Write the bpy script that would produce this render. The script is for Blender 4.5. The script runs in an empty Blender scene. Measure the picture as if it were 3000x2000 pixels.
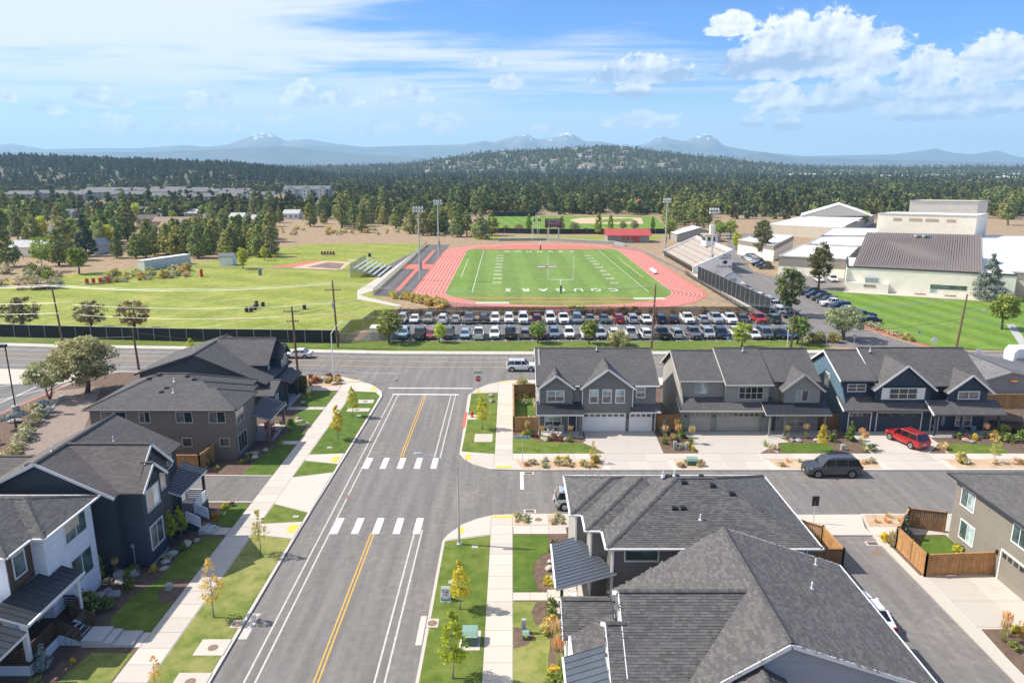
import bpy, bmesh, math, random
from mathutils import Vector, Matrix
random.seed(7)
R = math.radians
SC = bpy.context.scene
COL = SC.collection

# camera
CAM_H, FPX = 30.0, 2120.0
PITCH = math.atan(512 / FPX)
cd = bpy.data.cameras.new('camera')
cam = bpy.data.objects.new('camera', cd); COL.objects.link(cam)
cam.location = (0, 0, CAM_H); cam.rotation_euler = (math.pi / 2 - PITCH, 0, 0)
cd.sensor_width = 36; cd.lens = 36 * FPX / 3000; cd.clip_start = .5; cd.clip_end = 60000
SC.camera = cam

# small node language
class X:
    def __init__(s, nt, k): s.nt, s.k = nt, k
    def m(s, op, *a, clamp=False):
        n = s.nt.nodes.new('ShaderNodeMath'); n.operation = op; n.use_clamp = clamp
        for i, v in enumerate((s,) + a):
            if isinstance(v, X): s.nt.links.new(v.k, n.inputs[i])
            else: n.inputs[i].default_value = v
        return X(s.nt, n.outputs[0])
    def __add__(s, o): return s.m('ADD', o)
    def __sub__(s, o): return s.m('SUBTRACT', o)
    def __mul__(s, o): return s.m('MULTIPLY', o)
    def __truediv__(s, o): return s.m('DIVIDE', o)
    __radd__ = __add__; __rmul__ = __mul__
    def clamp(s): return s.m('ADD', 0., clamp=True)
    def step(s, a, b):
        n = s.nt.nodes.new('ShaderNodeMapRange'); n.interpolation_type = 'SMOOTHSTEP'
        s.nt.links.new(s.k, n.inputs[0]); n.inputs[1].default_value = a; n.inputs[2].default_value = b
        return X(s.nt, n.outputs[0])
def mixc(nt, f, a, b, mode='MIX'):
    n = nt.nodes.new('ShaderNodeMix'); n.data_type = 'RGBA'; n.blend_type = mode
    for i, v in ((0, f), (6, a), (7, b)):
        if isinstance(v, X): nt.links.new(v.k, n.inputs[i])
        elif isinstance(v, (int, float)): n.inputs[i].default_value = v if i == 0 else (v, v, v, 1)
        else: n.inputs[i].default_value = (*v, 1)
    return X(nt, n.outputs[2])
def noise(nt, vec, scale, detail=3, rough=.55, dist=0.):
    n = nt.nodes.new('ShaderNodeTexNoise'); n.inputs['Scale'].default_value = scale
    n.inputs['Detail'].default_value = detail; n.inputs['Roughness'].default_value = rough; n.inputs['Distortion'].default_value = dist
    if vec is not None: nt.links.new(vec.k, n.inputs['Vector'])
    return X(nt, n.outputs['Fac'])
def mapping(nt, vec, loc=(0, 0, 0), rot=(0, 0, 0), sc=(1, 1, 1)):
    n = nt.nodes.new('ShaderNodeMapping'); nt.links.new(vec.k, n.inputs[0])
    n.inputs[1].default_value = loc; n.inputs[2].default_value = rot; n.inputs[3].default_value = sc
    return X(nt, n.outputs[0])
def combine(nt, a, b, c):
    n = nt.nodes.new('ShaderNodeCombineXYZ')
    for i, v in enumerate((a, b, c)):
        if isinstance(v, X): nt.links.new(v.k, n.inputs[i])
        else: n.inputs[i].default_value = v
    return X(nt, n.outputs[0])

# sky and sun
SUN_EL, SUN_AZ = R(47), R(-82)          # azimuth from +Y towards +X: the sun stands to the left, a little beyond
EXPOSURE = .5
W = bpy.data.worlds.new('World'); SC.world = W; W.use_nodes = True
nt = W.node_tree; nt.nodes.clear()
sky = nt.nodes.new('ShaderNodeTexSky'); sky.sky_type = 'NISHITA'; sky.sun_disc = False
sky.sun_elevation = SUN_EL; sky.sun_rotation = SUN_AZ; sky.altitude = 1100; sky.air_density = 1.0; sky.dust_density = .4; sky.ozone_density = 3.0
tc = nt.nodes.new('ShaderNodeTexCoord'); D = X(nt, tc.outputs['Generated'])
sp = nt.nodes.new('ShaderNodeSeparateXYZ'); nt.links.new(D.k, sp.inputs[0])
dx, dy, dz = (X(nt, sp.outputs[i]) for i in range(3))
az = dx.m('ARCTAN2', dy) * (180 / math.pi); el = dz.m('ARCSINE') * (180 / math.pi)
# high thin cloud: streaks on a flat layer far above
inv = (dz.m('MAXIMUM', 0.) + .06)
pl = combine(nt, dx / inv, dy / inv, 0.)
c1 = noise(nt, mapping(nt, pl, loc=(3.3, .4, 0), rot=(0, 0, R(20)), sc=(.34, .85, 1)), 1.0, 6, .52, .6)
c2 = noise(nt, mapping(nt, pl, loc=(7.1, 2.0, 0), rot=(0, 0, R(-8)), sc=(.9, 2.3, 1)), 1.6, 5, .6, .5)
cir = (c1 * .72 + c2 * .28 + (az.m('MULTIPLY', -.0042)).m('MAXIMUM', -.13).m('MINIMUM', .1)).step(.39, .62)
cir = cir * el.step(.3, 7.) * .93
# fair-weather cumulus: heaps with flat bases; each a direction (azimuth, elevation), half width and height in degrees
HEAPS = [(21.1, 6.93, 6.47, 3.77), (17.2, 6.66, 2.43, 2.37), (24.2, 6.3, 3.31, 2.48), (9.6, 6.34, 4.2, 1.9), (28.4, 5.5, 2.19, 2.12), (32.2, 5.79, 2.74, 2.45), (30.1, 3.72, 5.13, 2.13), (18.8, 4.69, 2.4, 1.24), (23.8, 4.39, 2.95, 1.98), (20.9, 3.84, 4.24, 0.92), (29.3, 3.15, 3.71, 0.89), (9.1, 5.16, 1.79, 0.93), (17.7, 2.93, 1, 0.82), (20.1, 2.7, 1.27, 1.01), (32.2, 3.45, 3, 0.72), (-28.2, 4.17, 2.02, 1.26), (-31.5, 3.43, 1.22, 0.73), (-21.8, 4.13, 2, 1.23), (-15.4, 4.65, 2.03, 1.72), (-12.8, 4.57, 1.91, 1), (-8.1, 4.9, 2.71, 1.07), (-33.5, 4.08, 0.52, 0.71), (-27.9, 2.42, 2.38, 1.14), (-22.3, 2.53, 2.75, 0.95), (-10.7, 2.55, 2.53, 0.95), (-5.2, 2.9, 2.26, 1.23), (2.5, 2.62, 1.77, 0.59), (9.9, 3.03, 3.27, 1.11), (-17.2, 3.2, 1.23, 0.67), (-0.4, 5.85, 1.42, 0.99), (-1.9, 7.33, 1.19, 0.81), (15.7, 9.29, 2.05, 1.43),
         (50, 8, 6, 3), (68, 7, 7, 3), (-48, 7, 6, 2.6), (-68, 6, 7, 2.4), (100, 7, 8, 3), (140, 9, 8, 3), (-110, 8, 8, 3), (-150, 7, 8, 3)]
ae = combine(nt, az, el * 1.25, 0.)
n1 = noise(nt, ae, .36, 6, .56, .25)
n1s = noise(nt, mapping(nt, ae, loc=(.30, -.34, 0)), .36, 6, .56, .25)      # the same heaps a little towards the sun
def vnode(op, *a):
    n = nt.nodes.new('ShaderNodeVectorMath'); n.operation = op
    for i, v in enumerate(a):
        if isinstance(v, X): nt.links.new(v.k, n.inputs[i])
        else: n.inputs[i].default_value = v
    return X(nt, n.outputs['Value' if op == 'DOT_PRODUCT' else 'Vector'])
aee = combine(nt, az, el, el)
def field(heaps, up):
    d = None
    for (a0, e0, w, h) in heaps:
        e0 += up * h; k = (1 / w, 1 / h, -3.2 / h)
        v = vnode('MAXIMUM', vnode('MULTIPLY_ADD', aee, k, (-a0 * k[0], -e0 * k[1], -e0 * k[2])), (-99, 0, 0))
        r = vnode('DOT_PRODUCT', v, v); d = r if d is None else d.m('MINIMUM', r)
    return d * -1. + 1.
dens = field(HEAPS, 0); hgt = (field(HEAPS[:15], .55).m('MAXIMUM', -1.) - field(HEAPS[:15], 0).m('MAXIMUM', -1.)) * .55
n2 = noise(nt, ae, 1.3, 5, .6, .2)
q = dens.m('MAXIMUM', -1.2) * 1.0 + (n1 - .5) * 1.5 + (n2 - .5) * 1.5
cum = q.step(.04, .4)
lit = ((n1 - n1s) * 3.4 + hgt * .75 + (n2 - .5) * .7 + .62).clamp()
skyc = mixc(nt, 1., X(nt, sky.outputs[0]), (.4, .7, 1.13), 'MULTIPLY')
cc = mixc(nt, lit, (2.7, 3.5, 4.8), (7.2, 7.3, 7.4))
hz = (el.m('ABSOLUTE')).step(13., 0.)
cirf = cir * (cum * -1. + 1.)
s1 = mixc(nt, cirf, skyc, (5.9, 6.2, 6.5))
s1 = mixc(nt, el.step(8., 0.) * .75, s1, (5.6, 6.4, 7.1))
s2 = mixc(nt, cum * (hz * -.3 + 1.), s1, cc)
bg = nt.nodes.new('ShaderNodeBackground'); bg.inputs[1].default_value = .115
nt.links.new(s2.k, bg.inputs[0])
wo = nt.nodes.new('ShaderNodeOutputWorld'); nt.links.new(bg.outputs[0], wo.inputs[0])
W.cycles.sampling_method = 'MANUAL'; W.cycles.sample_map_resolution = 512

sl = bpy.data.lights.new('sun', 'SUN'); sl.energy = 4.9; sl.angle = R(.55); sl.color = (1, .94, .845)
sun = bpy.data.objects.new('sun', sl); COL.objects.link(sun)
tosun = Vector((math.sin(SUN_AZ) * math.cos(SUN_EL), math.cos(SUN_AZ) * math.cos(SUN_EL), math.sin(SUN_EL)))
sun.rotation_euler = tosun.to_track_quat('Z', 'Y').to_euler(); sun.location = (-60, 20, 80)
SC.view_settings.view_transform = 'Standard'; SC.view_settings.look = 'None'; SC.view_settings.exposure = EXPOSURE; SC.view_settings.gamma = 1
SC.cycles.use_denoising = True; SC.cycles.max_bounces = 6; SC.cycles.transparent_max_bounces = 12
SC.cycles.volume_bounces = 1; SC.cycles.volume_max_steps = 64
SC.cycles.use_adaptive_sampling = True

# survey: a spot on the ground seen in the photograph -> metres
_c, _s = math.cos(PITCH), math.sin(PITCH)
def gp(x, y, z=0.):
    u, v = (x - 1500) / FPX, (1000 - y) / FPX
    t = (z - CAM_H) / (-_s + v * _c)
    return (u * t, (_c + v * _s) * t)
def zat(Y, y):
    v = (1000 - y) / FPX
    return CAM_H + Y * (-_s + v * _c) / (_c + v * _s)

# materials
MATS = {}
def newmat(name):
    m = bpy.data.materials.new(name); m.use_nodes = True
    t = m.node_tree; t.nodes.clear()
    o = t.nodes.new('ShaderNodeOutputMaterial'); b = t.nodes.new('ShaderNodeBsdfPrincipled')
    t.links.new(b.outputs[0], o.inputs[0])
    return m, t, b, o
def objcoord(t):
    # metres in the world, the same for every piece
    n = t.nodes.new('ShaderNodeNewGeometry'); return X(t, n.outputs['Position'])
def setc(t, b, key, v):
    if isinstance(v, X): t.links.new(v.k, b.inputs[key])
    elif isinstance(v, tuple): b.inputs[key].default_value = (*v, 1) if len(v) == 3 else v
    else: b.inputs[key].default_value = v
def bumpn(t, b, h, strength, dist=.02):
    n = t.nodes.new('ShaderNodeBump'); n.inputs['Strength'].default_value = strength; n.inputs['Distance'].default_value = dist
    t.links.new(h.k, n.inputs['Height']); t.links.new(n.outputs[0], b.inputs['Normal'])
def sc_(c, k): return tuple(min(1, max(0, x * k)) for x in c)
def M(name, col=(.5, .5, .5), rough=.7, var=.12, scale=1.5, metal=0., spec=.5, bump=0., bscale=40., rnd=0., coat=0., col2=None, thr=None):
    if name in MATS: return MATS[name]
    m, t, b, o = newmat(name); P = objcoord(t)
    n = noise(t, P, scale, 4, .6) * .6 + noise(t, P, scale * 9, 3, .6) * .4
    f = n.step(*(thr or (.3, .7)))
    c = mixc(t, f, sc_(col, 1 - var), col2 or sc_(col, 1 + var))
    if rnd:
        oi = t.nodes.new('ShaderNodeObjectInfo'); k = X(t, oi.outputs['Random']) * (2 * rnd) + (1 - rnd)
        c = mixc(t, 1., c, combine(t, k, k, k), 'MULTIPLY')
    setc(t, b, 'Base Color', c); setc(t, b, 'Roughness', rough); setc(t, b, 'Metallic', metal); setc(t, b, 'Specular IOR Level', spec)
    if coat: setc(t, b, 'Coat Weight', coat); setc(t, b, 'Coat Roughness', .04)
    if bump: bumpn(t, b, noise(t, P, bscale, 4, .65), bump)
    MATS[name] = m; return m
def grassmat(name, a, b_, dry, dryamt, fine=14., stripes=None):
    m, t, b, o = newmat(name); P = objcoord(t)
    big = noise(t, P, .12, 5, .6); mid = noise(t, P, .9, 4, .65); fn = noise(t, P, fine, 4, .75)
    f = (mid * .5 + fn * .5).step(.36, .64)
    c = mixc(t, f, a, b_)
    dm = (big * .55 + noise(t, P, .45, 4, .7) * .45).step(.5 - .12 * dryamt, .78 - .16 * dryamt) * (fn.step(.25, .6))
    c = mixc(t, dm * min(1, dryamt), c, dry)
    if stripes:      # the mower's lanes: grass laid one way and the other
        ang, wid, amt = stripes
        sx = t.nodes.new('ShaderNodeSeparateXYZ'); t.links.new(P.k, sx.inputs[0])
        u = X(t, sx.outputs[0]) * math.cos(ang) + X(t, sx.outputs[1]) * math.sin(ang) + noise(t, P, .2, 2) * .6
        w = (u * (math.pi / wid)).m('SINE').step(-.5, .5) * amt + (1 - amt / 2)
        c = mixc(t, 1., c, combine(t, w, w, w), 'MULTIPLY')
    setc(t, b, 'Base Color', c); setc(t, b, 'Roughness', .85); setc(t, b, 'Specular IOR Level', .2)
    bumpn(t, b, fn, .9, .06); MATS[name] = m; return m
def asphaltmat(name, base, dust, dustamt, k=1.):
    m, t, b, o = newmat(name); P = objcoord(t)
    lanes = noise(t, mapping(t, P, sc=(.9, .05, 1)), 1.4, 4, .6)      # along the wheel paths
    big = noise(t, P, .11, 5, .62, .4); fn = noise(t, P, 26, 4, .7); mid = noise(t, P, 1.7, 4, .6)
    c = mixc(t, (lanes * .5 + mid * .3 + fn * .2).step(.36, .64), sc_(base, .82), sc_(base, 1.2))
    c = mixc(t, (big * .7 + mid * .3).step(.52, .72) * dustamt, c, dust)
    cr = noise(t, mapping(t, P, sc=(.35, .35, 1)), 1., 6, .7, .8)
    crack = (((cr - .5).m('ABSOLUTE')).step(.004, 0.)) * noise(t, P, .05, 2).step(.52, .6) * .45
    c = mixc(t, crack, c, sc_(base, .5))
    setc(t, b, 'Base Color', c); setc(t, b, 'Roughness', .88); setc(t, b, 'Specular IOR Level', .25); bumpn(t, b, fn, .35, .01)
    MATS[name] = m; return m
def concmat(name, base, stain=.35):
    m, t, b, o = newmat(name); P = objcoord(t)
    oi = t.nodes.new('ShaderNodeObjectInfo'); k = X(t, oi.outputs['Random']) * .13 + .935
    big = noise(t, P, .35, 5, .65, .5); fn = noise(t, P, 18, 4, .7)
    c = mixc(t, fn.step(.3, .7), sc_(base, .93), sc_(base, 1.05))
    c = mixc(t, big.step(.54, .74) * stain, c, (base[0] * .72, base[1] * .66, base[2] * .58))
    c = mixc(t, 1., c, combine(t, k, k, k), 'MULTIPLY')
    setc(t, b, 'Base Color', c); setc(t, b, 'Roughness', .85); setc(t, b, 'Specular IOR Level', .3); bumpn(t, b, fn, .25, .008)
    MATS[name] = m; return m
def shinglemat(name, c1, c2, geo=False):
    m, t, b, o = newmat(name); P = objcoord(t)
    fn = noise(t, P, 60, 3, .7); big = noise(t, P, .25, 4, .6)
    if geo:
        g = t.nodes.new('ShaderNodeNewGeometry'); oi = t.nodes.new('ShaderNodeObjectInfo')
        r = (X(t, g.outputs['Random Per Island']) + X(t, oi.outputs['Random'])).m('FRACT')
        c = mixc(t, r.step(.25, 1.), c1, c2); c = mixc(t, (r * 7.3).m('FRACT').step(.78, 1.) * .35, c, (c2[0] * 1.25, c2[1] * 1.1, c2[2] * 1.0))
        h = fn
    else:
        uv = t.nodes.new('ShaderNodeUVMap'); U = X(t, uv.outputs[0])
        br = t.nodes.new('ShaderNodeTexBrick'); t.links.new(U.k, br.inputs['Vector'])
        br.offset = .37; br.inputs['Scale'].default_value = 1; br.inputs['Brick Width'].default_value = .42; br.inputs['Row Height'].default_value = .15
        br.inputs['Mortar Size'].default_value = .012; br.inputs['Mortar Smooth'].default_value = .6; br.inputs['Bias'].default_value = -.1
        br.inputs['Color1'].default_value = (*c1, 1); br.inputs['Color2'].default_value = (*c2, 1); br.inputs['Mortar'].default_value = (*sc_(c1, .45), 1)
        c = X(t, br.outputs['Color']); h = X(t, br.outputs['Fac']) * -1. + fn * .3
    c = mixc(t, big.step(.35, .75) * .3, c, sc_(c2, 1.12)); c = mixc(t, fn.step(.35, .75) * .35, c, sc_(c1, .8))
    setc(t, b, 'Base Color', c); setc(t, b, 'Roughness', .9); setc(t, b, 'Specular IOR Level', .25); bumpn(t, b, h, .5, .015)
    MATS[name] = m; return m
def leafmat(name, c1, c2, trans=.25, rnd=.22, dead=None):
    m, t, b, o = newmat(name); P = objcoord(t)
    g = t.nodes.new('ShaderNodeNewGeometry'); oi = t.nodes.new('ShaderNodeObjectInfo')
    r = X(t, g.outputs['Random Per Island']); n = noise(t, P, .55, 3)
    c = mixc(t, (r * .55 + n * .45).step(.25, .75), c1, c2)
    if dead: c = mixc(t, (r * 3.7).m('FRACT').step(.72, .95) * .8, c, dead)
    k = X(t, oi.outputs['Random']); kk = k * (2 * rnd) + (1 - rnd)
    c = mixc(t, 1., c, combine(t, kk * ((k * 5.1).m('FRACT') * .34 + .86), kk, kk * ((k * 3.3).m('FRACT') * .3 + .8)), 'MULTIPLY')
    setc(t, b, 'Base Color', c); setc(t, b, 'Roughness', .65); setc(t, b, 'Specular IOR Level', .25)
    if trans:
        tr = t.nodes.new('ShaderNodeBsdfTranslucent'); t.links.new(c.k, tr.inputs[0])
        mx = t.nodes.new('ShaderNodeMixShader'); mx.inputs[0].default_value = trans
        t.links.new(b.outputs[0], mx.inputs[1]); t.links.new(tr.outputs[0], mx.inputs[2]); t.links.new(mx.outputs[0], o.inputs[0])
    MATS[name] = m; return m
def glassmat(name, tint, rough=.04, blind=None):
    m, t, b, o = newmat(name); P = objcoord(t)
    c = mixc(t, noise(t, P, .8, 3).step(.4, .65), sc_(tint, .6), sc_(tint, 1.5))
    setc(t, b, 'Base Color', c); setc(t, b, 'Roughness', rough); setc(t, b, 'Specular IOR Level', .9); setc(t, b, 'Coat Weight', .6); setc(t, b, 'Coat Roughness', .02)
    MATS[name] = m; return m
def meshmat(name, col, cover):
    m, t, b, o = newmat(name); setc(t, b, 'Base Color', col); setc(t, b, 'Roughness', .8)
    tr = t.nodes.new('ShaderNodeBsdfTransparent'); mx = t.nodes.new('ShaderNodeMixShader'); mx.inputs[0].default_value = cover
    t.links.new(tr.outputs[0], mx.inputs[1]); t.links.new(b.outputs[0], mx.inputs[2]); t.links.new(mx.outputs[0], o.inputs[0])
    MATS[name] = m; return m

# mesh building
class MB:
    def __init__(s): s.v, s.f, s.uv = [], [], []
    def poly(s, pts, uv=None):
        n = len(s.v); s.v += [tuple(p) for p in pts]; s.f.append(tuple(range(n, n + len(pts)))); s.uv.append(uv or [(p[0], p[1]) for p in pts]); return s
    def box(s, x0, x1, y0, y1, z0, z1):
        return s.hexa([(x0, y0, z0), (x1, y0, z0), (x1, y1, z0), (x0, y1, z0)], [(x0, y0, z1), (x1, y0, z1), (x1, y1, z1), (x0, y1, z1)])
    def hexa(s, a, b):
        n = len(a); k = len(s.v); s.v += [tuple(p) for p in a] + [tuple(p) for p in b]
        fs = [tuple(k + i for i in reversed(range(n))), tuple(k + n + i for i in range(n))]
        fs += [(k + i, k + (i + 1) % n, k + n + (i + 1) % n, k + n + i) for i in range(n)]
        s.f += fs; s.uv += [[(s.v[i][0] + s.v[i][1], s.v[i][2]) for i in f] for f in fs]; return s
    def prism(s, xy, z0, z1):
        if sum(a[0] * b[1] - b[0] * a[1] for a, b in zip(xy, xy[1:] + xy[:1])) < 0: xy = xy[::-1]
        return s.hexa([(x, y, z0) for x, y in xy], [(x, y, z1) for x, y in xy])
    def tube(s, p, r, n=8, cap=True):
        p = [Vector(a) for a in p]; rs = r if isinstance(r, (list, tuple)) else [r] * len(p); rings = []
        for i, a in enumerate(p):
            d = (p[min(i + 1, len(p) - 1)] - p[max(i - 1, 0)]).normalized()
            e = d.cross(Vector((0, 0, 1)) if abs(d.z) < .95 else Vector((1, 0, 0))).normalized(); g = e.cross(d)
            k = len(s.v); s.v += [tuple(a + (e * math.cos(2 * math.pi * j / n) + g * math.sin(2 * math.pi * j / n)) * rs[i]) for j in range(n)]; rings.append(k)
        for a, b in zip(rings, rings[1:]):
            for j in range(n): s.f.append((a + j, b + j, b + (j + 1) % n, a + (j + 1) % n)); s.uv.append([(0, 0)] * 4)
        if cap:
            s.f.append(tuple(rings[0] + j for j in range(n))); s.uv.append([(0, 0)] * n)
            s.f.append(tuple(rings[-1] + j for j in reversed(range(n)))); s.uv.append([(0, 0)] * n)
        return s
    def bar(s, a, b, w, h, up=(0, 0, 1)):
        a, b = Vector(a), Vector(b); d = (b - a).normalized(); e = d.cross(Vector(up))
        e = (e if e.length > 1e-4 else d.cross(Vector((1, 0, 0)))).normalized() * (w / 2); g = e.cross(d).normalized() * (h / 2)
        return s.hexa([a - e - g, a + e - g, a + e + g, a - e + g], [b - e - g, b + e - g, b + e + g, b - e + g])
    def lathe(s, prof, n=12, c=(0, 0, 0), axis='z'):
        k0 = len(s.v)
        for r, z in prof:
            for j in range(n):
                a = 2 * math.pi * j / n; q = (r * math.cos(a), r * math.sin(a), z)
                if axis == 'y': q = (q[0], q[2], q[1])
                if axis == 'x': q = (q[2], q[0], q[1])
                s.v.append((q[0] + c[0], q[1] + c[1], q[2] + c[2]))
        for i in range(len(prof) - 1):
            for j in range(n):
                f = (k0 + i * n + j, k0 + i * n + (j + 1) % n, k0 + (i + 1) * n + (j + 1) % n, k0 + (i + 1) * n + j); s.f.append(f); s.uv.append([(0, 0)] * 4)
        s.f.append(tuple(k0 + j for j in reversed(range(n)))); s.uv.append([(0, 0)] * n)
        k = k0 + (len(prof) - 1) * n; s.f.append(tuple(k + j for j in range(n))); s.uv.append([(0, 0)] * n)
        return s
    def mesh(s, name, off=(0, 0, 0), smooth=False):
        me = bpy.data.meshes.new(name)
        me.from_pydata([(a - off[0], b - off[1], c - off[2]) for a, b, c in s.v], [], s.f)
        ul = me.uv_layers.new(name='UVMap'); fl = [c for f in s.uv for p in f for c in p]; ul.data.foreach_set('uv', fl)
        if smooth: me.polygons.foreach_set('use_smooth', [True] * len(me.polygons))
        me.update(); return me
    def build(s, name, mat, parent=None, smooth=False, **tags):
        return obj(name, s.mesh(name, WL.get(parent.name, (0, 0, 0)) if parent else (0, 0, 0), smooth), mat, parent, **tags)
WL = {}      # world place of each thing, inherited by its parts
def obj(name, me, mat, parent=None, label=None, cat=None, group=None, kind=None, loc=None):
    o = bpy.data.objects.new(name, me); COL.objects.link(o)
    if mat is not None and not me.materials: me.materials.append(mat)
    if parent: o.parent = parent; WL[o.name] = WL.get(parent.name, (0, 0, 0))
    if loc: o.location = loc
    if label: o['label'] = label
    if cat: o['category'] = cat
    if group: o['group'] = group
    if kind: o['kind'] = kind
    return o
def thing(name, label, cat, loc=(0, 0, 0), rz=0, group=None):
    o = bpy.data.objects.new(name, None); COL.objects.link(o); o.empty_display_size = .2
    o.location = loc; o.rotation_euler = (0, 0, rz); o['label'] = label; o['category'] = cat
    if group: o['group'] = group
    WL[o.name] = tuple(loc); return o
def copy_tree(src, parent=None):
    c = src.copy(); COL.objects.link(c); c.parent = parent
    for ch in KIDS.get(src.name, ()): copy_tree(ch, c)
    return c
KIDS = {}; USED = set()
def remember(src):
    for ch in src.children: KIDS.setdefault(src.name, []).append(ch); remember(ch)
def place(src, label, loc, rz=0, s=1., group=None, cat=None):
    if src.name in USED: o = copy_tree(src)
    else: o = src; USED.add(src.name)
    o.location = loc; o.rotation_euler = (0, 0, rz); o.scale = (s, s, s) if not isinstance(s, tuple) else s
    o['label'] = label
    if group: o['group'] = group
    if cat: o['category'] = cat
    return o
def flat(name, xy, z, mat, **k):
    if sum(a[0] * b[1] - b[0] * a[1] for a, b in zip(xy, xy[1:] + xy[:1])) < 0: xy = xy[::-1]
    return MB().poly([(x, y, z) for x, y in xy]).build(name, mat, **k)
TXT = {}      # lettering prepared while the scene is still small
for w_ in list('COUGARS') + ['1 0', '2 0', '3 0', '4 0', '5 0', 'NE 27th St', 'NE  Pilot Peak  Rd', 'STOP', 'MODEL', 'HOME', 'OPEN', 'CLYDE PURCELL', 'FIELD', 'JACK', 'HARRIS', 'STADIUM', 'MOUNTAIN VIEW HIGH SCHOOL', 'GUEST', 'DOWN', 'TO GO', 'BALL ON', 'QTR', 'GO COUGARS']:
    c_ = bpy.data.curves.new('t', 'FONT'); c_.body = w_; c_.size = 1; c_.align_x = 'CENTER'; c_.align_y = 'CENTER'; c_.extrude = .01; c_.offset = .012; c_.resolution_u = 2
    o_ = bpy.data.objects.new('t', c_); COL.objects.link(o_); TXT[w_] = bpy.data.meshes.new_from_object(o_.evaluated_get(bpy.context.evaluated_depsgraph_get())); bpy.data.objects.remove(o_)
def textmesh(s, size, depth=.004, sx=1.):
    me = TXT[s].copy(); me.transform(Matrix.Diagonal((size * sx, size, depth * 100, 1))); return me

# == surfaces
asphaltmat('asphalt', (.185, .171, .162), (.32, .28, .24), .5)
asphaltmat('asphalt_lot', (.155, .15, .148), (.26, .235, .21), .25)
asphaltmat('asphalt_alley', (.17, .157, .147), (.27, .24, .205), .35)
asphaltmat('asphalt_path', (.13, .125, .125), (.2, .18, .16), .3)
concmat('concrete', (.53, .475, .415), .16); concmat('concrete_drive', (.5, .455, .405), .4); concmat('concrete_kerb', (.54, .485, .43), .25); concmat('concrete_grey', (.42, .42, .41), .25)
grassmat('lawn', (.078, .125, .016), (.155, .21, .036), (.27, .26, .07), .6)
grassmat('lawn_rich', (.06, .112, .014), (.12, .185, .027), (.22, .22, .05), .3)
grassmat('lawn_dry', (.095, .15, .02), (.19, .245, .045), (.36, .32, .12), 1.0)
grassmat('turf', (.15, .2, .025), (.24, .29, .045), (.37, .34, .09), .9, 9., (R(62), 6.5, .11))
grassmat('turf_field', (.10, .185, .03), (.175, .27, .05), (.27, .3, .09), .6, 9., (R(2), 4.4, .14))
grassmat('turf_school', (.09, .18, .022), (.165, .27, .035), (.3, .3, .08), .5, 8., (R(8), 3.2, .2))
M('mulch', (.135, .088, .063), .95, .4, 3, bump=.8, bscale=30); M('sand', (.50, .33, .2), .95, .22, .8, bump=.6, bscale=14, col2=(.58, .43, .3))
M('gravel', (.26, .2, .17), .95, .3, 4, bump=.8, bscale=24); M('infield', (.56, .38, .25), .95, .12, .3); M('dark_dirt', (.2, .13, .11), .95, .25, .3)
M('track_red', (.5, .145, .108), .85, .07, .5, bump=.2, bscale=60); M('apron_black', (.085, .08, .082), .9, .15, .6)
M('paint_white', (.72, .7, .67), .6, .1, 5); M('paint_worn', (.5, .475, .445), .7, .25, 3); M('paint_field', (.62, .66, .55), .8, .25, .8); M('paint_yellow', (.62, .36, .055), .65, .16, 3); M('tactile_yellow', (.78, .48, .06), .7, .12, 5); M('paint_red', (.5, .12, .09), .7, .2, 3)
# buildings
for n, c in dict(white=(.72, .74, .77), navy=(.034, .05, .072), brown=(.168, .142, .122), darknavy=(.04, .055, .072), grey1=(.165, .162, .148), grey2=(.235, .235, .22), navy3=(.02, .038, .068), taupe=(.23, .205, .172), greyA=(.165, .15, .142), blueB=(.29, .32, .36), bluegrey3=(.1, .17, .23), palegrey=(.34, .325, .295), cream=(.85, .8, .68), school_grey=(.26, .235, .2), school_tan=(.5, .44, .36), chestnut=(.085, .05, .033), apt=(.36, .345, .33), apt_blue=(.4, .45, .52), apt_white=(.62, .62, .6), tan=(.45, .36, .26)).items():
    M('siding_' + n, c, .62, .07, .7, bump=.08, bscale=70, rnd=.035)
M('trim_white', (.74, .74, .73), .5, .04, 1); M('trim_dark', (.04, .043, .048), .5, .1, 1); M('trim_grey', (.5, .48, .44), .55, .05, 1); M('trim_taupe', (.21, .18, .155), .6, .05, 1); M('gutter_dark', (.05, .055, .065), .4, .1, 1)
M('metal_roof', (.075, .08, .092), .38, .1, .8, metal=.55, rnd=.04); M('metal_roof_blue', (.12, .135, .165), .36, .1, .8, metal=.55, rnd=.04); M('metal_white', (.78, .77, .75), .5, .06, .12, rnd=.02); M('metal_brown', (.225, .185, .165), .5, .06, .3, rnd=.03); M('metal_red', (.44, .075, .065), .5, .1, .3, rnd=.03); M('metal_grey', (.4, .41, .42), .4, .1, 1, metal=.6); M('galv', (.55, .56, .57), .42, .08, 2, metal=.5); M('black_metal', (.02, .02, .022), .45, .1, 1); M('white_metal', (.78, .78, .78), .4, .05, 1)
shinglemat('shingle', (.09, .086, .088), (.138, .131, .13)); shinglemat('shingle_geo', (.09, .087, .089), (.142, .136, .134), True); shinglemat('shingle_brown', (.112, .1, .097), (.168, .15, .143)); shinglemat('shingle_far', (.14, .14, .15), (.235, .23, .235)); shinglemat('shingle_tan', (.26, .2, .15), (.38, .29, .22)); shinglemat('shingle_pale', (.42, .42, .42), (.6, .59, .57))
M('ridge_cap', (.082, .08, .082), .9, .25, 4, bump=.4, bscale=50, rnd=.18)
glassmat('glass_dark', (.03, .04, .042)); glassmat('glass_green', (.075, .12, .115)); glassmat('glass_blind', (.34, .43, .42), .12); glassmat('glass_car', (.012, .014, .016), .03); glassmat('glass_curtain', (.16, .15, .14), .15)
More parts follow.
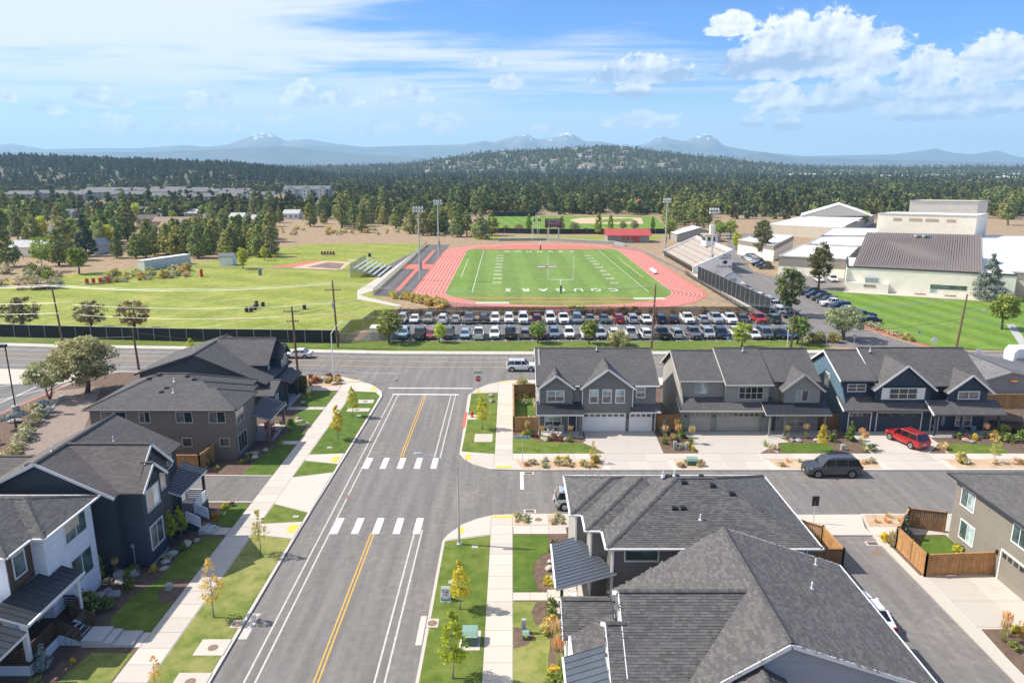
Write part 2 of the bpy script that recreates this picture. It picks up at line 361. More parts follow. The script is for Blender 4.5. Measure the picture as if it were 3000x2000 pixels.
M('cedar', (.42, .22, .085), .75, .22, 2.5, bump=.3, bscale=60, rnd=.16); M('cedar_shade', (.24, .125, .055), .8, .25, 2.5, bump=.3, bscale=60, rnd=.18); M('wood_dark', (.075, .045, .03), .7, .25, 3, rnd=.15); M('pole_wood', (.17, .1, .065), .9, .3, 3, bump=.5, bscale=30)
M('rock', (.33, .3, .28), .9, .3, 2, bump=.9, bscale=8, rnd=.25); M('rock_tan', (.45, .37, .28), .9, .25, 2, bump=.9, bscale=8, rnd=.2)
M('bark', (.14, .1, .075), .95, .3, 6, bump=.8, bscale=20); M('bark_pale', (.34, .3, .25), .9, .25, 6); M('bark_white', (.6, .58, .53), .9, .2, 5)
M('box_green', (.06, .13, .09), .5, .1, 2); M('box_green_top', (.2, .33, .27), .5, .1, 2); M('plastic_grey', (.32, .35, .34), .6, .1, 2); M('hydrant_red', (.55, .03, .03), .4, .08, 3); M('iron', (.23, .15, .11), .7, .25, 6); M('grate', (.03, .03, .03), .7, .2, 6)
M('sign_green', (.0, .27, .22), .4, .04, 2); M('sign_red', (.42, .012, .025), .4, .05, 2); M('sign_white', (.8, .8, .8), .45, .03, 2); M('sign_navy', (.015, .05, .14), .45, .05, 2); M('sign_cyan', (.2, .5, .75), .45, .05, 2); M('sign_back', (.42, .42, .42), .5, .05, 2); M('text_maroon', (.16, .03, .06), .6, .05, 1); M('text_black', (.02, .02, .025), .6, .05, 1); M('orange', (.75, .22, .03), .6, .1, 1); M('yellow', (.8, .55, .04), .5, .1, 1)
meshmat('windscreen', (.011, .014, .02), .97); meshmat('windscreen_open', (.02, .016, .016), .5); meshmat('chainlink', (.22, .23, .23), .3); meshmat('chainlink_dark', (.03, .03, .032), .45)
M('block', (.3, .29, .27), .9, .2, 1.2, bump=.4, bscale=10); M('rubber', (.014, .014, .015), .85, .2, 5); M('rim', (.5, .51, .52), .35, .1, 3, metal=.25); M('rim_black', (.02, .02, .02), .4, .1, 3); M('lamp_clear', (.62, .64, .66), .12, .05, 3); M('lamp_red', (.4, .012, .015), .2, .1, 3); M('plate', (.6, .62, .63), .5, .05, 3)
# foliage
leafmat('leaf_juniper', (0.164, 0.215, 0.0744), (0.438, 0.449, 0.164)); leafmat('leaf_pine', (0.131, 0.186, 0.0744), (0.329, 0.383, 0.131), .2); leafmat('leaf_fir', (0.063, 0.116, 0.0805), (0.149, 0.219, 0.14), .15)
leafmat('leaf_decid', (0.15, 0.232, 0.042), (0.39, 0.465, 0.112), .35); leafmat('leaf_lime', (0.33, 0.405, 0.06), (0.66, 0.705, 0.135), .4); leafmat('leaf_street', (0.4, 0.425, 0.0438), (0.775, 0.75, 0.112), .42, .1); leafmat('leaf_autumn', (.62, .5, .12), (.85, .72, .24), .45, .1, (.62, .36, .1)); leafmat('leaf_plum', (0.105, 0.0675, 0.06), (0.285, 0.217, 0.128), .25, .15, (.26, .25, .09))
leafmat('leaf_spruce', (0.128, 0.195, 0.195), (0.33, 0.42, 0.398), .15); leafmat('leaf_willow', (0.25, 0.263, 0.1), (0.525, 0.512, 0.25), .35, .12); leafmat('leaf_shrub', (0.108, 0.169, 0.0405), (0.297, 0.365, 0.101), .3, .2); leafmat('leaf_sage', (0.324, 0.338, 0.189), (0.621, 0.594, 0.392), .25, .2); leafmat('leaf_rabbit', (.46, .37, .11), (.72, .6, .22), .3, .15); leafmat('leaf_feather', (.62, .42, .18), (.85, .64, .36), .4, .1); leafmat('leaf_blade', (0.27, 0.311, 0.108), (0.567, 0.54, 0.243), .35, .15); leafmat('leaf_gold', (.52, .45, .04), (.8, .68, .09), .4, .1); leafmat('leaf_red', (0.176, 0.0473, 0.054), (0.378, 0.115, 0.101), .25, .15); leafmat('leaf_mum', (.55, .24, .03), (.8, .4, .06), .25, .1); leafmat('leaf_dryscrub', (0.405, 0.338, 0.216), (0.675, 0.567, 0.378), .25, .2)

# == the setting: ground, streets, kerbs
def groundmat():
    m, t, b, o = newmat('scrub_ground'); P = objcoord(t)
    sx = t.nodes.new('ShaderNodeSeparateXYZ'); t.links.new(P.k, sx.inputs[0]); yy = X(t, sx.outputs[1])
    a = noise(t, P, .05, 5, .65); f = noise(t, P, .5, 4, .7); fn = noise(t, P, 5, 4, .7)
    c = mixc(t, (f * .6 + fn * .4).step(.35, .65), (.22, .155, .11), (.43, .31, .2))
    c = mixc(t, a.step(.5, .66) * .6, c, (.28, .25, .12))
    c = mixc(t, noise(t, P, .009, 4, .6).step(.34, .56) * yy.step(400, 620) * .9, c, (.085, .1, .045))
    c = mixc(t, yy.step(1100, 2200), c, (.06, .085, .05))
    setc(t, b, 'Base Color', c); setc(t, b, 'Roughness', .95); setc(t, b, 'Specular IOR Level', .1); bumpn(t, b, f, .6, .25)
    MATS['scrub_ground'] = m
groundmat(); K = MATS
S = dict(kind='structure')
flat('ground', [(-15500, -300), (15500, -300), (15500, 15000), (-15500, 15000)], 0, K['scrub_ground'], **S)
FAR = [gp(0, 1014), gp(175, 1019), gp(526, 1024.5), gp(910, 1034), gp(1142, 1038.5), gp(1500, 1040)]
FAR = [(-200, FAR[0][1] + 5.5)] + FAR + [(25, 114.9), (75, 116.4), (200, 118)]
def nearer(d): return [(x, y - d) for x, y in FAR]
flat('road', [(-200, 5), (200, 5)] + [(x, y + .1) for x, y in FAR[::-1]], .004, K['asphalt'], **S)
def line(name, pts, w, z, mat, **k):
    a, b = [], []
    for i, p in enumerate(pts):
        p = Vector(p); d = (Vector(pts[min(i + 1, len(pts) - 1)]) - Vector(pts[max(i - 1, 0)])).normalized(); n = Vector((-d.y, d.x)) * (w / 2)
        a.append(p + n); b.append(p - n)
    mb = MB()
    for i in range(len(pts) - 1): mb.poly([(*b[i], z), (*b[i + 1], z), (*a[i + 1], z), (*a[i], z)])
    return mb.build(name, mat, **k)
RD = bpy.data.objects['road']
def mark(pts, w, mat, name='lane_line', z=.0085): line(name, pts, w, z, K[mat], parent=RD)
for x in (-16.05, -15.38): mark([(x, 15), (x, 93.6)], .125, 'paint_worn')
for x in (-8.24, -7.62):
    mark([(x, 15), (x, 55.6 if x < -8 else 56.0)], .125, 'paint_worn'); mark([(x, 71.5), (x, 93.4)], .125, 'paint_worn')
for x in (-11.88, -11.62): mark([(x, 15), (x, 55.5)], .1, 'paint_yellow'); mark([(x, 71.9), (x, 93.4)], .1, 'paint_yellow')
for y0, y1 in ((55.35, 58.15), (68.85, 71.65)):
    for x in (-15.0, -13.25, -11.5, -9.75, -8.05): MB().poly([(x - .3, y0, .013), (x + .3, y0, .013), (x + .3, y1, .013), (x - .3, y1, .013)]).build('crosswalk_bar', K['paint_white'], RD)
mark([(-17.2, 96.6), (-5.5, 96.4)], .32, 'paint_white', 'stop_line'); mark([(-16.2, 93.75), (-7.2, 93.55)], .38, 'paint_white', 'stop_line'); mark([(.97, 64.0), (.97, 68.1)], .34, 'paint_white', 'stop_line')
for d, w, m_ in ((1.7, .13, 'paint_worn'), (4.35, .13, 'paint_yellow'), (7.4, .13, 'paint_yellow'), (10.9, .13, 'paint_worn')):
    p = nearer(d); mark([q for q in p if q[0] < -16.5] + [(-16.5, 114.7 - d)] if d > 9 else p, w, m_)
# blocks of land inside their kerbs
BLK = {'L': [(-18.1, 8), (-17.98, 56), (-17.45, 88), (-17.4, 92.6), (-17.75, 94.4), (-18.5, 95.9), (-19.9, 98), (-22, 99.8), (-24.75, 101.7), (-31, 102.3), (-59, 104.8), (-62.5, 102), (-63.0, 97), (-63.6, 88), (-63.2, 84), (-62.5, 60), (-62.5, 8)],
       'N': [(-5.62, 72.7), (-5.0, 71.2), (-4.0, 69.9), (-2.1, 68.55), (0.9, 68.3), (130, 68.3), (130, 103), (20, 101.3), (-.2, 99.9), (-1.4, 99.5), (-3.4, 98), (-4.9, 95.7), (-5.9, 93), (-5.7, 80)],
       'S': [(-5.82, 8), (-5.72, 54), (-5.4, 55), (-4.3, 56.8), (-3, 57.9), (-1.67, 58.55), (1, 58.78), (24.6, 58.78), (24.6, 8)],
       'E': [(30.1, 8), (30.1, 55.2), (30.9, 58.78), (130, 58.78), (130, 8)]}
for k, p in BLK.items(): MB().prism(p, .0, .12).build('kerb', K['concrete_kerb'], **S)
def bed(name, xy, mat, z=.145):
    return MB().prism(xy, .118, z).build(name, K[mat], **S)
# left block surfaces
bed('planting_bed', [(-62.3, 8), (-23.86, 8), (-23.84, 60.95), (-62.3, 60.95)], 'mulch', .128)
bed('planting_bed', [(-63.0, 67.2), (-23.84, 66.8), (-23.84, 96.6), (-28.6, 96.75), (-28.8, 102.0), (-58.8, 104.4), (-62.2, 101.7), (-62.7, 97), (-63.3, 88)], 'mulch', .128)
bed('planting_bed', [(-30.2, 102.0), (-24.75, 101.4), (-23.6, 96.75), (-28.5, 96.85)], 'sand', .135)
bed('alley', [(-62.3, 61.15), (-23.84, 61.0), (-23.84, 66.62), (-62.3, 67.0)], 'asphalt_alley', .126)
for a in ([(-62, 61.0), (-23.84, 60.95)], [(-62, 67.15), (-23.84, 66.72)]):
    y = a[0][1]; MB().prism([(-62, y - .1), (-23.84, a[1][1] - .1), (-23.84, a[1][1] + .1), (-62, y + .1)], .1, .2).build('alley_kerb', K['concrete_kerb'], **S)
for p, m_ in (([(-21.6, 94.6), (-18.6, 94.2), (-17.75, 92.6), (-17.75, 88), (-17.95, 72.6), (-21.66, 72.3)], 'lawn_rich'), ([(-21.66, 70.6), (-18.02, 69.7), (-18.02, 67.75), (-21.7, 66.5)], 'lawn'), ([(-21.66, 60.6), (-18.2, 59.0), (-18.2, 57.3), (-21.68, 56.9)], 'lawn'), ([(-21.66, 55.0), (-18.24, 54.3), (-18.35, 8), (-21.72, 8)], 'lawn_dry'),
              ([(-28.0, 94.6), (-23.9, 94.5), (-23.9, 88.15), (-26.4, 88.15), (-27.9, 89.4)], 'lawn_rich'), ([(-26.6, 86.8), (-23.9, 86.8), (-23.9, 81.6), (-24.7, 81.5), (-25.1, 80.3), (-24.5, 79.6), (-23.9, 79.7), (-23.9, 76.3), (-26.3, 76.3), (-25.6, 79.2), (-27.1, 81.6)], 'lawn_rich'), ([(-26.0, 75.1), (-23.9, 75.1), (-23.9, 67.0), (-26.9, 67.1), (-26.6, 72.4)], 'lawn_rich'),
              ([(-26.4, 60.75), (-23.9, 60.7), (-23.9, 56.3), (-25.4, 56.5)], 'lawn_rich'), ([(-25.6, 54.5), (-23.9, 54.5), (-23.9, 48.3), (-25.2, 48.2), (-25.6, 46.6), (-24.9, 45.3), (-23.92, 45.2), (-23.92, 41.6), (-26.4, 41.6), (-27.3, 43.5), (-27.2, 46.0), (-26.2, 48.4), (-26.4, 52)], 'lawn'), ([(-26.6, 39.9), (-23.94, 39.8), (-23.94, 8), (-27.6, 8), (-27.2, 36.5)], 'lawn_dry')): bed('lawn', p, m_)
# right near strip and yards
for p, m_ in (([(-5.5, 53.9), (-1.8, 54.9), (-1.8, 8), (-5.62, 8)], 'lawn'), ([(.07, 54.95), (2.95, 54.95), (2.95, 52.3), (1.95, 51.1), (1.6, 50.0), (1.62, 48.4), (1.9, 46.7), (.07, 46.62)], 'lawn_rich'), ([(.07, 45.4), (1.75, 45.4), (1.36, 44.2), (1.5, 43), (2.5, 41.1), (2.25, 39), (2.2, 8), (.07, 8)], 'lawn_dry'),
              ([(-5.45, 73.2), (-1.85, 72.5), (-1.9, 94.1), (-5.5, 93.6), (-5.4, 80)], 'lawn'), ([(.1, 77.0), (.1, 72.66), (9.6, 72.66), (8.9, 74.2), (7.7, 75.6), (5.6, 75.7), (3.2, 76.0), (1.9, 77.2)], 'lawn'), ([(28.9, 72.75), (34.3, 72.9), (35.5, 74.5), (34.4, 75.5), (29.9, 75.5)], 'lawn_rich'), ([(46.8, 72.5), (53.3, 72.5), (54.0, 75.1), (48.4, 75.5), (47.6, 74.5)], 'lawn'), ([(.1, 80.5), (2.8, 80.5), (2.8, 97.4), (.15, 97.4)], 'lawn_rich'), ([(33.1, 53.2), (34.0, 54.6), (36.1, 54.7), (36.1, 51.0), (32.4, 51.0)], 'lawn_rich')): bed('lawn', p, m_)
bed('planting_bed', [(.09, 8), (24.5, 8), (24.5, 56.3), (.09, 56.3)], 'mulch', .126)
bed('planting_bed', [(.09, 42.5), (1.15, 42.3), (1.47, 41.5), (1.0, 40.6), (.09, 40.3)], 'mulch', .15)
bed('planting_bed', [(.12, 72.6), (90, 72.6), (90, 97.6), (.12, 97.6)], 'mulch', .126)
for p in ([(.3, 70.75), (9.7, 70.75), (9.1, 68.5), (1.1, 68.5)], [(16.9, 70.75), (19.9, 70.75), (19.5, 68.6), (17.2, 68.6)], [(26.9, 70.9), (38.2, 70.9), (37.7, 68.7), (27.3, 68.7)], [(45.3, 70.9), (54.6, 70.9), (54.2, 68.7), (45.4, 68.7)], [(31.1, 58.5), (36.2, 58.5), (34, 56.4), (30.5, 56.4)], [(.2, 58.6), (1.42, 58.6), (1.42, 56.65), (.2, 56.65)], [(3.2, 58.6), (4.6, 58.6), (4.6, 56.65), (3.2, 56.65)], [(26.9, 75.6), (28.6, 72.75), (29.6, 75.6)], [(46.6, 72.7), (47.4, 75.2), (48.5, 75.6), (46.9, 72.5)], [(2.9, 88), (2.9, 98.9), (.2, 98.9), (.2, 97.5)]): bed('planting_bed', p, 'sand', .137)
bed('planting_bed', [(30.4, 8), (31.0, 39.4), (31.2, 42.3), (60, 42.3), (60, 8)], 'mulch', .127); bed('planting_bed', [(30.7, 48.8), (36.2, 48.9), (36.2, 55.0), (30.7, 55.0)], 'mulch', .127)
# paved slabs
SLAB = {}
def slab(parent, x0, x1, y0, y1, z=.152, mat='concrete', gap=.012):
    w, d = round(x1 - x0 - gap, 3), round(y1 - y0 - gap, 3); key = (w, d, mat)
    if key not in SLAB:
        SLAB[key] = MB().hexa([(-w / 2, -d / 2, -.06), (w / 2, -d / 2, -.06), (w / 2, d / 2, -.06), (-w / 2, d / 2, -.06)], [(-w / 2 + .01, -d / 2 + .01, 0), (w / 2 - .01, -d / 2 + .01, 0), (w / 2 - .01, d / 2 - .01, 0), (-w / 2 + .01, d / 2 - .01, 0)]).mesh('slab'); SLAB[key].materials.append(K[mat])
    return obj('slab', SLAB[key], None, parent, loc=((x0 + x1) / 2, (y0 + y1) / 2, z + random.uniform(-.002, .002)))
def walk(name, x0, x1, y0, y1, nx, ny, **k):
    base = MB().box(x0 + .01, x1 - .01, y0 + .01, y1 - .01, .1, .1275).build(name, K['concrete_grey'], **S)
    for i in range(nx):
        for j in range(ny): slab(base, x0 + (x1 - x0) * i / nx, x0 + (x1 - x0) * (i + 1) / nx, y0 + (y1 - y0) * j / ny, y0 + (y1 - y0) * (j + 1) / ny, **k)
    return base
walk('sidewalk', -23.82, -21.74, 26, 99.2, 1, 46); walk('sidewalk', -1.78, .05, 26, 58.3, 1, 20); walk('sidewalk', -1.83, .08, 68.9, 99.2, 1, 19)
for x0, x1, n in ((.12, 9.9, 6), (16.3, 20.0, 2), (26.4, 38.5, 7), (44.7, 62, 10)): walk('sidewalk', x0, x1, 70.95, 72.55, n, 1)
walk('sidewalk', .12, 4.6, 55.1, 56.5, 3, 1); walk('sidewalk', 30.3, 33.0, 54.95, 56.3, 2, 1); walk('sidewalk', -28.5, -23.85, 95.0, 96.6, 3, 1)
for x0, x1, n in ((9.95, 16.25, 3), (20.05, 26.3, 3), (38.55, 44.6, 3)):
    walk('driveway', x0, x1, 68.5, 72.55, n, 2, mat='concrete_drive', z=.14)
for p, (x0, x1) in (([(8.3, 79.2), (16.5, 79.2), (16.25, 72.6), (10.0, 72.6), (9.0, 74.3), (7.9, 75.7), (8.3, 76.4)], (8.1, 16.4)), ([(19.9, 79.2), (29.3, 79.2), (31, 75.9), (29.6, 75.6), (26.6, 72.6), (20.06, 72.6)], (20, 31)), ([(39.1, 79.2), (47.5, 79.2), (47.4, 75.4), (44.7, 72.6), (38.5, 72.6)], (38.5, 47.5))):
    MB().prism(p, .1, .142).build('driveway', K['concrete_drive'], **S)
    dv = bpy.data.objects['driveway']
    for yy in (75.9,): MB().box(x0 + .8, x1 - 2.2, yy - .012, yy + .012, .141, .1432).build('slab_joint', K['concrete_grey'], **S)
    for k in (1, 2): xx = x0 + (x1 - x0) * k / 3 + .4; MB().box(xx - .012, xx + .012, 72.7, 79, .141, .1432).build('slab_joint', K['concrete_grey'], **S)
walk('driveway', 31.0, 37.2, 42.5, 48.5, 2, 2, mat='concrete_drive', z=.146)
bed('driveway_apron', [(24.7, 58.6), (30.9, 58.65), (30.1, 56.3), (30.1, 54.95), (24.7, 54.95)], 'concrete', .03)
MB().prism([(24.7, 54.95), (30.1, 54.95), (30.1, 56.3), (30.9, 58.7), (24.7, 58.7)], .0, .03).build('driveway_apron', K['concrete'], **S)
# ramps from the kerb: sloping aprons with their yellow domed plates
def ramp(xy, z=.151): MB().prism(xy, .1, z).build('curb_ramp', K['concrete'], **S)
ramp([(-21.72, 72.25), (-18.0, 72.6), (-17.95, 69.75), (-21.72, 70.7)]); ramp([(-21.72, 66.45), (-18.0, 67.6), (-17.98, 59.1), (-21.72, 60.7)]); ramp([(-21.72, 56.85), (-18.1, 57.25), (-18.1, 54.3), (-21.72, 55.05)]); ramp([(-21.72, 94.7), (-18.5, 94.3), (-18.6, 95.8), (-20, 97.8), (-22.1, 99.5), (-24.6, 101.4), (-23.7, 96.7), (-21.72, 96.7)])
ramp([(-5.4, 72.9), (-1.86, 72.4), (-1.86, 69), (-4, 70.1), (-5, 71.4)]); ramp([(-5.35, 54.1), (-1.82, 55.05), (-1.82, 58.3), (-3, 57.7), (-4.2, 56.6), (-5.3, 54.9)]); ramp([(.12, 70.9), (.2, 70.7), (1.0, 68.5), (-1.9, 68.8), (-1.9, 69)], .149); ramp([(-5.6, 93.8), (-1.9, 94.3), (-1.9, 99), (-3.3, 97.8), (-4.7, 95.6)])
for x0, x1, y0, y1 in ((-18.9, -18.2, 70.2, 71.7), (-19.0, -18.25, 55.3, 56.7), (-4.9, -4.35, 70.9, 72.3), (-1.6, 0, 68.75, 69.25), (-4.55, -4.1, 55.1, 56.2), (-1.7, 0, 57.95, 58.35), (-19.5, -18.8, 95.0, 96.3), (-23.6, -22, 99.6, 100.1), (-4.8, -4.2, 94.2, 95.3), (-1.6, -.2, 98.7, 99.15)):
    MB().box(x0, x1, y0, y1, .14, .158).build('tactile_plate', K['tactile_yellow'], **S)
walk('yard_walk', -28.6, -23.85, 86.95, 88.0, 4, 1); walk('yard_walk', -25.8, -23.85, 75.25, 76.2, 2, 1); walk('yard_walk', -25.0, -23.85, 55.0, 56.2, 1, 1); walk('yard_walk', .08, 2.55, 45.55, 46.55, 2, 1); walk('yard_walk', 2.55, 3.5, 42.5, 46.9, 1, 3)
# utility covers, drains
def cover(x, y, z, r, label, group): MB().lathe([(r, z - .03), (r, z + .004), (r * .92, z + .008), (r * .3, z + .006)], 18, (x, y, 0)).build('manhole_cover', K['iron'], label=label, cat='manhole cover', group=group)
def pad(x0, x1, y0, y1): return MB().box(x0, x1, y0, y1, .12, .157).build('concrete_pad', K['concrete'], **S)
pad(-18.85, -18.05, 42.4, 43.25); pad(-20.1, -18.2, 39.6, 41.2); pad(-20.2, -18.2, 36.4, 38.0); pad(-20.2, -18.1, 89.5, 90.9); pad(-20.8, -18.0, 86.2, 87.5); pad(-5.75, -4.95, 42.45, 43.4); pad(-4.25, -2.2, 75.9, 78.4); pad(-5.4, -4.0, 83.3, 84.9); pad(-3.4, -2.05, 40.1, 42.1); pad(1.45, 3.15, 56.7, 58.6)
for a in ((-18.45, 42.8, 'iron manhole cover in the dry lawn strip beside the kerb notch'), (-19.1, 40.35, 'iron manhole cover on a square concrete pad in the dry lawn strip'), (-19.2, 37.2, 'iron manhole cover on the pad next to the slim yellow sapling'), (-19.2, 90.2, 'manhole cover on the pad nearest the rounded street corner'), (-19.6, 86.85, 'manhole cover on the long pad beside the yellowing street tree'), (-5.35, 42.9, 'manhole cover on a small pad beside the lawn with the folding sign'), (2.3, 57.6, 'manhole cover between the two small gravel plant beds')): cover(a[0], a[1], .157, .33, a[2], 'manhole covers on concrete pads')
cover(29.14, 52.24, .006, .4, 'manhole cover in the asphalt alley beside the cedar fence', None); cover(-15.4, 62.4, .006, .33, 'faint manhole cover in the street between the crosswalks', None)
for x, y, l in ((1.66, 67.75, 'storm drain grate in the side street by the white stop line'), (1.6, 59.45, 'storm drain grate beside the two gravel plant beds'), (29.55, 53.75, 'storm drain grate at the edge of the asphalt alley')):
    t_ = thing('storm_drain', l, 'storm drain', (x, y, 0)); MB().box(x - .55, x + .55, y - .33, y + .33, .003, .02).build('frame', K['concrete_kerb'], t_); MB().box(x - .4, x + .4, y - .22, y + .22, .018, .024).build('grate', K['grate'], t_)
    for k in range(7): MB().box(x - .36 + k * .12 - .02, x - .36 + k * .12 + .02, y - .22, y + .22, .022, .032).build('grate_bar', K['iron'], t_)
for x0, x1, y0, y1 in ((-17.95, -17.35, 41.4, 44.2), (-6.25, -5.85, 40.8, 43.9)): MB().box(x0, x1, y0, y1, .003, .014).build('drain_apron', K['concrete_kerb'], **S)
for x, y in ((-19.0, 58.2), (-20.0, 74.3), (-18.9, 84.7), (-3.0, 53.0), (-4.45, 47.9), (33.6, 57.2)): MB().box(x - .25, x + .25, y - .2, y + .2, .12, .155).build('meter_cover', K['concrete_grey'], label='small square utility lid set in the ground', cat='utility lid', group='small utility lids')
MB().box(-5.9, -5.55, 80.5, 86.0, .1, .127).build('red_kerb_paint', K['paint_red'], **S)
# far side of the cross road: sidewalk, lawn, playing fields
def offs(d0, d1, x0, x1):
    pts = [q for q in FAR if x0 < q[0] < x1]; f = lambda x: next(a[1] + (b[1] - a[1]) * (x - a[0]) / (b[0] - a[0]) for a, b in zip(FAR, FAR[1:]) if a[0] <= x <= b[0])
    pts = [(x0, f(x0))] + pts + [(x1, f(x1))]
    return [(x, y + d0) for x, y in pts] + [(x, y + d1) for x, y in pts[::-1]]
MB().prism(offs(0, .2, -199, 199), 0, .13).build('kerb', K['concrete_kerb'], **S)
base = MB().prism(offs(.2, 1.95, -190, 52), 0, .11).build('sidewalk', K['concrete_grey'], **S)
x = -88.
while x < 50: MB().prism(offs(.22, 1.95, x + .015, x + 2.35), .05, .135).build('slab', K['concrete'], base); x += 2.37
flat('verge_lawn', offs(1.95, 9.4, -190, 54), .02, K['lawn'], **S)
flat('playing_field', [(-190, 131), (-60, 131), (-36, 127.5), (-31.5, 126.5), (-24.5, 144), (-25.5, 156), (-34, 172), (-33, 200), (-30, 258), (-29, 286), (-36, 292), (-64, 291), (-82, 289), (-96, 262), (-98, 236), (-118, 215), (-126, 206), (-148, 186), (-190, 170)], .012, K['turf'], **S)
PF = bpy.data.objects['playing_field']
for k in range(9):
    x0 = -128 + k * 11.2; line('field_line', [(x0, 134 - .02 * k), (x0 + 34, 170)], .12, .018, K['paint_field'], parent=PF)
line('field_line', [(-62, 139), (-34, 168)], .12, .018, K['paint_field'], parent=PF)
line('path', [(-36, 214), (-47, 214), (-60, 217), (-100, 222)], 1.3, .02, K['asphalt_path'], **S); line('path', [(-38, 212), (-36.5, 240), (-31.5, 280)], 2.6, .024, K['asphalt_path'], **S)
flat('long_jump_pit', [gp(785, 784), gp(830, 777), gp(940, 760), gp(940, 763), gp(870, 782)], .02, K['track_red'], **S)
flat('throwing_pad', [gp(857, 784), gp(1000, 790), gp(1030, 768), gp(950, 764)], .022, K['infield'], **S); flat('throwing_pit', [gp(900, 782), gp(995, 788), gp(1010, 772), gp(960, 768)], .027, K['dark_dirt'], **S)
line('pad_edge', [gp(857, 785), gp(990, 790)], .6, .031, K['concrete'], **S); flat('throwing_circle', [gp(1015, 764), gp(1045, 765), gp(1045, 762), gp(1020, 762)], .025, K['concrete'], **S)
# school drive and parking
flat('parking_lot', [(-27.5, 124.2), (53.5, 124.2), (53.5, 145.6), (-24, 145.6)], .016, K['asphalt_lot'], **S)
flat('school_drive', [(54.5, 121.5), (63.5, 116.5), (71, 117), (68, 128), (67, 136), (71, 160), (74.6, 178), (84, 176), (93, 190), (91, 199), (79, 213), (73, 200), (71, 212), (77, 240), (88, 262), (120, 330), (100, 340), (78, 262), (66, 215), (61, 186), (54.5, 170), (53.6, 146), (53.6, 124)], .02, K['asphalt'], **S)
line('drive_kerb', [(72, 119), (69, 130), (68, 137)], .7, .05, K['paint_red'], **S)
flat('school_lawn', [(72.5, 118), (70, 128), (69, 138), (73, 162), (75.5, 180.5), (84.5, 179.5), (109, 168), (190, 140), (190, 119)], .016, K['turf_school'], **S)
line('lawn_path', [gp(2960, 950), gp(3000, 1010), gp(3060, 1100)], 1.4, .024, K['concrete_grey'], **S)
flat('plaza', [(52.8, 150), (53.5, 172), (61.5, 184), (62, 190), (58, 206), (50.6, 207), (50.6, 150)], .014, K['concrete'], **S)
PL = bpy.data.objects['parking_lot']
for k in range(33):
    x = -22.2 + k * 2.34
    line('stall_line', [(x, 124.6), (x, 129.8)], .11, .021, K['paint_white'], parent=PL); line('stall_line', [(x + .6, 137.3), (x + .6, 142.9)], .11, .021, K['paint_white'], parent=PL)
MB().box(-25, 53, 144.6, 144.9, 0, .14).build('kerb', K['concrete_kerb'], **S)
# left parking area beside the planted island
flat('parking_area', [(-200, 60), (-64.2, 60), (-64.6, 84), (-65, 97), (-64.4, 101), (-200, 106)], .012, K['asphalt_lot'], **S)
line('kerb_paint', [(-62.9, 80), (-63.5, 88), (-63.0, 97)], .3, .128, K['paint_red'], **S)
for a in (([(-72, 84.5), (-64.2, 97)]), ([(-80, 90), (-70, 99)]), ([(-67.4, 80), (-66.6, 97)])): line('stall_line', a, .16, .019, K['paint_white'], **S)
flat('driveway_mouth', [(-78, 98.5), (-64.2, 98.3), (-62.8, 102.6), (-60, 104.9), (-84, 107)], .016, K['concrete'], **S)
line('gravel_yard', [(-48, 68), (-60, 96)], 5.5, .133, K['gravel'], **S); line('timber_edge', [(-51.5, 68), (-60.5, 93)], .35, .2, K['concrete_grey'], **S)

leafmat('far_pine', (.05, .072, .032), (.14, .165, .066), .12); leafmat('far_fir', (.03, .054, .042), (.075, .108, .074), .1); leafmat('far_jun', (.075, .092, .036), (.2, .2, .08), .15); leafmat('far_dec', (.1, .14, .035), (.26, .3, .08), .25)

# == house kit
FR = {'-y': (Vector((1, 0, 0)), Vector((0, -1, 0))), '+y': (Vector((-1, 0, 0)), Vector((0, 1, 0))), '+x': (Vector((0, 1, 0)), Vector((1, 0, 0))), '-x': (Vector((0, -1, 0)), Vector((-1, 0, 0)))}
class Face:
    def __init__(s, face, x, y): s.u, s.n = FR[face]; s.o = Vector((x, y, 0)); s.face = face
    def p(s, u, z, n=0): q = s.o + s.u * u + s.n * n; return (q.x, q.y, z)
    def box(s, mb, u0, u1, z0, z1, n0, n1):
        return mb.hexa([s.p(u0, z0, n1), s.p(u1, z0, n1), s.p(u1, z0, n0), s.p(u0, z0, n0)], [s.p(u0, z1, n1), s.p(u1, z1, n1), s.p(u1, z1, n0), s.p(u0, z1, n0)])
def clip(poly, a, b, c):
    out = []
    for p, q in zip(poly, poly[1:] + poly[:1]):
        dp, dq = a * p[0] + b * p[1] - c, a * q[0] + b * q[1] - c
        if dp >= 0: out.append(p)
        if dp * dq < 0: t = dp / (dp - dq); out.append((p[0] + (q[0] - p[0]) * t, p[1] + (q[1] - p[1]) * t))
    return out
